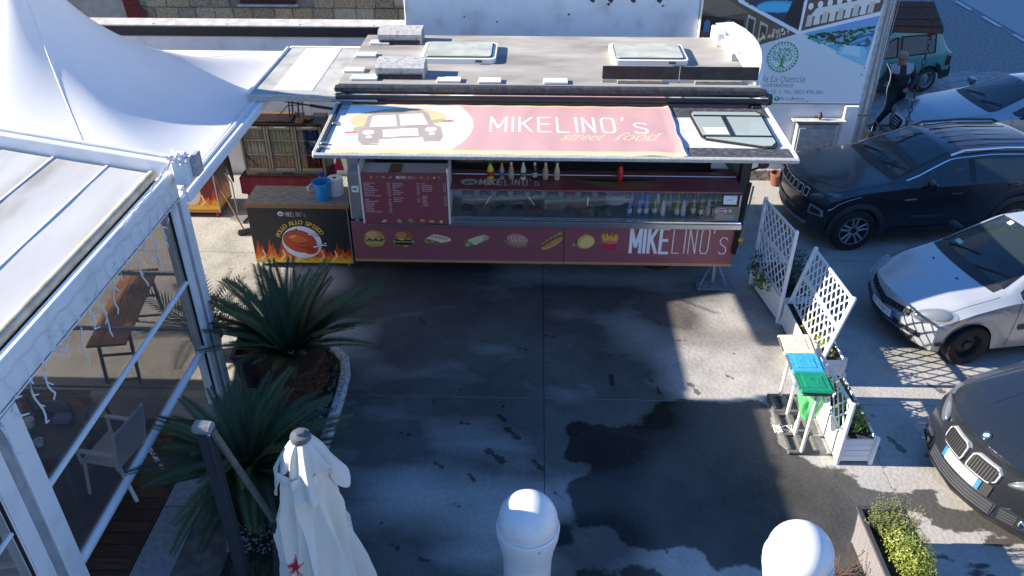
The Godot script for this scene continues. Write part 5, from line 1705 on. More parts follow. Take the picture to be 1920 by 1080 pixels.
	part("side_print", b, pmat("cabinet_side_print", r2.tex(2), 0.45), r)
	part("corner_trim", mb().span(V(0.672, 0.09, 0.296), V(0.69, 1.55, 0.31), 0.003), mats.brushed, r)
	for sx in [-0.6, 0.62]:
		for sz in [-0.22, 0.25]:
			part("castor", mb().cyl(V(sx - 0.02, 0.045, sz), V(sx + 0.02, 0.045, sz), 0.045, 0.045, 10), mats.red_plastic, r, 40)
	var br := thing("broom", "wooden broom stick leaning beside the red cabinet", "broom", V(-4.95, 0, -11.9))
	part("stick", mb().cyl(V(0.25, 0.05, 0.3), V(-0.4, 1.25, -0.15), 0.013, 0.013, 8), mats.wood_orange, br, 40)
	part("head", mb().box(V(0.27, 0.05, 0.31), V(0.26, 0.09, 0.06), 0.015, Basis(V(0, 1, 0), 0.5)), mats.dark_grey, br)
	var du := thing("dustpan", "grey dustpan with a long handle on the floor by the red cabinet", "dustpan", V(-5.0, 0, -12.15))
	part("pan", mb().prism(P2([-0.14, -0.12, 0.14, -0.12, 0.1, 0.13, -0.1, 0.13]), 0.03, V(0.08, 0.02, 0.05), Basis(V(0.9, 0, 0.4).normalized(), V(0.4, 0.1, -0.9).normalized(), V(0, 1, 0))), mats.brushed, du)
	part("handle", mb().tube([V(0.0, 0.05, -0.05), V(-0.02, 0.6, -0.1), V(-0.1, 0.78, -0.1)], 0.012), mats.brushed, du)
	var um := thing("folded_umbrella", "closed black umbrella hanging between the red cabinet and the fridge", "umbrella", V(-5.02, 0.55, -12.35), 0.0)
	part("cloth", mb().lathe([Vector2(0, 0), Vector2(0.02, 0.05), Vector2(0.05, 0.35), Vector2(0.055, 0.5), Vector2(0.03, 0.75), Vector2(0.015, 0.8)], 9, Vector3.ZERO, Basis(V(0, 0, 1), 0.12)), mats.black_metal, um)
	part("crook", mb().tube([V(-0.1, 0.8, 0), V(-0.12, 0.92, 0), V(-0.06, 0.98, 0), V(0.0, 1.0, 0.0)], 0.012), mats.black_metal, um)
	part("hanger", mb().bar(V(-0.12, 0.92, 0), V(0.2, 1.12, -0.1), 0.02, 0.02), mats.black_metal, um)


func arc_letter(c: Canvas, ch: String, p: Vector2, rot: float, h: float, col: Color) -> void:
	if ch == " ":
		return
	var f := SystemFont.new()
	f.font_names = PackedStringArray(["Droid Sans"])
	f.font_weight = 700
	var t := TextMesh.new()
	t.font = f
	t.font_size = 64
	t.pixel_size = 1.0 / 64.0
	t.depth = 0.0
	t.text = ch
	var arr := t.get_mesh_arrays()
	var vs: PackedVector3Array = arr[Mesh.ARRAY_VERTEX]
	var ix: PackedInt32Array = arr[Mesh.ARRAY_INDEX] if arr[Mesh.ARRAY_INDEX] != null else PackedInt32Array(range(vs.size()))
	var lo := Vector2(INF, INF)
	var hi := -lo
	for q in vs:
		lo = lo.min(Vector2(q.x, q.y))
		hi = hi.max(Vector2(q.x, q.y))
	var mid := (lo + hi) * 0.5
	for i in range(0, ix.size(), 3):
		var pp := PackedVector2Array()
		for j in 3:
			var q := vs[ix[i + j]]
			pp.append(p + Vector2((q.x - mid.x) * 1.12, -(q.y - mid.y)).rotated(rot) * h / 0.714)
		c.poly(pp, col)


# ---------------------------------------------------------------- white marquee
func marquee() -> void:
	var o := thing("marquee", "large white pyramid marquee with a tall spire, left of the truck", "marquee", V(-6.35, 0, -10.3))
	var cloth := tmat("tent_cloth", [[0.0, C(0.74, 0.745, 0.74)], [0.4, C(0.84, 0.85, 0.85)], [1.0, C(0.87, 0.88, 0.88)]], 0.22, 0.42, 0.012, 5)
	cloth.backlight_enabled = true
	cloth.backlight = C(0.55, 0.54, 0.5).linear_to_srgb()
	var hx := 2.63
	var hz := 2.5
	var F := func(t: float) -> float: return 1.95 * pow(1.0 - t, 2.1) + 0.7 * exp(-t / 0.055)
	var g := []
	for i in 40:
		var t := lerpf(0.05, 1.0, pow(i / 39.0, 1.35))
		var row := []
		for j in 64:
			var a := TAU * j / 64.0
			var d := Vector2(cos(a), sin(a))
			var e := minf(hx / maxf(absf(d.x), 0.0001), hz / maxf(absf(d.y), 0.0001))
			var rr := e * t * lerpf(0.72, 1.0, t) + 0.0
			if t < 0.999: rr = lerpf(2.55 * t, e * t, smoothstep(0.1, 0.95, t))
			row.append(V(d.x * rr, 2.635 + F.call(t) + 0.035 * t * (1 - t) * cos(4 * a), d.y * rr))
		g.append(row)
	part("roof_cloth", mb().grid(g, false, true), cloth, o, 60)
	# welded seam down the front right slope
	var top_ring := V(0, 2.635 + F.call(0.05), 0)
	part("spire_cap", mb().lathe([Vector2(0.17, 0), Vector2(0.1, 0.22), Vector2(0.05, 0.27), Vector2(0.05, 0.32), Vector2(0, 0.33)], 16, top_ring - V(0, 0.1, 0)), mats.white_paint, o, 40)
	for ang in [0.95, 2.2, -0.95, -2.2]:
		var pts := []
		for i in 24:
			var t := lerpf(0.12, 0.99, i / 23.0)
			var d := Vector2(cos(ang), sin(ang))
			var e := minf(hx / absf(d.x), hz / absf(d.y))
			var rr := lerpf(2.55 * t, e * t, smoothstep(0.1, 0.95, t))
			pts.append(V(d.x * rr, 2.64 + F.call(t) + 0.035 * t * (1 - t) * cos(4 * ang), d.y * rr))
		part("seam", mb().tube(pts, 0.003, 4), mats.white_paint, o)
	for s in [[V(-hx, 2.57, hz), V(hx, 2.57, hz)], [V(-hx, 2.57, -hz), V(hx, 2.57, -hz)], [V(hx, 2.57, -hz), V(hx, 2.57, hz)], [V(-hx, 2.57, -hz), V(-hx, 2.57, hz)]]:
		part("eave_beam", mb().bar(s[0], s[1], 0.1, 0.13, V(0, 1, 0), 0.02), mats.white_metal, o)
	part("keder_rail", mb().bar(V(hx - 0.06, 2.652, -hz), V(hx - 0.06, 2.652, hz), 0.02, 0.016).bar(V(hx - 0.12, 2.65, -hz), V(hx - 0.12, 2.65, hz), 0.012, 0.01), mats.white_paint, o)
	for q in [[-hx, hz], [hx, -hz], [-hx, -hz]]:
		part("post", mb().span(V(q[0] - 0.06, 0, q[1] - 0.06), V(q[0] + 0.06, 2.5, q[1] + 0.06), 0.015), mats.white_metal, o)


func make_chair(called: String, label: String, seat_m: Material, frame_m: Material, at: Vector3, turn: float, arms := false) -> Node3D:
	var o := thing(called, label, "chair", at, turn, "chairs on the terrace")
	part("seat", mb().box(V(0, 0.45, 0), V(0.46, 0.025, 0.46), 0.01), seat_m, o)
	part("backrest", mb().box(V(0, 0.68, -0.25), V(0.46, 0.46, 0.022), 0.01, Basis(V(1, 0, 0), -0.14)), seat_m, o)
	for s in [-1, 1]:
		part("leg", mb().bar(V(0.21 * s, 0.44, 0.2), V(0.24 * s, 0, 0.25), 0.03, 0.03), frame_m, o)
		part("leg", mb().bar(V(0.21 * s, 0.44, -0.2), V(0.24 * s, 0, -0.3), 0.03, 0.03), frame_m, o)
		part("back_frame", mb().bar(V(0.235 * s, 0.42, -0.2), V(0.235 * s, 0.92, -0.29), 0.025, 0.03), frame_m, o)
		if arms:
			part("armrest", mb().bar(V(0.26 * s, 0.65, -0.24), V(0.26 * s, 0.64, 0.22), 0.04, 0.025).bar(V(0.25 * s, 0.64, 0.2), V(0.24 * s, 0.44, 0.2), 0.025, 0.025), frame_m, o)
	return o


func pergola() -> void:
	var o := thing("pergola", "white pergola frame with an ivory folding fabric roof beside the palms", "pergola")
	var wm: Material = mats.white_metal
	# gutter beam facing the yard
	part("gutter_beam", mb().span(V(-3.8, 2.63, -7.62), V(-3.7, 2.955, -2.2), 0.012), wm, o)
	part("gutter_lip", mb().span(V(-3.735, 2.957, -7.62), V(-3.69, 2.985, -2.2), 0.01), wm, o)
	part("gutter_groove", mb().span(V(-3.7, 2.665, -7.6), V(-3.696, 2.672, -2.2)), mats.dark_grey, o)
	part("gutter_trough", mb().span(V(-3.93, 2.86, -7.5), V(-3.81, 2.9, -2.2)), tmat("dirty_gutter", [[0.2, C(0.09, 0.065, 0.04)], [0.8, C(0.2, 0.15, 0.1)]], 2.0, 0.9), o)
	var hgt := func(x: float) -> float: return 2.97 + (-3.83 - x) * 0.17
	# far sloping rail with its end box
	part("side_rail", mb().bar(V(-3.62, hgt.call(-3.62) + 0.045, -7.6), V(-9.0, hgt.call(-9.0) + 0.045, -7.6), 0.13, 0.2, V(0, 1, 0), 0.012), wm, o)
	part("side_rail_top", mb().bar(V(-3.62, hgt.call(-3.62) + 0.165, -7.63), V(-9.0, hgt.call(-9.0) + 0.165, -7.63), 0.05, 0.03, V(0, 1, 0), 0.008), wm, o)
	part("side_rail", mb().bar(V(-3.62, hgt.call(-3.62) + 0.02, -2.3), V(-9.0, hgt.call(-9.0) + 0.02, -2.3), 0.13, 0.22, V(0, 1, 0), 0.012), wm, o)
	part("rail_end", mb().span(V(-3.66, 2.85, -7.7), V(-3.5, 3.1, -7.5), 0.01), wm, o)
	part("rail_end", mb().span(V(-3.495, 2.9, -7.76), V(-3.44, 3.13, -7.6), 0.008), tmat("end_cap_grey", [[0.2, C(0.3, 0.3, 0.3)], [0.8, C(0.45, 0.45, 0.45)]], 2.0, 0.5), o)
	# ivory fabric in sagging folds between the ribs
	var ivory := tmat("ivory_fabric", [[0.0, C(0.42, 0.37, 0.29)], [0.35, C(0.62, 0.59, 0.53)], [0.7, C(0.7, 0.68, 0.63)], [1.0, C(0.74, 0.73, 0.69)]], 0.3, 0.7, 0.012, 5, 0.0, 0.0, V(1.6, 1, 0.5))
	ivory.backlight_enabled = true
	ivory.backlight = C(0.16, 0.14, 0.1).linear_to_srgb()
	var g := []
	var nx := 90
	for i in nx + 1:
		var x := lerpf(-3.85, -9.0, float(i) / nx)
		var fold: float = fposmod((-3.8 - x) / 0.525, 1.0)
		var sag := -0.002 * sin(fold * PI)
		var row := []
		for j in 14:
			var z := lerpf(-7.5, -2.35, j / 13.0)
			row.append(V(x, hgt.call(x) + sag + 0.0015 * sin(z * 5.0 + x * 3.0), z))
		g.append(row)
	part("roof_fabric", mb().grid(g, false), ivory, o, 60)
	for i in 10:
		var x := -3.8 - 0.525 * i
		if i == 0:
			part("fabric_roll", mb().cyl(V(-3.872, 2.965, -7.5), V(-3.872, 2.965, -2.3), 0.05, 0.05, 12), tmat("roll_fabric", [[0.15, C(0.3, 0.25, 0.17)], [0.4, C(0.42, 0.37, 0.28)], [0.9, C(0.5, 0.45, 0.36)]], 0.5, 0.85, 0.02, 4), o, 50)
		else:
			part("roof_rib", mb().bar(V(x, hgt.call(x) + 0.001, -7.52), V(x, hgt.call(x) + 0.001, -2.3), 0.03, 0.008, V(0, 1, 0), 0.003), mats.white_paint, o)
	# unseen wall added to keep the sun from under the pergola
	var rs := thing("added_shade_wall", "plain cream unseen wall added at the high side to shade the pergola", "wall", V(-9.2, 0, 0))
	part("wall_body", mb().span(V(-0.3, -0.05, -7.75), V(0.08, 4.0, 4.0), 0.01), tmat("cream_render", [], 1.0), rs)
	# posts
	for q in [[-7.77, -7.39], [-4.41, -3.93]]:
		var z0: float = q[0]
		var z1: float = q[1]
		var p := part("post", mb().span(V(-3.86, 0, z0), V(-3.72, 2.629, z1), 0.008), wm, o)
		part("post_face", mb().span(V(-3.719, 0.01, z0 + 0.01), V(-3.7, 2.62, z0 + (z1 - z0) * 0.42), 0.005).span(V(-3.719, 0.01, z1 - (z1 - z0) * 0.34), V(-3.702, 2.62, z1 - 0.01), 0.005), wm, p)
		part("post_groove", mb().span(V(-3.719, 0.01, z0 + (z1 - z0) * 0.44), V(-3.714, 2.62, z1 - (z1 - z0) * 0.37)), tmat("groove_grey", [[0.2, C(0.3, 0.31, 0.33)], [0.8, C(0.4, 0.41, 0.43)]], 1.0, 0.5), p)
		part("seal", mb().span(V(-3.75, 0.02, z1), V(-3.725, 2.62, z1 + 0.012)), mats.black_rubber, p)
	part("post", mb().span(V(-9.0, 0, -7.7), V(-8.86, 3.7, -7.5), 0.01).span(V(-9.0, 0, -2.4), V(-8.86, 3.7, -2.2), 0.01), wm, o)
	# clear curtains with their bars
	var pvc := mat("clear_curtain", C(0.13, 0.125, 0.13), 0.1, 0.0, 0.24)
	var c1 := thing("clear_curtain", "clear plastic curtain with white bars between the two pergola posts", "curtain", V(-3.755, 0, -5.9))
	var dz := 1.49
	part("sheet", mb().span(V(-0.002, 1.76, -dz), V(0.002, 2.63, dz)), pvc, c1)
	part("sheet", mb().span(V(-0.002, 0.88, -dz), V(0.002, 1.73, dz)), pvc, c1)
	part("bar", mb().cyl(V(0.01, 1.745, -dz), V(0.01, 1.745, dz), 0.026, 0.026, 8), mats.white_paint, c1, 40)
	part("bar", mb().cyl(V(0.01, 0.855, -dz), V(0.01, 0.855, dz), 0.042, 0.042, 10), mats.white_paint, c1, 40)
	var c2 := thing("clear_curtain", "clear plastic curtain bay nearest the viewer, beside the near post", "curtain", V(-3.755, 0, -3.05))
	part("sheet", mb().span(V(-0.002, 0.88, -0.86), V(0.002, 2.63, 0.86)), pvc, c2)
	part("bar", mb().cyl(V(0.01, 1.79, -0.86), V(0.01, 1.79, 0.86), 0.02, 0.02, 8), mats.white_paint, c2, 40)
	part("bar", mb().cyl(V(0.01, 0.855, -0.86), V(0.01, 0.855, 0.86), 0.034, 0.034, 10), mats.white_paint, c2, 40)
	var c3 := thing("clear_curtain", "clear plastic back curtain of the pergola, under the sloping rail", "curtain", V(-6.2, 0, -7.55))
	part("sheet", mb().span(V(-2.6, 0.1, -0.002), V(2.32, 2.9, 0.002)), mat("back_curtain", C(0.13, 0.12, 0.12), 0.1, 0.0, 0.2), c3)
	for y in [0.13, 1.0, 1.76]:
		part("bar", mb().bar(V(-2.6, y, 0.01), V(2.32, y, 0.01), 0.03, 0.045), mat("bar_grey", C(0.3, 0.31, 0.33), 0.45), c3)
	# icicle string lights along the beam
	var sl := thing("string_lights", "white icicle string lights hanging along the pergola beam", "string lights", V(-3.68, 0, 0))
	var lm := mat("light_white", C(0.72, 0.73, 0.75), 0.5)
	var wire := mat("clear_wire", C(0.58, 0.6, 0.63), 0.4)
	var pts := []
	for i in 60:
		var z := lerpf(-7.5, -2.4, i / 59.0)
		pts.append(V(0.0, 2.87 + 0.022 * sin(i * 1.9) - 0.012 * absf(sin(i * 0.6)), z))
	part("wire", mb().tube(pts, 0.0028, 4), wire, sl)
	var cable := []
	for i in 26:
		var t := i / 25.0
		cable.append(V(0.03 - 0.05 * t, lerpf(3.16, 2.96, pow(t, 0.6)) + 0.01 * sin(i * 1.7), lerpf(-7.58, -6.1, t)))
	part("wire", mb().tube(cable, 0.006, 4).tube(cable.map(func(p): return p + V(0.01, -0.012, 0.02)), 0.005, 4), lm, sl)
	var tangle := []
	for i in 40:
		tangle.append(V(0.08 + 0.09 * sin(i * 1.3), 3.14 + 0.05 * sin(i * 2.1), -7.56 + 0.1 * cos(i * 1.7)))
	part("wire_tangle", mb().tube(tangle, 0.006, 4), lm, sl)
	for i in 27:
		var z := -7.42 + i * 0.19 + rng.randf_range(-0.03, 0.03)
		var L: float = [0.28, 0.5, 0.34, 0.58, 0.42, 0.24][(i * 5) % 6] + rng.randf_range(-0.03, 0.05)
		var p := []
		var n := 12
		var ph := rng.randf() * 6.0
		for j in n:
			var t := j / (n - 1.0)
			p.append(V(0.012 * sin(t * 9 + ph) + 0.005, 2.86 - L * t, z + 0.03 * sin(t * 7 + ph * 2) * t + (0.04 * t if i % 3 == 0 else 0.0)))
		var st := part("light_strand", mb().tube(p, 0.0026, 4), wire, sl)
		var lower := p.filter(func(q): return q.y < 2.64)
		if lower.size() > 1:
			part("lit_wire", mb().tube(lower, 0.0075, 5), lm, st)
		for j in [3, 6, 8, 11]:
			var q: Vector3 = p[j]
			var dd := V(rng.randf_range(-0.3, 0.5), rng.randf_range(-0.8, -0.1), rng.randf_range(-1, 1)).normalized()
			part("bulb", mb().cyl(q, q + dd * 0.055, 0.008, 0.005, 6), lm, st, 40)


func terrace() -> void:
	var dk := thing("deck", "dark brown boarded deck under the pergola", "")
	dk.set_meta("kind", "structure")
	var dm := []
	for i in 3:
		var c: Color = [C(0.045, 0.022, 0.014), C(0.055, 0.027, 0.017), C(0.037, 0.019, 0.013)][i]
		dm.append(tmat("deck_wood_%s" % ["a", "b", "c"][i], [[0.2, c * 0.6], [0.5, c], [0.9, c * 1.6]], 0.8, 0.6, 0.03, 5, 0.25, 0.0, V(0.4, 5, 5)))
	var z := -7.1
	var i := 0
	while z < -2.0:
		part("board", mb().span(V(-9.0, -0.01, z + 0.004), V(-3.8, 0.03, z + 0.148), 0.005), dm[i % 3], dk)
		z += 0.152
		i += 1
	part("edge_board", mb().span(V(-3.797, -0.01, -7.1), V(-3.775, 0.031, -2.0), 0.003), dm[1], dk)
	var pv := thing("paving_strip", "strip of smooth pale grey slabs beside the deck", "")
	pv.set_meta("kind", "structure")
	var sl := tmat("grey_slab", [[0.2, C(0.2, 0.215, 0.235)], [0.8, C(0.27, 0.285, 0.31)]], 0.9, 0.7, 0.05, 4, 0.1)
	for k in 7:
		var z0 := -7.55 + k * 0.885
		part("slab", mb().span(V(-3.77, -0.01, z0 + 0.004), V(-3.38, 0.022, z0 + 0.879), 0.004), sl, pv)
	var br := mb().span(V(-3.372, -0.01, -6.6), V(-2.9, 0.014, -2.0))
	struct("brown_screed", br, tmat("screed", [[0.2, C(0.1, 0.088, 0.078)], [0.6, C(0.15, 0.135, 0.12)], [1.0, C(0.21, 0.19, 0.17)]], 0.7, 0.85, 0.03, 5, 0.3), "brownish screed strip between the slabs and the palm bed")
	# furniture seen through the curtain
	var t := thing("bench_table", "long narrow orange wooden table behind the clear curtain", "table", V(-5.12, 0, -8.4), 0.165)
	for k in 3:
		part("plank", mb().span(V(-0.225 + k * 0.15, 0.72, -0.86), V(-0.078 + k * 0.15, 0.75, 0.86), 0.004), mats.wood_orange, t)
	for s in [-1, 1]:
		part("leg", mb().bar(V(-0.19, 0.72, 0.6 * s), V(-0.19, 0, 0.72 * s), 0.035, 0.03).bar(V(0.19, 0.72, 0.6 * s), V(0.19, 0, 0.72 * s), 0.035, 0.03).bar(V(-0.19, 0.1, 0.7 * s), V(0.19, 0.1, 0.7 * s), 0.025, 0.025).bar(V(-0.19, 0.45, 0.65 * s), V(0.19, 0.45, 0.65 * s), 0.025, 0.025), mats.black_metal, t)
	var grey := tmat("chair_grey", [[0.2, C(0.14, 0.15, 0.16)], [0.8, C(0.2, 0.21, 0.22)]], 4.0, 0.8)
	var whi := mat("chair_white", C(0.58, 0.59, 0.6), 0.6)
	make_chair("chair", "grey chair with its back to the string lights, behind the clear curtain", grey, mats.dark_grey, V(-4.95, 0.03, -6.62), 3.0)
	make_chair("chair", "white armchair nearest the clear curtain, beside the dark table", whi, mats.white_paint, V(-4.32, 0.03, -6.12), -1.75, true)
	make_chair("chair", "white armchair partly hidden by the near pergola post", whi, mats.white_paint, V(-4.55, 0.03, -4.75), -1.4, true)
	var d := thing("dining_table", "dark square table with a red flower on it under the pergola", "table", V(-4.98, 0.03, -6.02), 0.12)
	part("tabletop", mb().box(V(0, 0.735, 0), V(0.78, 0.03, 0.78), 0.008), mat("table_dark", C(0.025, 0.026, 0.032), 0.35), d)
	for q in [[-0.34, -0.34], [0.34, -0.34], [0.34, 0.34], [-0.34, 0.34]]:
		part("leg", mb().span(V(q[0] - 0.022, 0, q[1] - 0.022), V(q[0] + 0.022, 0.72, q[1] + 0.022)), mats.dark_grey, d)
	var bx := thing("wooden_crate", "orange wooden box on the floor beyond the dark table", "box", V(-5.45, 0.03, -6.75))
	part("box", mb().span(V(-0.3, 0, -0.2), V(0.5, 0.5, 0.2), 0.01), mats.wood_orange, bx)
	part("lid", mb().span(V(-0.32, 0.501, -0.22), V(0.52, 0.525, 0.22), 0.006), mats.wood_brown, bx)
	var fl := thing("red_flower", "small pot with a red flower on the dark table", "flower", V(-5.1, 0.782, -6.12))
	part("pot", mb().lathe([Vector2(0, 0), Vector2(0.04, 0), Vector2(0.055, 0.09), Vector2(0, 0.09)], 10), mats.white_paint, fl, 30)
	var petals := mb()
	for k in 16:
		var a := k * 2.4
		var p := V(cos(a) * 0.05, 0.12 + 0.02 * (k % 4), sin(a) * 0.05)
		petals.tri(p, p + V(cos(a) * 0.05, 0.04, sin(a) * 0.05) + V(0, 0, 0.03), p + V(cos(a) * 0.05, 0.03, sin(a) * 0.05) - V(0, 0, 0.03))
	part("petal", petals, mat("petal_red", C(0.5, 0.01, 0.03), 0.6), fl)
	solo("white_cup", mb().lathe([Vector2(0, 0), Vector2(0.03, 0), Vector2(0.045, 0.07), Vector2(0.04, 0.07), Vector2(0.028, 0.01), Vector2(0, 0.01)], 14), mats.white_paint, "small white cup on the dark table under the pergola", "cup", V(-4.86, 0.782, -5.85), "", 40)
	solo("napkin_box", mb().box(V(0, 0.04, 0), V(0.16, 0.08, 0.11), 0.01), mat("napkin_blue", C(0.16, 0.2, 0.3), 0.6), "pale blue napkin box on the dark table under the pergola", "box", V(-4.8, 0.782, -6.2))


# ---------------------------------------------------------------- plants on the left
func frond_mesh(L: float, n: int, leaf: float, w: float, droop: float, vee: float, fwd: float) -> ArrayMesh:
	var b := mb()
	var P := func(t: float) -> Vector3: return V(L * (t - 0.12 * droop * t * t), L * (0.02 * sin(t * 3.0) - droop * t * t), 0)
	for i in n:
		var t := 0.1 + 0.9 * i / (n - 1.0)
		var p: Vector3 = P.call(t)
		var d: Vector3 = (P.call(minf(t + 0.02, 1.0)) - P.call(t - 0.02)).normalized()
		var up := V(-d.y, d.x, 0)
		var ll := leaf * (0.35 + 0.65 * sin(PI * pow(t, 0.75) * 0.92 + 0.12)) * rng.randf_range(0.92, 1.05)
		for s in [-1.0, 1.0]:
			var o = (V(0, 0, 1) * s * cos(vee) + up * sin(vee) + d * fwd * (0.6 + 0.8 * t)).normalized()
			var e = p + o * ll + up * -0.02 * ll
			var m = p + o * ll * 0.45
			b.tri(p, m + d * w, e)
			b.tri(p, e, m - d * w)
	var pts := []
	for i in 9:
		pts.append(P.call(i / 8.0))
	for i in 8:
		b.cyl(pts[i], pts[i + 1], lerpf(0.011, 0.003, i / 8.0), lerpf(0.011, 0.003, (i + 1) / 8.0), 4, false)
	return b.mesh(0)


func place_fronds(o: Node3D, meshes: Array, ms: Array, n: int, e0: float, e1: float, at: Vector3, sc: float, squash := 0.0) -> void:
	for i in n:
		var s := (i + 0.5) / n
		var az := i * 2.39996 + rng.randf_range(-0.15, 0.15)
		var el := deg_to_rad(lerpf(e1, e0, sqrt(s))) + rng.randf_range(-0.1, 0.1)
		var f := part_mesh("frond", meshes[i % meshes.size()], ms[(i / 2) % ms.size()], o)
		var k := sc * rng.randf_range(0.85, 1.08) * (1.0 - squash * maxf(0.0, sin(-az)))
		f.transform = Transform3D(Basis(V(0, 1, 0), az) * Basis(V(0, 0, 1), el) * Basis(V(1, 0, 0), rng.randf_range(-0.25, 0.25)) * Basis.from_scale(V(k, k, k)), at + V(cos(az), 0, -sin(az)) * 0.06)


func plants_left() -> void:
	# bed with its rounded pale kerb
	var path := [V(-2.95, 0, -8.52), V(-2.7, 0, -8.5), V(-2.5, 0, -8.4), V(-2.38, 0, -8.24), V(-2.32, 0, -8.0), V(-2.3, 0, -7.6), V(-2.3, 0, -7.0), V(-2.32, 0, -6.4), V(-2.33, 0, -5.6), V(-2.34, 0, -4.9)]
	var kb := thing("bed_kerb", "low pale rounded kerb round the palm bed", "kerb")
	var km := tmat("kerb_paint", [[0.15, C(0.2, 0.2, 0.19)], [0.5, C(0.45, 0.45, 0.43)], [0.85, C(0.6, 0.6, 0.58)]], 1.3, 0.85, 0.04, 5, 0.4)
	var rows := []
	for i in path.size():
		var a: Vector3 = path[maxi(i - 1, 0)]
		var b: Vector3 = path[mini(i + 1, path.size() - 1)]
		var d := (b - a).normalized()
		var s := V(-d.z, 0, d.x)
		var p: Vector3 = path[i]
		rows.append([p - s * 0.06, p - s * 0.06 + V(0, 0.07, 0), p - s * 0.035 + V(0, 0.1, 0), p + s * 0.035 + V(0, 0.1, 0), p + s * 0.06 + V(0, 0.07, 0), p + s * 0.06])
	part("kerb", mb().grid(rows, true), km, kb, 35)
	var bed := mb()
	bed.prism(P2([-2.36, -4.9, -2.34, -8.0, -2.5, -8.36, -2.72, -8.46, -3.3, -8.48, -3.3, -6.6, -2.9, -6.5, -2.9, -4.9]), 0.03, V(0, 0.01, 0), Basis(V(1, 0, 0), V(0, 0, 1), V(0, 1, 0)))
	struct("bed_soil", bed, mats.soil, "dark soil of the palm bed")
	var gv := mb()
	for i in 1500:
		var z := rng.randf_range(-8.4, -5.2)
		var x := rng.randf_range(-2.95, -2.4)
		if z < -8.15 and x > -2.55: continue
		var s := rng.randf_range(0.008, 0.02)
		var p := V(x, 0.045, z)
		var t := rng.randf() * TAU
		var e := V(cos(t), 0, sin(t)) * s
		var f := V(-sin(t), 0, cos(t)) * s * 0.8
		var u := V(0, s * 0.8, 0)
		gv.tri_o(p + e, p + f, p + u, V(1, 1, 1) * 0 + u)
		gv.tri_o(p + f, p - e, p + u, u)
		gv.tri_o(p - e, p - f, p + u, u)
		gv.tri_o(p - f, p + e, p + u, u)
	var go := solo("gravel", gv, tmat("gravel_white", [[0.2, C(0.22, 0.22, 0.21)], [0.8, C(0.5, 0.5, 0.48)]], 8.0, 0.85), "pale gravel scattered over the palm bed", "gravel")
	go.set_meta("kind", "stuff")
	grass_patch("bed_grass", V(-2.55, 0.03, -7.9), 0.25, 0.4, 240, "short green weeds along the kerb near the far palm", 0.08)
	grass_patch("bed_grass", V(-2.62, 0.03, -6.2), 0.25, 1.2, 500, "dark grass in the bed near the umbrella", 0.1)
	# sago palms
	var greens := []
	for i in 3:
		var c: Color = [C(0.022, 0.04, 0.012), C(0.032, 0.054, 0.014), C(0.055, 0.075, 0.016)][i]
		greens.append(mat("frond_green_%s" % ["a", "b", "c"][i], c, 0.65))
	var fm := []
	for i in 3:
		fm.append(frond_mesh(1.2, 54, 0.185, 0.0135, 0.26 + 0.09 * i, 0.4, 0.6))
	var fib := tmat("palm_fibre", [[0.15, C(0.03, 0.013, 0.008)], [0.5, C(0.13, 0.055, 0.028)], [0.9, C(0.26, 0.125, 0.06)]], 5.0, 1.0, 0.05, 5, 3.0)
	var p1 := thing("sago_palm", "sago palm with a reddish fibrous base at the rounded end of the bed", "palm", V(-2.84, 0.02, -7.64))
	palm_base(p1, 0.35, 0.54, fib)
	place_fronds(p1, fm, greens, 52, 44, 86, V(0, 0.52, 0), 1.0, 0.5)
	var p2 := thing("sago_palm", "spreading sago palm between the deck and the closed umbrella", "palm", V(-2.76, 0.02, -5.72))
	palm_base(p2, 0.21, 0.62, tmat("palm_dark", [[0.15, C(0.012, 0.01, 0.008)], [0.5, C(0.05, 0.038, 0.028)], [0.9, C(0.12, 0.09, 0.06)]], 6.0, 1.0, 0.05, 5, 3.0))
	place_fronds(p2, fm, greens, 52, 20, 85, V(0, 0.62, 0), 0.78)
	# feather palm behind the post
	var ap := thing("feather_palm", "light green feather palm in a pot behind the pergola post", "palm", V(-4.15, 0, -8.35))
	part("pot", mb().lathe([Vector2(0, 0), Vector2(0.13, 0), Vector2(0.18, 0.3), Vector2(0.2, 0.3), Vector2(0.2, 0.34), Vector2(0.165, 0.34), Vector2(0.16, 0.29), Vector2(0, 0.29)], 18), mats.terracotta, ap, 30)
	var am := [frond_mesh(0.95, 22, 0.26, 0.014, 0.22, 0.25, 0.7), frond_mesh(0.8, 20, 0.24, 0.014, 0.3, 0.25, 0.7)]
	place_fronds(ap, am, [mat("areca_a", C(0.06, 0.1, 0.03), 0.55), mat("areca_b", C(0.085, 0.12, 0.035), 0.55)], 16, 30, 82, V(0, 0.32, 0), 1.0)
	for i in 7:
		part("stem", mb().cyl(V(cos(i * 0.9) * 0.05, 0.29, sin(i * 0.9) * 0.05), V(cos(i * 0.9) * 0.12, 0.6, sin(i * 0.9) * 0.12), 0.012, 0.008, 5), mats.areca_b, ap)
	# dark square pot
	var sp := thing("square_planter", "dark square planter with bare soil between the post and the far palm", "planter", V(-3.38, 0, -7.88), 0.08)
	var pd := mat("planter_dark", C(0.028, 0.026, 0.034), 0.5)
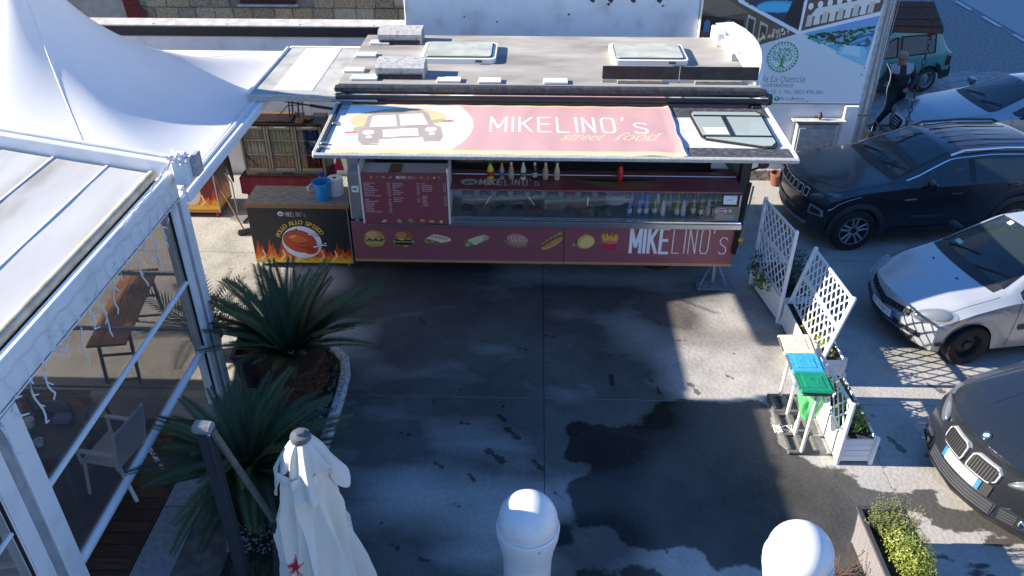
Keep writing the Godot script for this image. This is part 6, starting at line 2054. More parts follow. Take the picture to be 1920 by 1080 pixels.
	part("wall", mb().grid([[V(-0.16, 0, 0.16), V(0.16, 0, 0.16), V(0.16, 0, -0.16), V(-0.16, 0, -0.16)], [V(-0.21, 0.5, 0.21), V(0.21, 0.5, 0.21), V(0.21, 0.5, -0.21), V(-0.21, 0.5, -0.21)], [V(-0.225, 0.5, 0.225), V(0.225, 0.5, 0.225), V(0.225, 0.5, -0.225), V(-0.225, 0.5, -0.225)], [V(-0.225, 0.53, 0.225), V(0.225, 0.53, 0.225), V(0.225, 0.53, -0.225), V(-0.225, 0.53, -0.225)], [V(-0.18, 0.53, 0.18), V(0.18, 0.53, 0.18), V(0.18, 0.53, -0.18), V(-0.18, 0.53, -0.18)], [V(-0.175, 0.44, 0.175), V(0.175, 0.44, 0.175), V(0.175, 0.44, -0.175), V(-0.175, 0.44, -0.175)]], true, true), pd, sp)
	part("soil", mb().box(V(0, 0.44, 0), V(0.35, 0.03, 0.35)), mats.soil, sp)
	var tw := mb()
	for i in 30:
		var p := V(rng.randf_range(-0.16, 0.16), 0.455, rng.randf_range(-0.16, 0.16))
		tw.bar(p, p + V(rng.randf_range(-0.06, 0.06), rng.randf_range(0, 0.03), rng.randf_range(-0.06, 0.06)), 0.012, 0.004)
	var to := part("dry_leaves", tw, mats.wood_brown, sp)
	to.set_meta("kind", "stuff")


func palm_base(o: Node3D, r: float, h: float, m: Material) -> void:
	var g := []
	for i in 15:
		var row := []
		for j in 28:
			var t := i / 14.0
			var a := TAU * j / 28.0
			var rr := r * (0.62 + 0.6 * sin(PI * (0.12 + 0.62 * t))) * (1.0 + rng.randf_range(-0.08, 0.08))
			row.append(V(cos(a) * rr, t * h, sin(a) * rr))
		g.append(row)
	g.append([])
	for j in 28:
		g[15].append(V(0, h + 0.03, 0))
	part("trunk", mb().grid(g, true, true), m, o, 30)
	var b := mb()
	for i in 800:
		var a := rng.randf() * TAU
		var t := rng.randf_range(0.05, 1.05)
		var rr := r * (0.62 + 0.6 * sin(PI * (0.12 + 0.62 * minf(t, 1.0))))
		if t > 0.95: rr *= rng.randf()
		var p := V(cos(a) * rr, t * h, sin(a) * rr)
		var q := p + V(cos(a) * 0.07, rng.randf_range(-0.03, 0.1), sin(a) * 0.07) + V(rng.randf_range(-0.03, 0.03), 0, rng.randf_range(-0.03, 0.03))
		b.tri(p + V(-sin(a), 0, cos(a)) * 0.016, p - V(-sin(a), 0, cos(a)) * 0.016, q)
	var s := part("fibre", b, m, o)
	s.set_meta("kind", "stuff")


func umbrella() -> void:
	var o := thing("cantilever_umbrella", "closed cream cantilever umbrella with a red star, on a dark post", "umbrella", V(-1.7, 0, -4.46))
	var dm := mat("umbrella_dark", C(0.035, 0.04, 0.048), 0.4, 0.2)
	part("post", mb().span(V(-0.76, 0.05, -0.045), V(-0.66, 2.33, 0.045), 0.012), dm, o)
	part("post_rib", mb().span(V(-0.728, 1.9, 0.045), V(-0.692, 2.3, 0.055), 0.004), dm, o)
	part("post_cap", mb().box(V(-0.715, 2.355, 0), V(0.15, 0.07, 0.115), 0.02, Basis(V(0, 0, 1), -0.12)), tmat("cap_alu", [[0.2, C(0.16, 0.16, 0.155)], [0.8, C(0.24, 0.24, 0.235)]], 4.0, 0.45), o)
	part("bolt", mb().cyl(V(-0.66, 2.33, 0.05), V(-0.66, 2.33, 0.066), 0.014, 0.012, 8), mats.chrome, o, 40)
	part("arm", mb().bar(V(-0.64, 2.34, 0.02), V(-0.33, 1.36, 0.02), 0.05, 0.035, V(1, 0, 0), 0.006), tmat("arm_alu", [[0.2, C(0.07, 0.07, 0.068)], [0.8, C(0.11, 0.11, 0.105)]], 3.0, 0.4), o)
	part("hinge", mb().box(V(-0.33, 1.32, 0.0), V(0.07, 0.16, 0.09), 0.015), dm, o)
	part("strut", mb().bar(V(-0.33, 1.3, 0.0), V(-0.48, 0.35, 0.0), 0.06, 0.05, V(1, 0, 0), 0.006), dm, o)
	# folded cloth
	var R := func(h: float, a: float) -> float:
		var t := (2.26 - h) / 1.8
		var base := 0.07 + 0.34 * pow(t, 0.62)
		if h < 1.95: base = 0.16 + 0.17 * (1.95 - h) / 1.45
		var pl := 0.17 * minf(1.0, t * 3.0)
		# sharp hanging folds: creases where the cosine is folded over
		var f := 1.0 + pl * (1.0 - 2.2 * absf(sin(4.0 * a + 0.9 * sin(h * 2.1)))) + pl * 0.55 * (1.0 - 2.0 * absf(sin(5.5 * a + h * 1.3 + 0.6))) + 0.05 * cos(15.0 * a + h * 3.0) * minf(1.0, t * 2.0) + 0.14
		return base * f
	var W := 1024
	var c := Canvas.new(W, W, S("e3dccf"))
	# red star emblem and the start of dark lettering below it
	var star := func(cx: float, cy: float, r: float, col: Color) -> void:
		var p := PackedVector2Array()
		for i in 10:
			var rr := r if i % 2 == 0 else r * 0.42
			var t := -PI / 2 + PI * i / 5.0 + 0.12
			p.append(Vector2(cx + cos(t) * rr * 0.62, cy + sin(t) * rr))
		c.poly(p, col)
	var u0 := W * 0.325
	star.call(u0, 622, 78, S("b3202e"))
	star.call(u0, 622, 66, S("e3dccf"))
	star.call(u0, 622, 58, S("b3202e"))
	c.text("E", u0 + 8, 748, 60, S("1d2733"), "Droid Sans", 700, 0.7)
	var cm := pmat("umbrella_cloth", c.tex(1), 0.85)
	cm.backlight_enabled = true
	cm.backlight = C(0.1, 0.09, 0.07).linear_to_srgb()
	var g := []
	for i in 46:
		var h := lerpf(2.02, 0.52, i / 45.0)
		var row := []
		for j in 201:
			var a := TAU * j / 200.0
			var r: float = R.call(h, a)
			row.append(V(cos(a) * r - 0.02, h, sin(a) * r))
		g.append(row)
	part("canopy", mb().grid(g, false), cm, o, 70)
	# upper vent skirt with hanging corners
	var g2 := []
	var cream := mat("vent_cream", C(0.7, 0.66, 0.58), 0.85)
	cream.backlight_enabled = true
	cream.backlight = C(0.1, 0.09, 0.07).linear_to_srgb()
	for i in 18:
		var t := i / 17.0
		var row := []
		for j in 97:
			var a := TAU * j / 96.0
			var hem := 0.37 + 0.11 * cos(4.0 * a + 0.8) + 0.07 * cos(7.0 * a)
			var h := 2.27 - hem * t
			var r := 0.062 + 0.17 * pow(t, 0.75) * (1.0 + 0.32 * cos(4.0 * a + 0.8) + 0.2 * cos(9.0 * a + 2.0 * t) + 0.09 * cos(15.0 * a))
			row.append(V(cos(a) * r + 0.01, h, sin(a) * r))
		g2.append(row)
	part("vent_skirt", mb().grid(g2, false), cream, o, 70)
	part("top_disc", mb().lathe([Vector2(0, 2.345), Vector2(0.035, 2.34), Vector2(0.04, 2.315), Vector2(0.072, 2.305), Vector2(0.08, 2.28), Vector2(0.075, 2.25), Vector2(0, 2.24)], 20), mat("disc_grey", C(0.1, 0.11, 0.125), 0.45), o, 40)
	part("pole", mb().cyl(V(0, 0.4, 0), V(0, 2.25, 0), 0.02, 0.02, 8), dm, o, 40)
	var bs := thing("umbrella_base", "dark square planter weighing down the umbrella post", "planter", V(-2.38, 0, -4.5))
	part("box", mb().span(V(-0.26, 0.0, -0.26), V(0.26, 0.36, 0.26), 0.012), mats.planter_dark, bs)
	part("rim", mb().span(V(-0.28, 0.361, -0.28), V(0.28, 0.39, 0.28), 0.008), mats.planter_dark, bs)
	grass_patch("base_grass", V(-2.38, 0.39, -4.72), 0.24, 0.06, 130, "small green tuft at the back of the umbrella's planter", 0.1)


func lamps() -> void:
	for q in [[0.0, -4.73, 1.13, "white globe bollard lamp in the lower middle of the yard"], [2.13, -4.31, 1.3, "white globe bollard lamp nearest the shrub planter, brighter in the sun"]]:
		var o := thing("bollard_lamp", q[3], "lamp", V(q[0], 0, q[1]), 0.0, "globe lamps")
		var b: float = q[2]
		part("column", mb().lathe([Vector2(0.2, 0), Vector2(0.213, b - 0.42), Vector2(0.222, b - 0.405), Vector2(0.225, b - 0.36), Vector2(0.24, b - 0.28), Vector2(0.266, b - 0.16), Vector2(0.272, b - 0.07), Vector2(0.262, b - 0.055), Vector2(0.2, b - 0.06), Vector2(0, b - 0.07)], 36), mat("lamp_body", C(0.7, 0.71, 0.72), 0.35), o, 40)
		var prof := []
		for i in 19:
			var t := -0.35 + (PI / 2 + 0.35) * i / 18.0
			prof.append(Vector2(maxf(0.0, cos(t)) * 0.253, b + sin(t) * 0.253))
		var gm := tmat("lamp_globe", [[0.1, C(0.66, 0.65, 0.62)], [0.4, C(0.74, 0.735, 0.715)], [1.0, C(0.77, 0.765, 0.75)]], 0.9, 0.32, 0.03, 5)
		gm.subsurf_scatter_enabled = true
		gm.subsurf_scatter_strength = 0.15
		part("globe", mb().lathe(prof, 40), gm, o, 60)
		part("seam", mb().lathe([Vector2(0.2535, b - 0.003), Vector2(0.2552, b), Vector2(0.2535, b + 0.003)], 40), gm, o, 60)
		for k in 3:
			var a := TAU * k / 3.0 + 1.2
			part("screw", mb().cyl(V(cos(a) * 0.266, b - 0.11, sin(a) * 0.266), V(cos(a) * 0.278, b - 0.11, sin(a) * 0.278), 0.01, 0.009, 8), mats.steel, o)


# ---------------------------------------------------------------- trellis planters on the right
func clip_seg(a: Vector2, b: Vector2, lo: Vector2, hi: Vector2) -> Array:
	var t0 := 0.0
	var t1 := 1.0
	var d := b - a
	for ax in 2:
		if absf(d[ax]) < 1e-6:
			if a[ax] < lo[ax] or a[ax] > hi[ax]: return []
			continue
		var u := (lo[ax] - a[ax]) / d[ax]
		var w := (hi[ax] - a[ax]) / d[ax]
		t0 = maxf(t0, minf(u, w))
		t1 = minf(t1, maxf(u, w))
	return [a + d * t0, a + d * t1] if t1 - t0 > 0.01 else []


func trellis(label: String, at: Vector3, turn: float, L: float, hb: float, ht0: float, ht1: float, lean: float, wd: float, pitch: float) -> Node3D:
	var o := thing("trellis_planter", label, "planter", at, turn, "white trellis planters")
	var wm := mat("trellis_white", C(0.76, 0.76, 0.75), 0.45)
	var B := Basis(V(0, 0, 1), -lean)
	var Lp := func(p: Vector3) -> Vector3: return B * p
	# box of boards
	var n := 4
	var bh := (hb - 0.04) / n
	for i in n:
		var y := 0.03 + bh * (i + 0.5)
		part("board", mb().box(V(0.0, y, L / 2), V(0.022, bh - 0.004, L - 0.05), 0.004), wm, o)
		part("board", mb().box(V(wd, y, L / 2), V(0.022, bh - 0.004, L - 0.05), 0.004), wm, o)
		part("board", mb().box(V(wd / 2, y, 0.012), V(wd - 0.04, bh - 0.004, 0.022), 0.004), wm, o)
		part("board", mb().box(V(wd / 2, y, L - 0.012), V(wd - 0.04, bh - 0.004, 0.022), 0.004), wm, o)
	for z in [0.0, L]:
		part("corner_post", mb().cyl(V(wd, 0, z), V(wd, hb + 0.015, z), 0.028, 0.028, 12).lathe([Vector2(0.028, hb + 0.015), Vector2(0.02, hb + 0.03), Vector2(0, hb + 0.035)], 12, V(wd, 0, z)), wm, o, 40)
		var hh := ht0 if z == 0.0 else ht1
		part("post", mb().cyl(Lp.call(V(0, 0, z)), Lp.call(V(0, hh, z)), 0.03, 0.03, 12).lathe([Vector2(0.03, hh), Vector2(0.022, hh + 0.018), Vector2(0, hh + 0.024)], 12, Vector3.ZERO + B * V(0, 0, 0) + V(0, 0, z), B), wm, o, 40)
	part("soil", mb().box(V(wd / 2, hb - 0.05, L / 2), V(wd - 0.03, 0.03, L - 0.05)), mats.soil, o)
	# lattice: local plane (z, y)
	var y0 := hb + 0.03
	var slope := (ht1 - ht0) / L
	var lo := Vector2(0.04, y0)
	for s in [-1.0, 1.0]:
		var c := -3.0
		while c < 4.0:
			var a := Vector2(-2.0, c - s * 2.0 * 1.25)
			var b := Vector2(3.0, c + s * 3.0 * 1.25)
			var seg := clip_seg(a, b, lo, Vector2(L - 0.04, maxf(ht0, ht1) - 0.03))
			if seg.size():
				# cut under the sloping top rail
				var p: Vector2 = seg[0]
				var q: Vector2 = seg[1]
				var keep := true
				if absf(slope) > 0.01:
					var fp := p.y - (ht0 - 0.03 + slope * p.x)
					var fq := q.y - (ht0 - 0.03 + slope * q.x)
					if fp > 0 and fq > 0: keep = false
					elif fp > 0: p = p + (q - p) * fp / (fp - fq)
					elif fq > 0: q = q + (p - q) * fq / (fq - fp)
				if keep and p.distance_to(q) > 0.03:
					part("slat", mb().bar(Lp.call(V(0.006 * s, p.y, p.x)), Lp.call(V(0.006 * s, q.y, q.x)), 0.019, 0.009, B * V(1, 0, 0)), wm, o)
			c += pitch
	part("rail", mb().bar(Lp.call(V(0, ht0 - 0.02, 0)), Lp.call(V(0, ht1 - 0.02, L)), 0.035, 0.03, B * V(1, 0, 0), 0.006), wm, o)
	part("rail", mb().bar(Lp.call(V(0, y0, 0)), Lp.call(V(0, y0, L)), 0.03, 0.026, B * V(1, 0, 0), 0.005), wm, o)
	if ht0 > 1.0:
		part("rail", mb().bar(Lp.call(V(-0.004, (y0 + ht0) / 2, 0)), Lp.call(V(-0.004, (y0 + ht1) / 2, L)), 0.055, 0.024, B * V(1, 0, 0), 0.005), wm, o)
	return o


func leaf_cloud(n: int, c: Vector3, r: Vector3, size: float, up := 0.4, shell := 0.35) -> MB:
	var b := mb()
	for i in n:
		var d := V(rng.randfn(), rng.randfn(), rng.randfn()).normalized()
		var p := c + d * r * pow(rng.randf(), shell)
		if p.y < 0.01: p.y = rng.randf() * 0.05
		var nrm := (d + V(rng.randfn() * 0.6, up + rng.randfn() * 0.4, rng.randfn() * 0.6)).normalized()
		var t := nrm.cross(V(rng.randfn(), rng.randfn(), rng.randfn())).normalized()
		var s := nrm.cross(t)
		var k := size * rng.randf_range(0.6, 1.3)
		b.tri(p, p + t * k + s * k * 0.42, p + t * k * 1.9)
		b.tri(p, p + t * k * 1.9, p + t * k - s * k * 0.42)
	return b


func shrub(called: String, label: String, cat: String, at: Vector3, parts: Array, stems := 8) -> Node3D:
	var o := thing(called, label, cat, at)
	var st := mb()
	for i in stems:
		var q: Array = parts[i % parts.size()]
		var c: Vector3 = q[1]
		st.cyl(V(c.x * 0.5, 0, c.z * 0.5 + rng.randf_range(-0.03, 0.03)), c + V(rng.randf_range(-0.5, 0.5) * q[2].x, 0, rng.randf_range(-0.5, 0.5) * q[2].z), 0.006, 0.003, 4, false)
	part("stem", st, mats.wood_brown, o)
	for q in parts:
		var f := part("foliage", leaf_cloud(q[0], q[1], q[2], q[3], q[5] if q.size() > 5 else 0.4), q[4], o)
		f.set_meta("kind", "stuff")
	return o


func trellises() -> void:
	trellis("white trellis planter nearest the truck, with ivy on its left", V(3.235, 0, -10.3), 0.16, 1.0, 0.4, 1.4, 1.42, 0.0, 0.4, 0.17)
	trellis("sunlit white trellis planter leaning to the right, between the other two", V(3.43, 0, -9.28), 0.03, 1.3, 0.38, 1.22, 1.3, 0.205, 0.36, 0.17)
	trellis("low white trellis planter with a sloping top rail, beside the green bin", V(3.36, 0, -7.72), 0.02, 1.1, 0.36, 0.74, 0.84, 0.0, 0.37, 0.2)
	var iv := [mat("ivy", C(0.045, 0.085, 0.025), 0.45), mat("ivy_light", C(0.075, 0.12, 0.035), 0.45)]
	shrub("ivy_plant", "trailing ivy on the left side of the first trellis planter", "plant", V(3.2, 0.36, -10.05), [[60, V(-0.02, 0.12, 0.0), V(0.09, 0.25, 0.16), 0.045, iv[0]], [45, V(0.0, 0.1, 0.4), V(0.11, 0.1, 0.2), 0.055, iv[1]], [26, V(-0.04, -0.05, 0.35), V(0.05, 0.14, 0.12), 0.04, iv[0]]])
	shrub("leafy_shrub", "blue green shrub standing in the first trellis planter", "shrub", V(3.62, 0.36, -9.7), [[420, V(0.02, 0.28, 0.0), V(0.16, 0.3, 0.3), 0.03, mat("blue_leaf", C(0.035, 0.07, 0.05), 0.6)], [160, V(0.05, 0.12, 0.2), V(0.14, 0.2, 0.2), 0.03, iv[0]]])
	var yl := [mat("leaf_mid", C(0.07, 0.115, 0.025), 0.5), mat("leaf_yellow", C(0.16, 0.2, 0.035), 0.5), mat("leaf_red", C(0.2, 0.07, 0.03), 0.5)]
	for m: StandardMaterial3D in yl:
		m.backlight_enabled = true
		m.backlight = (m.albedo_color.srgb_to_linear() * 0.7).linear_to_srgb()
	shrub("leafy_shrub", "green shrub in the leaning trellis planter", "shrub", V(3.62, 0.33, -8.55), [[150, V(0, 0.08, -0.3), V(0.14, 0.13, 0.3), 0.032, yl[0]], [170, V(0.02, 0.1, 0.3), V(0.15, 0.16, 0.26), 0.034, yl[1]], [30, V(0, 0.12, 0.1), V(0.14, 0.14, 0.3), 0.03, yl[2]]])
	shrub("leafy_shrub", "yellow green shrub in the low trellis planter", "shrub", V(3.55, 0.31, -7.15), [[160, V(0, 0.1, -0.25), V(0.13, 0.13, 0.26), 0.032, yl[0]], [260, V(0.02, 0.12, 0.22), V(0.15, 0.17, 0.26), 0.036, yl[1]], [30, V(-0.05, 0.1, 0.1), V(0.1, 0.13, 0.3), 0.03, yl[2]]])


func bins() -> void:
	var grey := tmat("bin_grey", [[0.2, C(0.07, 0.07, 0.068)], [0.8, C(0.12, 0.118, 0.112)]], 3.0, 0.7)
	var pole := mat("bin_pole", C(0.6, 0.6, 0.55), 0.4)
	var lids := [["cream", tmat("lid_cream", [[0.2, C(0.55, 0.47, 0.3)], [0.8, C(0.72, 0.66, 0.5)]], 3.0, 0.5), -7.74], ["pale blue", tmat("lid_blue", [[0.2, C(0.03, 0.28, 0.5)], [0.8, C(0.06, 0.36, 0.58)]], 3.0, 0.45), -7.4], ["green", tmat("lid_green", [[0.2, C(0.005, 0.19, 0.09)], [0.8, C(0.012, 0.26, 0.13)]], 3.0, 0.45), -7.06]]
	for i in 3:
		var q: Array = lids[i]
		var z: float = q[2]
		var o := thing("recycling_stand", "recycling bag stand with a %s lid beside the low trellis planter" % q[0], "bin", V(2.88, 0, z), 0.0, "recycling stands")
		# moulded foot with three openings
		part("foot", mb().span(V(0, 0, 0.0), V(0.36, 0.05, 0.045), 0.012).span(V(0, 0, 0.285), V(0.36, 0.05, 0.33), 0.012).span(V(0, 0, 0.045), V(0.05, 0.05, 0.285), 0.012).span(V(0.31, 0, 0.045), V(0.36, 0.05, 0.285), 0.012).span(V(0.13, 0.005, 0.045), V(0.21, 0.06, 0.285), 0.015).span(V(0.05, 0.0, 0.05), V(0.31, 0.012, 0.28)), grey, o)
		for z2 in ([0.03, 0.31] if i == 2 else [0.03]):
			part("pole", mb().cyl(V(0.15, 0.03, z2), V(0.17, 0.88, z2 - 0.01), 0.021, 0.021, 12), pole, o, 40)
		part("ring", mb().span(V(0.0, 0.85, 0.02), V(0.32, 0.88, 0.33), 0.01), grey, o)
		var tilt := Basis(V(0, 0, 1), [0.05, 0.0, -0.03][i]) * Basis(V(1, 0, 0), [0.1, 0.03, 0.02][i])
		var lid := part("lid", mb().box(V(0.15, 0.905, 0.165), V(0.36, 0.04, 0.335), 0.016, tilt), q[1], o)
		part("lid_rib", mb().box(V(0.15, 0.905, 0.165) + tilt * V(0, 0.022, 0), V(0.22, 0.008, 0.2), 0.004, tilt), q[1], lid)
		part("hinge", mb().cyl(V(0.15, 0.905, 0.165) + tilt * V(-0.175, 0.012, -0.12), V(0.15, 0.905, 0.165) + tilt * V(-0.175, 0.012, 0.12), 0.012, 0.012, 8), grey, lid)
		for k in 3:
			var a := TAU * k / 3.0
			var e := V(0.15, 0.905, 0.165) + tilt * V(cos(a) * 0.045, 0.0265, sin(a) * 0.045)
			part("embossed_arrow", mb().bar(e - tilt * V(-sin(a), 0, cos(a)) * 0.035, e + tilt * V(-sin(a), 0, cos(a)) * 0.035, 0.018, 0.004), q[1], lid)
		part("lid_tab", mb().box(V(0.15, 0.905, 0.165) + tilt * V(0.19, -0.005, 0), V(0.03, 0.025, 0.2), 0.008, tilt), q[1], lid)
		if i > 0:
			var bag := mat(["", "bag_blue", "bag_green"][i], [Color.WHITE, C(0.3, 0.5, 0.6), C(0.12, 0.55, 0.2)][i], 0.35, 0.0, 0.72)
			bag.backlight_enabled = true
			bag.backlight = ([Color.WHITE, C(0.2, 0.3, 0.35), C(0.08, 0.4, 0.14)][i] as Color).linear_to_srgb()
			var g := []
			for a in 14:
				var t := a / 13.0
				var row := []
				for b in 33:
					var th := TAU * b / 32.0
					var rr := 0.13 * pow(sin(PI * clampf(0.5 + t * 0.52, 0.0, 1.0)), 0.4) * (1.0 + 0.12 * sin(th * 7 + t * 5.0) + 0.07 * sin(th * 12 - t * 7))
					row.append(V(0.18 + cos(th) * rr, 0.86 - t * (0.5 if i == 2 else 0.38), 0.16 + sin(th) * rr * 1.1))
				g.append(row)
			part("bag", mb().grid(g, false), bag, o, 60)
	var st := thing("white_string", "tangle of thin white string lying on the feet of the recycling stands", "string", V(2.9, 0.03, -7.2))
	var p := []
	for i in 40:
		p.append(V(-0.05 + 0.05 * sin(i * 1.9) + 0.005 * i * (1.0 if i > 25 else 0.0), 0.02 + 0.01 * sin(i), 0.1 + 0.07 * cos(i * 1.3)))
	p.append(V(0.18, 0.06, 0.0))
	p.append(V(0.28, 0.1, -0.06))
	part("string", mb().tube(p, 0.004, 4), mats.white_paint, st)


func planter_front() -> void:
	var o := thing("long_planter", "long grey woven planter of shrubs at the lower right", "planter", V(3.2, 0, -5.52), 0.0)
	var wk := tmat("wicker", [[0.2, C(0.14, 0.125, 0.128)], [0.5, C(0.21, 0.192, 0.198)], [0.85, C(0.27, 0.25, 0.256)]], 3.0, 0.65, 0.03, 5, 0.4, 0.0, V(0.6, 8, 0.6))
	var L := 1.75
	var W := 0.37
	for i in 11:
		var y0 := 0.02 + i * 0.0425
		var s := 0.04 * (y0 / 0.5)
		part("weave_band", mb().span(V(-s, y0, 0.0), V(-s + 0.02, y0 + 0.04, L), 0.006), wk, o)
	part("wall", mb().span(V(W - 0.02, 0, 0), V(W, 0.49, L), 0.004).span(V(0, 0, -0.02), V(W, 0.49, 0.0), 0.004).span(V(0, 0, L), V(W, 0.49, L + 0.02), 0.004), wk, o)
	var rim := mat("planter_rim", C(0.045, 0.04, 0.045), 0.5)
	part("rim", mb().span(V(-0.065, 0.49, -0.03), V(-0.015, 0.51, L + 0.03), 0.006).span(V(W - 0.02, 0.49, -0.03), V(W + 0.03, 0.51, L + 0.03), 0.006).span(V(-0.015, 0.49, -0.03), V(W - 0.02, 0.51, 0.02), 0.006).span(V(-0.015, 0.488, 0.95), V(W - 0.02, 0.508, 1.0), 0.006).span(V(-0.015, 0.49, L - 0.02), V(W - 0.02, 0.51, L + 0.03), 0.006), rim, o)
	part("soil", mb().span(V(-0.01, 0.4, 0.01), V(W - 0.02, 0.43, L - 0.01)), mats.soil, o)
	var ym := mat("boxwood", C(0.2, 0.24, 0.03), 0.45)
	var ym2 := mat("boxwood_dark", C(0.07, 0.11, 0.018), 0.45)
	var th := mat("thyme", C(0.2, 0.23, 0.075), 0.6)
	for m: StandardMaterial3D in [ym, ym2, th]:
		m.backlight_enabled = true
		m.backlight = (m.albedo_color.srgb_to_linear() * 0.8).linear_to_srgb()
	shrub("boxwood", "bright yellow green shrub in the middle of the long grey planter", "shrub", V(3.4, 0.42, -4.98), [[1500, V(0.03, 0.13, 0.0), V(0.21, 0.16, 0.32), 0.016, ym], [1000, V(0.04, 0.1, -0.05), V(0.21, 0.17, 0.33), 0.013, ym2], [450, V(0.0, 0.15, 0.2), V(0.18, 0.14, 0.17), 0.012, ym], [420, V(0.05, 0.12, -0.12), V(0.2, 0.18, 0.22), 0.018, th]], 16)
	# upright wiry herb at the far end
	var t := thing("wiry_herb", "upright grey green wiry herb at the far end of the long planter", "shrub", V(3.38, 0.42, -5.36))
	var lv := mb()
	var st := mb()
	for i in 80:
		var b0 := V(rng.randf_range(-0.12, 0.12), 0, rng.randf_range(-0.1, 0.14))
		var tip := b0 + V(b0.x * 0.9 + rng.randf_range(-0.06, 0.06), rng.randf_range(0.16, 0.36), b0.z * 0.6 + rng.randf_range(-0.05, 0.05))
		st.cyl(b0, tip, 0.003, 0.0015, 3, false)
		for j in 20:
			var u := (j + 3) / 23.0
			var p := b0.lerp(tip, u)
			var a := j * 2.4
			var d := V(cos(a), 0.7, sin(a)).normalized()
			var s := d.cross(V(0, 1, 0)).normalized() * 0.005
			lv.tri(p - s, p + s, p + d * 0.028)
	part("stem", st, mats.wood_brown, t)
	var f := part("foliage", lv, th, t)
	f.set_meta("kind", "stuff")
	shrub("small_seedling", "small low green plant in the near end of the long planter", "plant", V(3.42, 0.42, -4.36), [[120, V(0, 0.03, 0), V(0.13, 0.05, 0.12), 0.018, ym2], [50, V(0.05, 0.05, -0.1), V(0.1, 0.05, 0.08), 0.016, th]])
	var tw := thing("dry_plant", "small dry twiggy plant on the ground left of the long planter", "plant", V(2.93, 0, -5.1))
	var sb := mb()
	var dl := mb()
	for i in 15:
		var a := i * 2.4
		var tip := V(cos(a) * rng.randf_range(0.08, 0.26), rng.randf_range(0.12, 0.3), sin(a) * 0.15)
		sb.tube([Vector3.ZERO, tip * 0.5 + V(0, 0.03, 0), tip], 0.004, 4)
		for j in 9:
			var p := tip * rng.randf_range(0.4, 1.05)
			var d := V(rng.randfn(), rng.randfn(), rng.randfn()).normalized() * 0.022
			dl.tri(p, p + d + V(0, 0, 0.008), p + d * 0.9 - V(0, 0, 0.01))
	part("twig", sb, mat("twig", C(0.09, 0.045, 0.03), 0.8), tw)
	var df := part("dry_leaf", dl, mat("dry_leaf", C(0.07, 0.035, 0.035), 0.8), tw)
	df.set_meta("kind", "stuff")


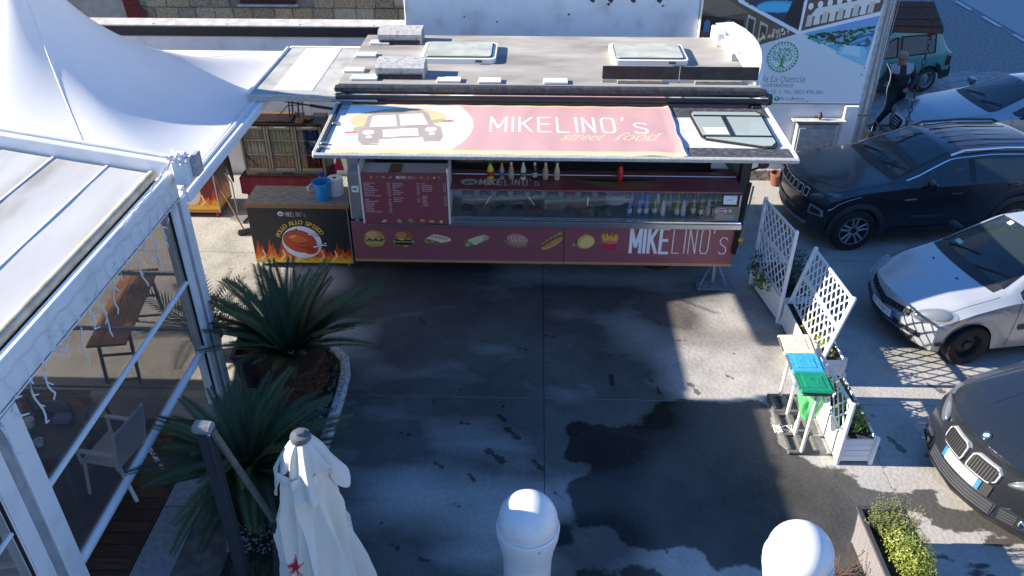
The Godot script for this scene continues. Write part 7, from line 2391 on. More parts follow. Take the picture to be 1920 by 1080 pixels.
# ---------------------------------------------------------------- cars
class CarShape:
	var st: Array          # x, belt y, belt half width, rail y, rail half width, centre y
	var L: float
	var sill := 0.2
	var arches: Array      # [x, y, radius]
	var sweep: Array       # [x, amount]
	var prof: Array        # [y, offset] of the nose
	var half: float

	func lin(x: float) -> Array:
		if x <= st[0][0]: return st[0].slice(1)
		for i in st.size() - 1:
			if x <= st[i + 1][0]:
				var t: float = (x - st[i][0]) / (st[i + 1][0] - st[i][0])
				var o := []
				for k in 5: o.append(lerpf(st[i][k + 1], st[i + 1][k + 1], t))
				return o
		return st[-1].slice(1)

	func at(x: float) -> Array:
		var o := [0.0, 0.0, 0.0, 0.0, 0.0]
		for d in [-0.07, -0.035, 0.0, 0.035, 0.07]:
			var a := lin(clampf(x + d, 0.0, L))
			for k in 5: o[k] += a[k] / 5.0
		return o

	func table(t: Array, x: float) -> float:
		if x <= t[0][0]: return t[0][1]
		for i in t.size() - 1:
			if x <= t[i + 1][0]:
				return lerpf(t[i][1], t[i + 1][1], (x - t[i][0]) / (t[i + 1][0] - t[i][0]))
		return t[-1][1]

	func low(x: float) -> float:
		var y := sill + 0.06 * smoothstep(0.5, 0.0, minf(x, L - x))
		for a in arches:
			var d: float = absf(x - a[0])
			if d < a[2]:
				y = maxf(y, a[1] + sqrt(a[2] * a[2] - d * d))
		return y

	func deform(p: Vector3) -> Vector3:
		var q := p
		q.x += table(sweep, p.x) * pow(minf(absf(p.z) / half, 1.1), 2.0)
		q.x += table(prof, p.y) * clampf(1.0 - p.x / 0.5, 0.0, 1.0)
		return q

	# v: 0 sill, 3 belt, 4 to 5 side glass, 6 roof rail, 7 screen edge, 8 centre line
	func raw(x: float, v: float) -> Vector2:
		var s := at(x)
		var yb: float = s[0]
		var wb: float = s[1]
		var yr: float = s[2]
		var wr: float = s[3]
		var yc: float = s[4]
		var yl := minf(low(x + table(sweep, x)), yb - 0.06)
		var h := yr - yb
		var f4 := 0.33
		var f5 := 0.66
		if h > 0.14:
			f4 = 0.025 / h
			f5 = 1.0 - 0.06 / h
		var y7 := yr + (yc - yr) * 0.4
		var z7 := wr - 0.07
		var nodes := [Vector2(yl, wb * 0.965), Vector2(lerpf(yl, yb, 0.3), wb * 1.0), Vector2(lerpf(yl, yb, 0.72), wb * 1.012), Vector2(yb, wb), Vector2(lerpf(yb, yr, f4), lerpf(wb, wr, f4) - 0.004), Vector2(lerpf(yb, yr, f5), lerpf(wb, wr, f5) - 0.004), Vector2(yr, wr), Vector2(y7, z7)]
		if v >= 7.0:
			var z := z7 * (8.0 - v)
			return Vector2(yc - (yc - y7) * pow(z / z7, 2.0), z)
		var i := int(v)
		var a: Vector2 = nodes[i]
		var b: Vector2 = nodes[i + 1]
		return a.lerp(b, v - i)

	func pos(x: float, v: float, side: float) -> Vector3:
		var r := raw(x, v)
		return deform(Vector3(x, r.x, side * r.y))

	func cap(y: float, z: float, off := 0.0) -> Vector3:
		return deform(Vector3(0, y, z)) + Vector3(-off, 0, 0)

	# quad patch on the side or top of the body, corners given as (x, v), lifted by off
	func patch(c: Array, side: float, off: float, n := 8) -> MB:
		var g := []
		for i in n + 1:
			var row := []
			for j in n + 1:
				var a := float(i) / n
				var b := float(j) / n
				var q: Vector2 = c[0].lerp(c[1], b).lerp(c[3].lerp(c[2], b), a)
				var p := pos(q.x, q.y, side)
				var e := pos(q.x + 0.02, q.y, side) - pos(q.x - 0.02, q.y, side)
				var f := pos(q.x, minf(q.y + 0.05, 7.99), side) - pos(q.x, maxf(q.y - 0.05, 0.0), side)
				var nn := e.cross(f).normalized()
				if nn.dot(Vector3(0, 0.35, side)) < 0.0: nn = -nn
				row.append(p + nn * off)
			g.append(row)
		var m := MB.new()
		m.grid(g, side > 0.0)
		return m

	func capq(c: Array, off: float, n := 8) -> MB:
		var g := []
		for i in n + 1:
			var row := []
			for j in n + 1:
				var q: Vector2 = c[0].lerp(c[1], float(j) / n).lerp(c[3].lerp(c[2], float(j) / n), float(i) / n)
				row.append(cap(q.y, q.x, off))
			g.append(row)
		var m := MB.new()
		m.grid(g, true)
		return m


func wheel(o: Node3D, at: Vector3, r: float, w: float, side: float, style: String) -> void:
	var t := part("wheel", mb().lathe([Vector2(r * 0.66, -w / 2), Vector2(r * 0.93, -w / 2), Vector2(r, -w / 2 + 0.025), Vector2(r, w / 2 - 0.025), Vector2(r * 0.93, w / 2), Vector2(r * 0.66, w / 2)], 30, at, Basis(V(1, 0, 0), PI / 2)), mats.black_rubber, o, 40)
	var alloy := mat("alloy", C(0.42, 0.43, 0.45), 0.3, 0.8)
	var dark := mat("rim_dark", C(0.025, 0.025, 0.027), 0.5)
	var B := Basis(V(1, 0, 0), PI / 2 * side)
	var rm: Material = dark if style in ["dark", "five"] else (alloy if style == "alloy" else mat("rim_grey", C(0.3, 0.31, 0.32), 0.45, 0.3))
	var rim := mb().lathe([Vector2(r * 0.67, 0.0), Vector2(r * 0.69, w * 0.48), Vector2(r * 0.64, w * 0.5), Vector2(r * 0.6, w * 0.4), Vector2(r * 0.56, w * 0.12), Vector2(r * 0.22, w * 0.2), Vector2(r * 0.18, w * 0.36), Vector2(0, w * 0.38)], 26, at, B)
	part("rim", rim, rm, t, 30)
	if style == "five" or style == "alloy":
		for i in 5:
			var a := TAU * i / 5.0 + 0.3
			var d := V(cos(a), sin(a), 0)
			var s := V(-sin(a), cos(a), 0)
			var off := V(0, 0, side * w * 0.42)
			for k in [-1.0, 1.0]:
				part("spoke", mb().bar(at + off + d * r * 0.14 + s * k * r * 0.05, at + off + d * r * 0.62 + s * k * r * 0.13, r * 0.11, 0.02, V(0, 0, 1), 0.006), alloy, t)
		part("rim_edge", mb().lathe([Vector2(r * 0.67, w * 0.46), Vector2(r * 0.67, w * 0.5), Vector2(r * 0.62, w * 0.5), Vector2(r * 0.62, w * 0.44)], 26, at, B), alloy, t, 30)
	else:
		for i in 10:
			var a := TAU * i / 10.0
			var c := at + V(cos(a), sin(a), 0) * r * 0.47 + V(0, 0, side * w * 0.16)
			part("hole", mb().cyl(c, c + V(0, 0, side * 0.012), r * 0.045, r * 0.045, 8), mats.dark_void, t)


func plate(txt: String, key: String) -> StandardMaterial3D:
	var c := Canvas.new(520, 110, S("e8eaec"))
	c.rect(0, 0, 48, 110, S("2f6fc4"))
	c.rect(472, 0, 48, 110, S("2f6fc4"))
	c.text(txt, 260, 88, 66, S("23262b"), "Droid Sans", 400, 0.98, 1)
	return pmat(key, c.tex(1), 0.35)


func build_car(called: String, label: String, sp: Dictionary) -> Node3D:
	var o := thing(called, label, "car", V(sp.x, 0, sp.z), -deg_to_rad(sp.deg), "parked cars")
	var s := CarShape.new()
	s.st = sp.st
	s.L = sp.L
	s.half = sp.half
	s.sill = sp.get("sill", 0.2)
	s.sweep = sp.sweep
	s.prof = sp.prof
	var r: float = sp.r
	s.arches = [[sp.xf, r, r + 0.045], [sp.xr, r, r + 0.045]]
	var paint: Material = sp.paint
	var glass: Material = sp.get("glass", mat("car_glass", C(0.045, 0.07, 0.085), 0.03, 0.0, 0.55))
	# shell
	var xs := []
	var x := 0.0
	while x < s.L + 0.001:
		xs.append(minf(x, s.L))
		x += 0.055
	if xs[-1] < s.L - 0.001: xs.append(s.L)
	for w in sp.windows:
		xs.append(w[0]); xs.append(w[1])
	for w in [sp.screen, sp.rear]:
		xs.append(w[0]); xs.append(w[1])
	xs.sort()
	var vs := [0.0, 0.12, 0.5, 1.0, 1.4, 2.0, 2.5, 3.0, 4.0, 4.33, 4.66, 5.0, 6.0, 6.5, 7.0, 7.2, 7.4, 7.6, 7.8, 8.0]
	var shell := mb()
	var sideg := [[mb(), mb(), mb()], [mb(), mb(), mb()]]
	var pil := [[mb(), mb(), mb()], [mb(), mb(), mb()]]
	var scr := mb()
	var rear := mb()
	var w0: float = sp.windows[0][0]
	var w1: float = sp.windows[-1][1]
	for side in [-1.0, 1.0]:
		var g := []
		for xx in xs:
			var row := []
			for v in vs:
				row.append(s.pos(xx, v, side))
			g.append(row)
		for i in xs.size() - 1:
			if xs[i + 1] - xs[i] < 0.001: continue
			var xm: float = (xs[i] + xs[i + 1]) * 0.5
			var a := s.at(xm)
			for j in vs.size() - 1:
				var vm: float = (vs[j] + vs[j + 1]) * 0.5
				var dst: MB = shell
				if vm > 4.0 and vm < 5.0 and a[2] - a[0] > 0.13 and xm > w0 and xm < w1:
					var sd := 0 if side < 0 else 1
					for wi in sp.windows.size():
						if xm > sp.windows[wi][1]: dst = pil[sd][wi]
					for wi in sp.windows.size():
						if xm > sp.windows[wi][0] and xm < sp.windows[wi][1]: dst = sideg[sd][wi]
				elif vm > 7.0 and xm > sp.screen[0] and xm < sp.screen[1]: dst = scr
				elif vm > 7.0 and xm > sp.rear[0] and xm < sp.rear[1]: dst = rear
				var p: Array = [g[i][j], g[i][j + 1], g[i + 1][j + 1], g[i + 1][j]]
				if side > 0.0:
					dst.tri(p[0], p[1], p[2]); dst.tri(p[0], p[2], p[3])
				else:
					dst.tri(p[0], p[2], p[1]); dst.tri(p[0], p[3], p[2])
	for e in [0.0, s.L]:
		var rows := []
		for v in vs:
			var q := s.raw(e, v)
			var row := []
			for k in 15:
				row.append(s.deform(V(e, q.x, q.y * (k / 7.0 - 1.0))))
			rows.append(row)
		shell.grid(rows, e == 0.0)
	part("body", shell, paint, o, 32)
	part("windscreen", scr, sp.get("screen_glass", glass), o, 40)
	part("rear_window", rear, glass, o, 40)
	for k in 2:
		for w in sideg[k]:
			if (w as MB).v.size(): part("side_window", w, glass, o, 40)
		for w in pil[k]:
			if (w as MB).v.size(): part("pillar_trim", w, mat("gloss_black", C(0.012, 0.012, 0.013), 0.15), o, 40)
	# dark band round the screen, cowl and wipers
	var black: Material = mat("trim_black", C(0.02, 0.02, 0.021), 0.55)
	for side in [-1.0, 1.0]:
		part("cowl", s.patch([Vector2(sp.screen[0] - 0.13, 7.02), Vector2(sp.screen[0] + 0.015, 7.02), Vector2(sp.screen[0] + 0.015, 8.0), Vector2(sp.screen[0] - 0.13, 8.0)], side, 0.006), black, o, 40)
		part("screen_band", s.patch([Vector2(sp.screen[0], 6.95), Vector2(sp.screen[1], 6.95), Vector2(sp.screen[1], 7.07), Vector2(sp.screen[0], 7.07)], side, 0.004, 10), mats.gloss_black, o, 40)
		var wp := s.pos(sp.screen[0] + 0.02, 7.75 if side > 0 else 7.25, side)
		var wq := s.pos(sp.screen[0] + 0.16, 7.1 if side > 0 else 7.95, side if side > 0 else 1.0)
		part("wiper", mb().bar(wp + V(0, 0.02, 0), wq + V(0, 0.03, 0), 0.018, 0.014), black, o)
	# under the body
	part("floor_pan", mb().box(V(s.L * 0.5, s.sill + 0.05, 0), V(s.L - 0.7, 0.12, s.half * 2 - 0.5)).box(V(sp.xf, 0.42, 0), V(0.9, 0.3, s.half * 2 - 0.62)).box(V(sp.xr, 0.42, 0), V(0.9, 0.3, s.half * 2 - 0.62)), mats.dark_void, o)
	for xw in [sp.xf, sp.xr]:
		for side in [-1.0, 1.0]:
			wheel(o, V(xw, r, side * (s.half - 0.11)), r, 0.2, side, sp.rim)
			if sp.get("clad", false):
				var g := []
				for k in 25:
					var a := PI * (k / 24.0) * 1.1 - 0.05 * PI
					var row := []
					for rr in [r + 0.035, r + 0.06, r + 0.12]:
						var px: float = xw - cos(a) * rr
						var py: float = r + sin(a) * rr
						row.append(V(px, maxf(py, 0.2), side * (s.half + (0.012 if rr < r + 0.1 else -0.005))))
					g.append(row)
				part("arch_cladding", mb().grid(g, side < 0), black, o, 40)
	if sp.get("clad", false):
		for side in [-1.0, 1.0]:
			part("sill_cladding", s.patch([Vector2(sp.xf + r + 0.1, 0.0), Vector2(sp.xr - r - 0.1, 0.0), Vector2(sp.xr - r - 0.1, 0.5), Vector2(sp.xf + r + 0.1, 0.5)], side, 0.012), black, o, 40)
	# seams, handles, mirrors
	var seam := mat("seam", C(0.008, 0.008, 0.009), 0.8)
	for side in [-1.0, 1.0]:
		for xx in sp.seams:
			part("door_seam", s.patch([Vector2(xx, 0.2), Vector2(xx + 0.009, 0.2), Vector2(xx + 0.009, 3.9), Vector2(xx, 3.9)], side, 0.002, 8), seam, o)
		for xx in sp.handles:
			var hp := s.pos(xx, 2.45, side)
			part("door_handle", mb().box(hp + V(0, 0, side * 0.018), V(0.19, 0.032, 0.03), 0.012), sp.get("handle_mat", paint), o)
		var mp := s.pos(sp.mirror, 3.4, side)
		var mi := part("mirror", mb().box(mp + V(0.02, 0.09, side * 0.14), V(0.1, 0.13, 0.2), 0.03, Basis(V(0, 1, 0), -0.2 * side)), sp.get("mirror_mat", paint), o, 30)
		part("mirror_arm", mb().bar(mp - V(0, 0.01, 0), mp + V(0.0, 0.05, side * 0.1), 0.05, 0.04), black, mi)
		part("hood_seam", s.patch([Vector2(0.08, 6.0), Vector2(sp.screen[0] - 0.1, 6.0), Vector2(sp.screen[0] - 0.1, 6.06), Vector2(0.08, 6.06)], side, 0.002, 14), seam, o)
		# lamps
		if sp.has("lens"):
			# clear bulging lens on the corner: centre, half length, height, depth
			var q: Array = sp.lens
			var ce := V(q[0], q[1], q[2] * side)
			var ax := V(0.8, 0.2, 0.6 * side).normalized()
			var out := (V(-0.5, 0.5, 0.7 * side) - ax * ax.dot(V(-0.5, 0.5, 0.7 * side))).normalized()
			var up := out.cross(ax)
			var half: float = q[3]
			var g := []
			for i in 9:
				var row := []
				var ph := PI * 0.5 * i / 8.0
				for j in 25:
					var th := TAU * j / 24.0
					row.append(ce + ax * cos(th) * sin(ph) * half + up * sin(th) * sin(ph) * q[4] * (1.0 + 0.25 * cos(th)) + out * (cos(ph) * q[5] - 0.012))
				g.append(row)
			var hl := part("headlight", mb().grid(g, side > 0), mat("lamp_clear", C(0.3, 0.32, 0.33), 0.04, 0.0, 0.22), o, 60)
			var core := []
			for row: Array in g:
				core.append(row.map(func(p): return p - out * 0.022 - (p - ce) * 0.12))
			part("lamp_inner", mb().grid(core, side > 0), sp.get("lamp_in", mat("lamp_silver", C(0.26, 0.28, 0.3), 0.3, 0.6)), hl, 30)
		if sp.has("fog"):
			var fq: Vector2 = sp.fog
			var pc := s.cap(fq.y, fq.x * side)
			part("fog_lamp", mb().lathe([Vector2(0, 0.02), Vector2(0.035, 0.018), Vector2(0.05, 0.0), Vector2(0.055, -0.02)], 14, pc, Basis(V(0, 0, 1), PI / 2 - 0.05) * Basis(V(1, 0, 0), 0.3 * side)), mats.chrome, o, 50)
	# cabin
	var seatm := mat("car_seat", C(0.05, 0.05, 0.052), 0.85)
	var cx: float = sp.screen[1] + 0.25
	for side in [-1.0, 1.0]:
		var se := part("seat", mb().box(V(cx + 0.2, 0.5, side * 0.36), V(0.5, 0.18, 0.48), 0.06).box(V(cx + 0.5, 0.85, side * 0.36), V(0.14, 0.62, 0.46), 0.06, Basis(V(0, 0, 1), -0.2)).box(V(cx + 0.58, 1.2, side * 0.36), V(0.08, 0.18, 0.24), 0.04), seatm, o)
	part("rear_seat", mb().box(V(cx + 1.1, 0.55, 0), V(0.5, 0.2, 1.2), 0.06).box(V(cx + 1.4, 0.85, 0), V(0.14, 0.55, 1.2), 0.06, Basis(V(0, 0, 1), -0.2)), seatm, o)
	var dy: float = s.at(sp.screen[0])[0]
	part("dashboard", mb().box(V(sp.screen[0] + 0.28, dy - 0.06, 0), V(0.55, 0.2, s.half * 1.5), 0.06), mat("dash", C(0.03, 0.03, 0.032), 0.8), o)
	part("cabin_floor", mb().box(V((sp.screen[0] + sp.rear[0]) * 0.5, 0.34, 0), V(sp.rear[0] - sp.screen[0] + 0.2, 0.06, s.half * 1.6)), mat("dash"), o)
	var tor := TorusMesh.new()
	tor.inner_radius = 0.15
	tor.outer_radius = 0.18
	tor.rings = 18
	tor.ring_segments = 6
	var stw := part_mesh("steering_wheel", tor, mats.black_rubber, o)
	stw.position = V(sp.screen[0] + 0.62, dy + 0.02, 0.36)
	stw.rotation = V(0, 0, 1.1)
	shapes[o] = s
	return o

var shapes := {}

func tail_lamps(o: Node3D, s: CarShape, v0: float, v1: float, depth: float) -> void:
	for side in [-1.0, 1.0]:
		part("tail_light", s.patch([Vector2(s.L - depth, v0), Vector2(s.L - 0.01, v0), Vector2(s.L - 0.01, v1), Vector2(s.L - depth, v1)], side, 0.008), mat("tail_red", C(0.16, 0.012, 0.01), 0.2), o, 40)


func car_paint(key: String, c: Color, rough: float, metal: float) -> StandardMaterial3D:
	var m := mat(key, c, rough, metal)
	m.clearcoat_enabled = true
	m.clearcoat = 0.7
	m.clearcoat_roughness = 0.08
	return m


func on_front(s: CarShape, poly: PackedVector2Array, depth: float, off := 0.0) -> MB:
	# polygon in (z, y) on the nose, standing proud by depth, cut fine and bent to the nose
	var b := mb()
	var tri := mb().prism(poly, depth, V(0, 0, 0), Basis(V(0, 0, 1), V(0, 1, 0), V(-1, 0, 0)))
	# split the triangles twice so that they follow the curve
	var q := tri
	for n in 2:
		var nx := mb()
		for i in range(0, q.v.size(), 3):
			var a := q.v[i]
			var c := q.v[i + 1]
			var d := q.v[i + 2]
			var ac := (a + c) * 0.5
			var cd := (c + d) * 0.5
			var da := (d + a) * 0.5
			nx.tri(a, ac, da); nx.tri(ac, c, cd); nx.tri(da, cd, d); nx.tri(ac, cd, da)
		q = nx
	for i in range(0, q.v.size(), 3):
		var p := []
		for k in 3:
			var t := q.v[i + k]
			p.append(s.deform(V(0, t.y, t.z)) + V(t.x - off, 0, 0))
		b.tri(p[0], p[1], p[2])
	return b


func cars() -> void:
	var std_prof := [[0.15, 0.09], [0.32, 0.02], [0.5, 0.0], [0.62, 0.02], [0.9, 0.1], [1.1, 0.12]]
	# dark SUV
	var jp := car_paint("paint_navy", C(0.03, 0.034, 0.045), 0.28, 0.5)
	var jeep := build_car("parked_car", "dark blue grey SUV with roof rails behind the first trellis planter", {"x": 4.14, "z": -12.085, "deg": -8.1, "L": 4.39, "half": 0.9, "sill": 0.26, "r": 0.355, "xf": 0.74, "xr": 3.38, "rim": "five", "clad": true, "paint": jp,
		"st": [[0.0, 0.84, 0.85, 0.92, 0.78, 0.97], [0.18, 0.92, 0.88, 0.99, 0.79, 1.03], [0.55, 0.99, 0.89, 1.03, 0.79, 1.07], [1.2, 1.04, 0.89, 1.09, 0.76, 1.14], [1.32, 1.05, 0.89, 1.12, 0.755, 1.18], [2.15, 1.05, 0.89, 1.43, 0.63, 1.5], [2.8, 1.07, 0.89, 1.47, 0.63, 1.54], [3.75, 1.1, 0.87, 1.43, 0.62, 1.5], [4.2, 1.14, 0.84, 1.2, 0.68, 1.24], [4.39, 0.95, 0.8, 1.0, 0.7, 1.03]],
		"sweep": [[0.0, 0.26], [0.6, 0.18], [1.3, 0.13], [2.1, 0.05], [3.6, 0.0], [4.39, -0.12]], "prof": [[0.15, 0.12], [0.35, 0.03], [0.5, 0.0], [0.75, 0.0], [0.95, 0.05], [1.1, 0.08]],
		"screen": [1.32, 2.15], "rear": [3.8, 4.16], "windows": [[1.5, 2.42], [2.52, 3.4], [3.46, 3.8]], "seams": [1.42, 2.47, 3.35], "handles": [2.2, 3.15], "mirror": 1.62, "mirror_mat": mat("gloss_black", C(0.012, 0.012, 0.013), 0.15),
		"lens": [0.25, 0.9, 0.69, 0.25, 0.055, 0.07], "lamp_in": mats.dark_grey})
	var s: CarShape = shapes[jeep]
	for side in [-1.0, 1.0]:
		part("drl", s.patch([Vector2(0.0, 2.25), Vector2(0.52, 2.42), Vector2(0.52, 2.5), Vector2(0.0, 2.34)], side, 0.014), mat("drl_white", C(0.6, 0.63, 0.66), 0.15), jeep, 40)
		part("fog_frame", on_front(s, P2([0.56 * side, 0.56, 0.82 * side, 0.6, 0.8 * side, 0.7, 0.58 * side, 0.72]), 0.02), mats.brushed, jeep)
		part("fog_hole", on_front(s, P2([0.59 * side, 0.59, 0.79 * side, 0.62, 0.77 * side, 0.68, 0.61 * side, 0.695]), 0.026), mats.black_metal, jeep)
		part("roof_rail", mb().tube([s.pos(2.15, 6.35, side), s.pos(2.35, 6.35, side) + V(0, 0.05, 0), s.pos(3.0, 6.35, side) + V(0, 0.05, 0), s.pos(3.6, 6.35, side) + V(0, 0.05, 0), s.pos(3.75, 6.35, side)], 0.02, 8), mats.chrome if side > 0 else mats.black_metal, jeep, 50)
		var strip := []
		for k in 24:
			strip.append(s.pos(lerpf(1.36, 3.85, k / 23.0), 5.45, side) + V(0, 0.004, side * 0.004))
		part("window_chrome", mb().tube(strip, 0.011, 6), mats.chrome, jeep, 50)
		part("side_badge", s.patch([Vector2(1.3, 2.1), Vector2(1.52, 2.14), Vector2(1.5, 2.24), Vector2(1.3, 2.2)], side, 0.008, 3), mats.brushed, jeep)
		part("door_moulding", s.patch([Vector2(1.5, 1.15), Vector2(2.1, 1.15), Vector2(2.1, 1.28), Vector2(1.5, 1.28)], side, 0.006, 6), mats.dark_grey, jeep)
	part("grille_band", on_front(s, P2([-0.5, 0.78, 0.5, 0.78, 0.52, 0.93, -0.52, 0.93]), 0.012), mats.black_metal, jeep)
	for i in 7:
		var z := -0.42 + i * 0.14
		var fr := part("grille_slot", on_front(s, P2([z - 0.055, 0.79, z + 0.055, 0.79, z + 0.055, 0.93, z - 0.055, 0.93]), 0.02), mats.chrome, jeep)
		part("slot_hole", on_front(s, P2([z - 0.04, 0.805, z + 0.04, 0.805, z + 0.04, 0.915, z - 0.04, 0.915]), 0.024), mats.dark_void, fr)
	part("lower_intake", on_front(s, P2([-0.5, 0.4, 0.5, 0.4, 0.56, 0.56, -0.56, 0.56]), 0.015), mats.black_metal, jeep)
	part("skid_strip", on_front(s, P2([-0.5, 0.33, 0.5, 0.33, 0.55, 0.38, -0.55, 0.38]), 0.025), mats.brushed, jeep)
	for i in 6:
		var zz := -0.45 + i * 0.18
		part("roof_groove", mb().tube([s.pos(2.3, 8.0, 1.0) + V(0, 0.0, zz), s.pos(2.9, 8.0, 1.0) + V(0, -0.012 * absf(zz) * 4.0 * absf(zz), zz), s.pos(3.6, 8.0, 1.0) + V(0, -0.01, zz)], 0.008, 4), mats.black_metal, jeep)
	# silver hatchback
	var yp := car_paint("paint_silver", C(0.42, 0.44, 0.46), 0.34, 0.4)
	var cl := mat("clear_screen", C(0.05, 0.07, 0.07), 0.03, 0.0, 0.3)
	var ya := build_car("parked_car", "silver hatchback with the trellis shadow falling across its bumper", {"x": 4.64, "z": -9.1, "deg": -10.0, "L": 3.63, "half": 0.83, "sill": 0.2, "r": 0.285, "xf": 0.76, "xr": 3.1, "rim": "dark", "paint": yp,
		"st": [[0.0, 0.6, 0.76, 0.66, 0.66, 0.7], [0.12, 0.66, 0.79, 0.72, 0.68, 0.78], [0.4, 0.76, 0.81, 0.82, 0.71, 0.89], [0.85, 0.86, 0.815, 0.93, 0.72, 1.0], [1.0, 0.89, 0.815, 0.97, 0.71, 1.05], [1.75, 0.93, 0.815, 1.38, 0.56, 1.46], [2.4, 0.95, 0.82, 1.42, 0.57, 1.5], [3.2, 0.98, 0.8, 1.38, 0.55, 1.46], [3.5, 1.0, 0.76, 1.06, 0.62, 1.1], [3.63, 0.85, 0.72, 0.9, 0.62, 0.92]],
		"sweep": [[0.0, 0.3], [0.5, 0.22], [1.0, 0.17], [1.75, 0.07], [2.8, 0.0], [3.63, -0.14]], "prof": std_prof,
		"screen": [1.0, 1.75], "rear": [3.24, 3.48], "windows": [[1.16, 2.25], [2.33, 3.12]], "seams": [1.12, 2.29], "handles": [2.1], "mirror": 1.35, "mirror_mat": mats.trim_black if mats.has("trim_black") else mats.black_metal, "screen_glass": cl, "glass": cl,
		"lens": [0.26, 0.68, 0.63, 0.26, 0.11, 0.09], "handle_mat": mat("trim_black")})
	s = shapes[ya]
	part("grille", on_front(s, P2([-0.46, 0.66, -0.44, 0.58, -0.1, 0.54, 0.0, 0.5, 0.1, 0.54, 0.44, 0.58, 0.46, 0.66, 0.1, 0.62, 0, 0.6, -0.1, 0.62]), 0.012), mats.dark_void, ya)
	for i in 15:
		var z := -0.42 + i * 0.06
		part("grille_rib", on_front(s, P2([z - 0.006, 0.53 + 0.06 * absf(z), z + 0.006, 0.53 + 0.06 * absf(z), z + 0.006, 0.6 + 0.1 * absf(z), z - 0.006, 0.6 + 0.1 * absf(z)]), 0.018), mats.dark_grey, ya)
	var em := TorusMesh.new()
	em.inner_radius = 0.04
	em.outer_radius = 0.052
	em.rings = 16
	em.ring_segments = 5
	var eo := part_mesh("emblem", em, mats.chrome, ya)
	eo.position = s.cap(0.67, 0.0, 0.0) + V(0.02, 0.025, 0)
	eo.rotation = V(0, 0, 0.6)
	eo.scale = V(0.75, 1, 1.2)
	part("bumper_strip", on_front(s, P2([-0.62, 0.36, 0.62, 0.36, 0.62, 0.43, -0.62, 0.43]), 0.03), mats.black_metal, ya)
	part("lower_intake", on_front(s, P2([-0.5, 0.22, 0.5, 0.22, 0.54, 0.32, -0.54, 0.32]), 0.012), mats.black_metal, ya)
	for side in [-1.0, 1.0]:
		part("bumper_corner", s.patch([Vector2(0.03, 0.85), Vector2(0.42, 0.85), Vector2(0.42, 1.15), Vector2(0.03, 1.15)], side, 0.012), mats.black_metal, ya)
		part("indicator", s.patch([Vector2(0.86, 2.35), Vector2(0.99, 2.35), Vector2(0.99, 2.6), Vector2(0.86, 2.6)], side, 0.012, 3), mat("repeater", C(0.65, 0.55, 0.4), 0.3), ya)
		part("door_moulding", s.patch([Vector2(1.2, 1.3), Vector2(2.9, 1.3), Vector2(2.9, 1.55), Vector2(1.2, 1.55)], side, 0.012), mats.black_metal, ya)
		part("amber_lens", s.patch([Vector2(0.16, 2.3), Vector2(0.3, 2.35), Vector2(0.36, 2.85), Vector2(0.2, 2.8)], side, 0.014), mat("amber_pale", C(0.6, 0.3, 0.18), 0.15), ya, 40)
	var pb := mb()
	for k in 6:
		var z0 := -0.26 + k * 0.52 / 6
		var z1 := -0.26 + (k + 1) * 0.52 / 6
		pb.quad(s.cap(0.405, z0, 0.034), s.cap(0.405, z1, 0.034), s.cap(0.515, z1, 0.034), s.cap(0.515, z0, 0.034), Rect2(k / 6.0, 0, 1 / 6.0, 1))
	part("number_plate", pb, plate("BY 076PX", "plate_silver"), ya)
	part("sticker", mb().box(s.pos(1.12, 7.35, -1.0) + V(0, 0.012, 0), V(0.06, 0.004, 0.11), 0.0, Basis(V(0, 0, 1), 0.55)), mat("sticker_green", C(0.3, 0.55, 0.42), 0.5), ya)
	part("sticker", mb().box(s.pos(1.68, 7.5, -1.0) + V(0, 0.012, 0), V(0.06, 0.004, 0.07), 0.0, Basis(V(0, 0, 1), 0.55)), mats.white_paint, ya)
	part("washer_jet", mb().cyl(s.pos(0.72, 7.6, 1.0), s.pos(0.72, 7.6, 1.0) + V(0, 0.015, 0), 0.015, 0.01, 6).cyl(s.pos(0.72, 7.6, -1.0), s.pos(0.72, 7.6, -1.0) + V(0, 0.015, 0), 0.015, 0.01, 6), mats.black_metal, ya)
	# dark compact with twin grilles
	var bp := car_paint("paint_graphite", C(0.018, 0.021, 0.026), 0.25, 0.25)
	var bm := build_car("parked_car", "dusty black car with twin kidney shaped grilles at the lower right", {"x": 4.337, "z": -6.079, "deg": -14.8, "L": 4.34, "half": 0.9, "sill": 0.2, "r": 0.32, "xf": 0.84, "xr": 3.5, "rim": "alloy", "paint": bp,
		"st": [[0.0, 0.7, 0.8, 0.8, 0.72, 0.86], [0.15, 0.8, 0.85, 0.88, 0.73, 0.93], [0.5, 0.88, 0.87, 0.95, 0.73, 1.0], [1.2, 0.97, 0.875, 1.04, 0.71, 1.1], [1.95, 1.0, 0.875, 1.42, 0.58, 1.5], [2.8, 1.02, 0.875, 1.46, 0.58, 1.55], [3.7, 1.05, 0.86, 1.42, 0.57, 1.5], [4.15, 1.05, 0.82, 1.12, 0.66, 1.15], [4.34, 0.9, 0.78, 0.95, 0.66, 0.97]],
		"sweep": [[0.0, 0.36], [0.6, 0.26], [1.2, 0.16], [1.95, 0.06], [3.4, 0.0], [4.34, -0.14]], "prof": [[0.15, 0.06], [0.26, 0.0], [0.45, 0.02], [0.6, 0.05], [0.8, 0.12], [1.0, 0.15]],
		"screen": [1.2, 1.95], "rear": [3.75, 4.12], "windows": [[1.4, 2.4], [2.5, 3.6]], "seams": [1.35, 2.45], "handles": [2.2, 3.2], "mirror": 1.5, "fog": Vector2(0.68, 0.36),
		"lens": [0.35, 0.77, 0.65, 0.31, 0.07, 0.08]})
	s = shapes[bm]
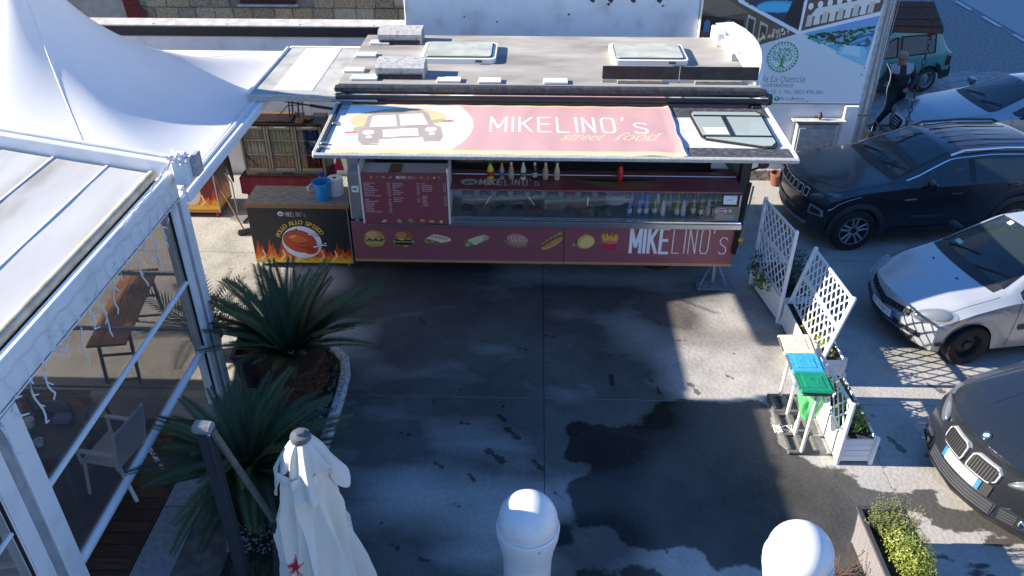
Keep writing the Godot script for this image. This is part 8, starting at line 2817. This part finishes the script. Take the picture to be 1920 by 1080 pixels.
	for side in [-1.0, 1.0]:
		var kp := P2([0.04 * side, 0.58, 0.3 * side, 0.58, 0.36 * side, 0.63, 0.36 * side, 0.72, 0.31 * side, 0.765, 0.08 * side, 0.765, 0.035 * side, 0.73, 0.03 * side, 0.61])
		var kd := part("kidney_frame", on_front(s, kp, 0.03), mat("bright_trim", C(0.62, 0.64, 0.67), 0.25, 0.5), bm)
		var inn := PackedVector2Array()
		for p in kp:
			inn.append(Vector2(0.198 * side, 0.672) + (p - Vector2(0.198 * side, 0.672)) * Vector2(0.91, 0.86))
		part("kidney_hole", on_front(s, inn, 0.034), mats.dark_void, kd)
		for i in 9:
			var z = side * (0.075 + i * 0.031)
			part("kidney_bar", on_front(s, P2([z - 0.007, 0.6, z + 0.007, 0.6, z + 0.007, 0.745, z - 0.007, 0.745]), 0.042), mats.black_metal, kd)
		part("side_intake", on_front(s, P2([0.5 * side, 0.28, 0.8 * side, 0.3, 0.82 * side, 0.42, 0.56 * side, 0.46, 0.48 * side, 0.4]), 0.012), mats.black_metal, bm)
		for i in 4:
			part("intake_rib", on_front(s, P2([0.5 * side, 0.31 + i * 0.03, 0.64 * side, 0.32 + i * 0.03, 0.64 * side, 0.33 + i * 0.03, 0.5 * side, 0.32 + i * 0.03]), 0.022), mats.dark_grey, bm)
		part("hood_crease", mb().tube([s.pos(0.12, 7.55, side), s.pos(0.5, 7.5, side), s.pos(1.1, 7.45, side)], 0.006, 4), bp, bm)
	part("lower_intake", on_front(s, P2([-0.44, 0.27, 0.44, 0.27, 0.46, 0.42, -0.46, 0.42]), 0.012), mats.black_metal, bm)
	for i in 4:
		part("intake_rib", on_front(s, P2([-0.43, 0.29 + i * 0.035, 0.43, 0.29 + i * 0.035, 0.43, 0.303 + i * 0.035, -0.43, 0.303 + i * 0.035]), 0.024), mats.dark_grey, bm)
	part("bumper_lip", on_front(s, P2([-0.8, 0.19, 0.8, 0.19, 0.8, 0.255, -0.8, 0.255]), 0.03), mat("trim_black"), bm)
	part("hood_edge", on_front(s, P2([-0.7, 0.845, 0.7, 0.845, 0.7, 0.853, -0.7, 0.853]), 0.006), mat("seam"), bm)
	var pb2 := mb()
	for k in 6:
		var z0 := -0.26 + k * 0.52 / 6
		var z1 := -0.26 + (k + 1) * 0.52 / 6
		pb2.quad(s.cap(0.455, z0, 0.03), s.cap(0.455, z1, 0.03), s.cap(0.565, z1, 0.03), s.cap(0.565, z0, 0.03), Rect2(k / 6.0, 0, 1 / 6.0, 1))
	part("number_plate", pb2, plate("FK 524BY", "plate_black"), bm)
	part("plate_holder", on_front(s, P2([-0.27, 0.44, 0.36, 0.44, 0.36, 0.575, -0.27, 0.575]), 0.018), mat("trim_black"), bm)
	# round emblem of quarters
	var ec := s.cap(0.86, 0.0, 0.0) + V(0.06, 0.035, 0)
	var EB := Basis(V(0, 0, 1), 0.55)
	var em2 := part("emblem", mb().cyl(ec, ec + EB * V(0, 0.014, 0), 0.046, 0.044, 20), mats.chrome, bm, 40)
	part("emblem_ring", mb().cyl(ec + EB * V(0, 0.014, 0), ec + EB * V(0, 0.016, 0), 0.041, 0.041, 20), mats.black_metal, em2)
	for i in 4:
		var w := mb()
		for j in 4:
			var a := PI / 2 * (i + j / 4.0)
			var b := PI / 2 * (i + (j + 1) / 4.0)
			w.tri_o(ec + EB * V(0, 0.0175, 0), ec + EB * V(cos(a) * 0.026, 0.0175, sin(a) * 0.026), ec + EB * V(cos(b) * 0.026, 0.0175, sin(b) * 0.026), EB * V(0, 1, 0))
		part("quarter", w, [mats.white_paint, mat("emblem_blue", C(0.05, 0.35, 0.65), 0.3)][i % 2], em2)
	# silver saloon behind
	var ap := car_paint("paint_saloon", C(0.3, 0.34, 0.38), 0.3, 0.6)
	var al := build_car("parked_car", "silver saloon with a shield shaped grille on the street behind the SUV", {"x": 7.119, "z": -15.47, "deg": -3.7, "L": 4.64, "half": 0.93, "sill": 0.2, "r": 0.33, "xf": 0.82, "xr": 3.64, "rim": "alloy", "paint": ap,
		"st": [[0.0, 0.6, 0.8, 0.66, 0.66, 0.72], [0.15, 0.68, 0.86, 0.74, 0.68, 0.8], [0.6, 0.8, 0.89, 0.86, 0.7, 0.9], [1.4, 0.91, 0.9, 0.96, 0.72, 1.0], [2.25, 0.94, 0.9, 1.28, 0.57, 1.36], [3.0, 0.96, 0.9, 1.34, 0.56, 1.43], [3.5, 0.98, 0.88, 1.28, 0.55, 1.36], [4.05, 1.0, 0.86, 1.06, 0.62, 1.09], [4.5, 0.97, 0.83, 1.0, 0.65, 1.03], [4.64, 0.86, 0.8, 0.9, 0.65, 0.92]],
		"sweep": [[0.0, 0.4], [0.7, 0.26], [1.4, 0.17], [2.25, 0.07], [3.4, 0.0], [4.64, -0.15]], "prof": std_prof,
		"screen": [1.42, 2.25], "rear": [3.55, 4.05], "windows": [[1.65, 2.65], [2.74, 3.5]], "seams": [1.55, 2.7], "handles": [2.4, 3.3], "mirror": 1.75,
		"lens": [0.34, 0.66, 0.68, 0.3, 0.07, 0.08], "lamp_in": mats.dark_grey})
	s = shapes[al]
	var sh := part("shield_grille", on_front(s, P2([0, 0.2, 0.15, 0.36, 0.24, 0.58, 0.19, 0.68, 0, 0.7, -0.19, 0.68, -0.24, 0.58, -0.15, 0.36]), 0.025), mat("bright_trim"), al)
	part("grille_hole", on_front(s, P2([0, 0.25, 0.12, 0.38, 0.2, 0.58, 0.16, 0.65, 0, 0.67, -0.16, 0.65, -0.2, 0.58, -0.12, 0.38]), 0.03), mats.dark_void, sh)
	for i in 6:
		var y := 0.36 + i * 0.05
		part("grille_bar", on_front(s, P2([-0.05 - 0.018 * i, y, 0.05 + 0.018 * i, y, 0.05 + 0.018 * i, y + 0.012, -0.05 - 0.018 * i, y + 0.012]), 0.04), mats.chrome, sh)
	for side in [-1.0, 1.0]:
		part("side_intake", on_front(s, P2([0.25 * side, 0.3, 0.75 * side, 0.3, 0.78 * side, 0.44, 0.3 * side, 0.44]), 0.012), mats.black_metal, al)
	# green small hatchback seen from the side
	var gp := mat("paint_teal", C(0.075, 0.29, 0.25), 0.42)
	gp.clearcoat_enabled = true
	gp.clearcoat = 0.3
	gp.clearcoat_roughness = 0.2
	var pa := build_car("parked_car", "old boxy green hatchback on the street, partly behind the concrete pole", {"x": 6.2, "z": -18.55, "deg": -20.0, "L": 3.41, "half": 0.745, "sill": 0.24, "r": 0.285, "xf": 0.62, "xr": 2.79, "rim": "steel", "paint": gp,
		"st": [[0.0, 0.7, 0.7, 0.74, 0.66, 0.76], [0.8, 0.86, 0.735, 0.9, 0.67, 0.93], [1.35, 0.88, 0.735, 1.38, 0.6, 1.43], [2.5, 0.89, 0.735, 1.39, 0.6, 1.44], [3.0, 0.9, 0.735, 1.36, 0.6, 1.41], [3.26, 0.9, 0.73, 0.97, 0.66, 0.99], [3.41, 0.84, 0.71, 0.87, 0.66, 0.88]],
		"sweep": [[0.0, 0.06], [0.8, 0.04], [2.5, 0.0], [3.41, -0.05]], "prof": [[0.15, 0.05], [0.4, 0.0], [0.9, 0.05]],
		"screen": [0.82, 1.35], "rear": [3.02, 3.26], "windows": [[1.02, 1.78], [1.9, 2.86]], "seams": [0.95, 1.84], "handles": [1.68], "mirror": 1.1, "handle_mat": mats.black_metal, "mirror_mat": mats.black_metal})
	s = shapes[pa]
	for side in [-1.0, 1.0]:
		part("tail_light", s.patch([Vector2(3.24, 1.5), Vector2(3.405, 1.5), Vector2(3.405, 2.6), Vector2(3.24, 2.6)], side, 0.01), mat("tail_red", C(0.1, 0.008, 0.008), 0.25), pa, 40)
		part("rear_bumper", s.patch([Vector2(2.99, 0.0), Vector2(3.41, 0.0), Vector2(3.41, 1.1), Vector2(2.99, 1.1)], side, 0.02), mats.black_metal, pa, 40)
		part("side_moulding", s.patch([Vector2(0.95, 0.75), Vector2(2.4, 0.75), Vector2(2.4, 1.05), Vector2(0.95, 1.05)], side, 0.012), mats.black_metal, pa)
		for w in [[1.02, 1.78], [1.9, 2.86]]:
			var loop := []
			for q in [[w[0], 4.0], [w[1], 4.0], [w[1], 5.0], [w[0], 5.0], [w[0], 4.0]]:
				loop.append(s.pos(q[0], q[1], side))
			part("window_seal", mb().tube(loop, 0.016, 6), mats.black_rubber, pa)
	part("rear_bumper", mb().box(V(3.42, 0.42, 0), V(0.1, 0.26, 1.42), 0.03), mats.black_metal, pa)
	part("rear_wiper", mb().bar(s.pos(3.26, 7.6, 1.0) + V(0.03, 0.03, 0), s.pos(3.04, 7.4, 1.0) + V(0.03, 0.03, 0), 0.015, 0.015), mats.black_metal, pa)


# ---------------------------------------------------------------- the walking man
# bones: [a, b, ra, rb]; the field is the smooth union of tapered capsules
func field(p: Vector3, bones: Array, k: float) -> float:
	var d := 10.0
	for q in bones:
		var a: Vector3 = q[0]
		var ab: Vector3 = q[1] - a
		var t := clampf((p - a).dot(ab) / maxf(ab.length_squared(), 1e-9), 0.0, 1.0)
		var e := (p - a - ab * t).length() - lerpf(q[2], q[3], t)
		var h := clampf(0.5 + 0.5 * (d - e) / k, 0.0, 1.0)
		d = lerpf(d, e, h) - k * h * (1.0 - h)
	return d


func nets(bones: Array, k: float, cell: float, out_v: PackedVector3Array, out_c: PackedColorArray, paint: Callable) -> void:
	var lo := V(INF, INF, INF)
	var hi := -lo
	for q in bones:
		var r: float = maxf(q[2], q[3]) + cell * 2
		for p: Vector3 in [q[0], q[1]]:
			lo = lo.min(p - V(r, r, r))
			hi = hi.max(p + V(r, r, r))
	var n := Vector3i(((hi - lo) / cell).ceil()) + Vector3i.ONE
	var f := PackedFloat32Array()
	f.resize(n.x * n.y * n.z)
	f.fill(1.0)
	# only near a bone
	for q in bones:
		var r: float = maxf(q[2], q[3]) + cell * 2.5
		var a := Vector3i((((q[0] as Vector3).min(q[1]) - V(r, r, r) - lo) / cell).floor()).clamp(Vector3i.ZERO, n - Vector3i.ONE)
		var b := Vector3i((((q[0] as Vector3).max(q[1]) + V(r, r, r) - lo) / cell).ceil()).clamp(Vector3i.ZERO, n - Vector3i.ONE)
		for z in range(a.z, b.z + 1):
			for y in range(a.y, b.y + 1):
				for x in range(a.x, b.x + 1):
					var i := (z * n.y + y) * n.x + x
					if f[i] == 1.0:
						f[i] = field(lo + V(x, y, z) * cell, bones, k)
	var vid := {}
	var vs := PackedVector3Array()
	var sx := 1
	var sy := n.x
	var sz := n.x * n.y
	var corner := [0, sx, sy, sx + sy, sz, sx + sz, sy + sz, sx + sy + sz]
	for z in n.z - 1:
		for y in n.y - 1:
			for x in n.x - 1:
				var i := (z * n.y + y) * n.x + x
				var neg := 0
				for c in corner:
					if f[i + c] < 0.0: neg += 1
				if neg == 0 or neg == 8: continue
				var s := Vector3.ZERO
				var m := 0
				for e in [[0, 1], [2, 3], [4, 5], [6, 7], [0, 2], [1, 3], [4, 6], [5, 7], [0, 4], [1, 5], [2, 6], [3, 7]]:
					var a := f[i + corner[e[0]]]
					var b := f[i + corner[e[1]]]
					if (a < 0.0) != (b < 0.0):
						var t := a / (a - b)
						var pa := V(e[0] & 1, (e[0] >> 1) & 1, e[0] >> 2)
						var pb := V(e[1] & 1, (e[1] >> 1) & 1, e[1] >> 2)
						s += pa.lerp(pb, t)
						m += 1
				vid[i] = vs.size()
				vs.append(lo + (V(x, y, z) + s / m) * cell)
	for key: int in vid:
		for ax in 3:
			var st: int = [sx, sy, sz][ax]
			var u: int = [sy, sz, sx][ax]
			var w: int = [sz, sx, sy][ax]
			if not (vid.has(key - u) and vid.has(key - w) and vid.has(key - u - w)): continue
			var a := f[key]
			var b := f[key + st]
			if (a < 0.0) == (b < 0.0): continue
			var q := [vs[vid[key]], vs[vid[key - u]], vs[vid[key - u - w]], vs[vid[key - w]]]
			var out := Vector3.ZERO
			out[ax] = 1.0 if a < 0.0 else -1.0
			for t in [[0, 1, 2], [0, 2, 3]]:
				var A: Vector3 = q[t[0]]
				var B: Vector3 = q[t[1]]
				var C3: Vector3 = q[t[2]]
				if (C3 - A).cross(B - A).dot(out) < 0.0:
					var sw := B
					B = C3
					C3 = sw
				for p in [A, B, C3]:
					out_v.append(p)
					out_c.append(paint.call(p))


func person() -> void:
	var o := thing("person", "white haired man in a dark jacket with pale shoulders walking by the pole", "person", V(7.36, 0, -16.5))
	var skin := C(0.27, 0.145, 0.095)
	var navy := C(0.012, 0.013, 0.02)
	var sleeve := C(0.02, 0.022, 0.032)
	var jeans := C(0.018, 0.022, 0.034)
	var shoe := C(0.03, 0.018, 0.012)
	var pale := C(0.3, 0.32, 0.35)
	var pel := V(0.07, 0.9, 0.0)
	var chest := V(0.03, 1.24, 0.02)
	var sl := V(-0.155, 1.36, 0.07)
	var sr := V(0.2, 1.34, -0.03)
	var bones := [
		[pel, V(0.05, 1.05, 0.01), 0.14, 0.145], [V(0.05, 1.05, 0.01), chest, 0.145, 0.15], [chest, V(0.02, 1.34, 0.02), 0.15, 0.11],
		[V(-0.06, 1.33, 0.04), V(0.11, 1.32, -0.01), 0.11, 0.11], [V(-0.03, 1.2, 0.05), V(0.09, 1.2, 0.03), 0.12, 0.12],
		[V(0.02, 1.36, 0.02), V(-0.01, 1.47, 0.04), 0.062, 0.055],
		[sl, V(-0.25, 1.12, 0.1), 0.075, 0.056], [V(-0.25, 1.12, 0.1), V(-0.31, 0.9, 0.17), 0.055, 0.042],
		[sr, V(0.3, 1.1, 0.0), 0.075, 0.058], [V(0.3, 1.1, 0.0), V(0.16, 0.97, 0.19), 0.056, 0.044],
		[V(0.0, 0.88, 0.02), V(-0.05, 0.5, 0.12), 0.105, 0.07], [V(-0.05, 0.5, 0.12), V(-0.2, 0.1, 0.06), 0.068, 0.045],
		[V(0.13, 0.88, -0.02), V(0.17, 0.48, -0.02), 0.105, 0.07], [V(0.17, 0.48, -0.02), V(0.3, 0.12, -0.16), 0.068, 0.045],
		[V(-0.19, 0.05, 0.05), V(-0.3, 0.035, 0.16), 0.048, 0.034], [V(0.31, 0.07, -0.17), V(0.23, 0.035, -0.05), 0.046, 0.034]]
	for q in bones:
		q[0] = (q[0] as Vector3) * V(1.25, 0.97, 1.2)
		q[1] = (q[1] as Vector3) * V(1.25, 0.97, 1.2)
		q[2] *= 1.08
		q[3] *= 1.08
	var vv := PackedVector3Array()
	var cc := PackedColorArray()
	nets(bones, 0.035, 0.018, vv, cc, func(p: Vector3) -> Color:
		if p.y < 0.1: return shoe
		if p.y < 0.84: return jeans
		if p.y > 1.38 and absf(p.x) < 0.1: return skin
		var yoke := absf(p.x - 0.02)
		if p.y > 1.22 and yoke > 0.07 and yoke < 0.26 and p.y - 1.24 > (yoke - 0.24) * 0.5: return pale
		if p.x < -0.24 or p.x > 0.3: return sleeve
		return navy)
	# head with its face, turned towards the viewer's left
	var HB := Basis(V(0, 1, 0), -0.55) * Basis(V(1, 0, 0), 0.15)
	var hc := V(-0.02, 1.535, 0.07)
	var h := func(x: float, y: float, z: float) -> Vector3: return hc + HB * V(x, y, z)
	var head := [[h.call(0, 0.03, -0.015), h.call(0, 0.02, 0.015), 0.093, 0.09], [h.call(0, -0.02, 0.02), h.call(0, -0.075, 0.045), 0.072, 0.045], [h.call(0, 0.0, 0.1), h.call(0, -0.022, 0.113), 0.01, 0.016], [h.call(-0.03, 0.025, 0.088), h.call(0.03, 0.025, 0.088), 0.018, 0.018], [h.call(0.088, 0.0, -0.005), h.call(0.09, -0.03, 0.0), 0.016, 0.012], [h.call(-0.088, 0.0, -0.005), h.call(-0.09, -0.03, 0.0), 0.016, 0.012], [h.call(0, -0.05, -0.02), V(0.0, 1.4, 0.04), 0.06, 0.062]]
	nets(head, 0.014, 0.0065, vv, cc, func(p: Vector3) -> Color:
		var l: Vector3 = HB.inverse() * (p - hc)
		if l.z > 0.07 and absf(absf(l.x) - 0.032) < 0.012 and absf(l.y - 0.002) < 0.008: return C(0.03, 0.02, 0.018)
		if l.z > 0.06 and absf(l.x) < 0.025 and absf(l.y + 0.052) < 0.006: return C(0.2, 0.08, 0.07)
		return skin)
	# hands: palm, four fingers, thumb
	for q in [[V(-0.39, 0.87, 0.2), V(-0.28, -0.95, 0.2).normalized(), V(0.5, 0.1, 0.8).normalized()], [V(0.2, 0.94, 0.23), V(-0.9, -0.25, 0.3).normalized(), V(0.1, -0.6, 0.6).normalized()]]:
		var w: Vector3 = q[0]
		var d: Vector3 = q[1]
		var side: Vector3 = (q[2] - d * d.dot(q[2])).normalized()
		var nn := d.cross(side)
		var hb := [[w, w + d * 0.03, 0.032, 0.03], [w + d * 0.03 + side * 0.022, w + d * 0.09 + side * 0.028, 0.018, 0.016], [w + d * 0.03 - side * 0.022, w + d * 0.085 - side * 0.028, 0.018, 0.015], [w + d * 0.03, w + d * 0.09, 0.022, 0.018]]
		for i in 4:
			var s0 := side * (0.03 - 0.02 * i)
			var L: float = [0.075, 0.085, 0.078, 0.06][i]
			var p0 := w + d * 0.085 + s0
			var p1 := p0 + d * L * 0.55 + nn * 0.012
			hb.append([p0, p1, 0.0095, 0.0085])
			hb.append([p1, p1 + d * L * 0.42 + nn * 0.026, 0.0085, 0.0075])
		var t0 := w + d * 0.035 + side * 0.03
		var t1 := t0 + d * 0.035 + side * 0.028 + nn * 0.01
		hb.append([t0, t1, 0.012, 0.0105])
		hb.append([t1, t1 + d * 0.032 + side * 0.004 + nn * 0.008, 0.0105, 0.0085])
		nets(hb, 0.006, 0.006, vv, cc, func(_p: Vector3) -> Color: return skin)
	var b := mb()
	b.v = vv
	b.uv.resize(vv.size())
	var me := b.mesh(75)
	var arr := me.surface_get_arrays(0)
	arr[Mesh.ARRAY_COLOR] = cc
	var m2 := ArrayMesh.new()
	m2.add_surface_from_arrays(Mesh.PRIMITIVE_TRIANGLES, arr)
	var bm := mat("body", Color.WHITE, 0.75)
	bm.vertex_color_use_as_albedo = true
	part_mesh("body", m2, bm, o)
	# short white hair round the back and sides
	var g := []
	for i in 9:
		var row := []
		for j in 33:
			var a := TAU * j / 32.0
			var el := lerpf(1.45, -0.35, i / 8.0)
			if sin(a) > 0.2: el = lerpf(1.45, 0.75 - 0.25 * sin(a), i / 8.0)
			var p := V(cos(a) * cos(el) * 0.099, sin(el) * 0.103 + 0.032, sin(a) * cos(el) * 0.103 - 0.004)
			row.append(hc + HB * (p * (1.0 + rng.randf_range(0, 0.02))))
		g.append(row)
	part("hair", mb().grid(g, false), mat("white_hair", C(0.24, 0.24, 0.235), 0.9), o, 60)
	# collar and jacket hem
	part("collar", mb().lathe([Vector2(0.075, 0.0), Vector2(0.085, 0.05), Vector2(0.078, 0.09), Vector2(0.07, 0.085)], 16, V(0.01, 1.32, 0.03), Basis(V(1, 0, 0), 0.2)), mat("jacket_navy", navy, 0.8), o, 40)
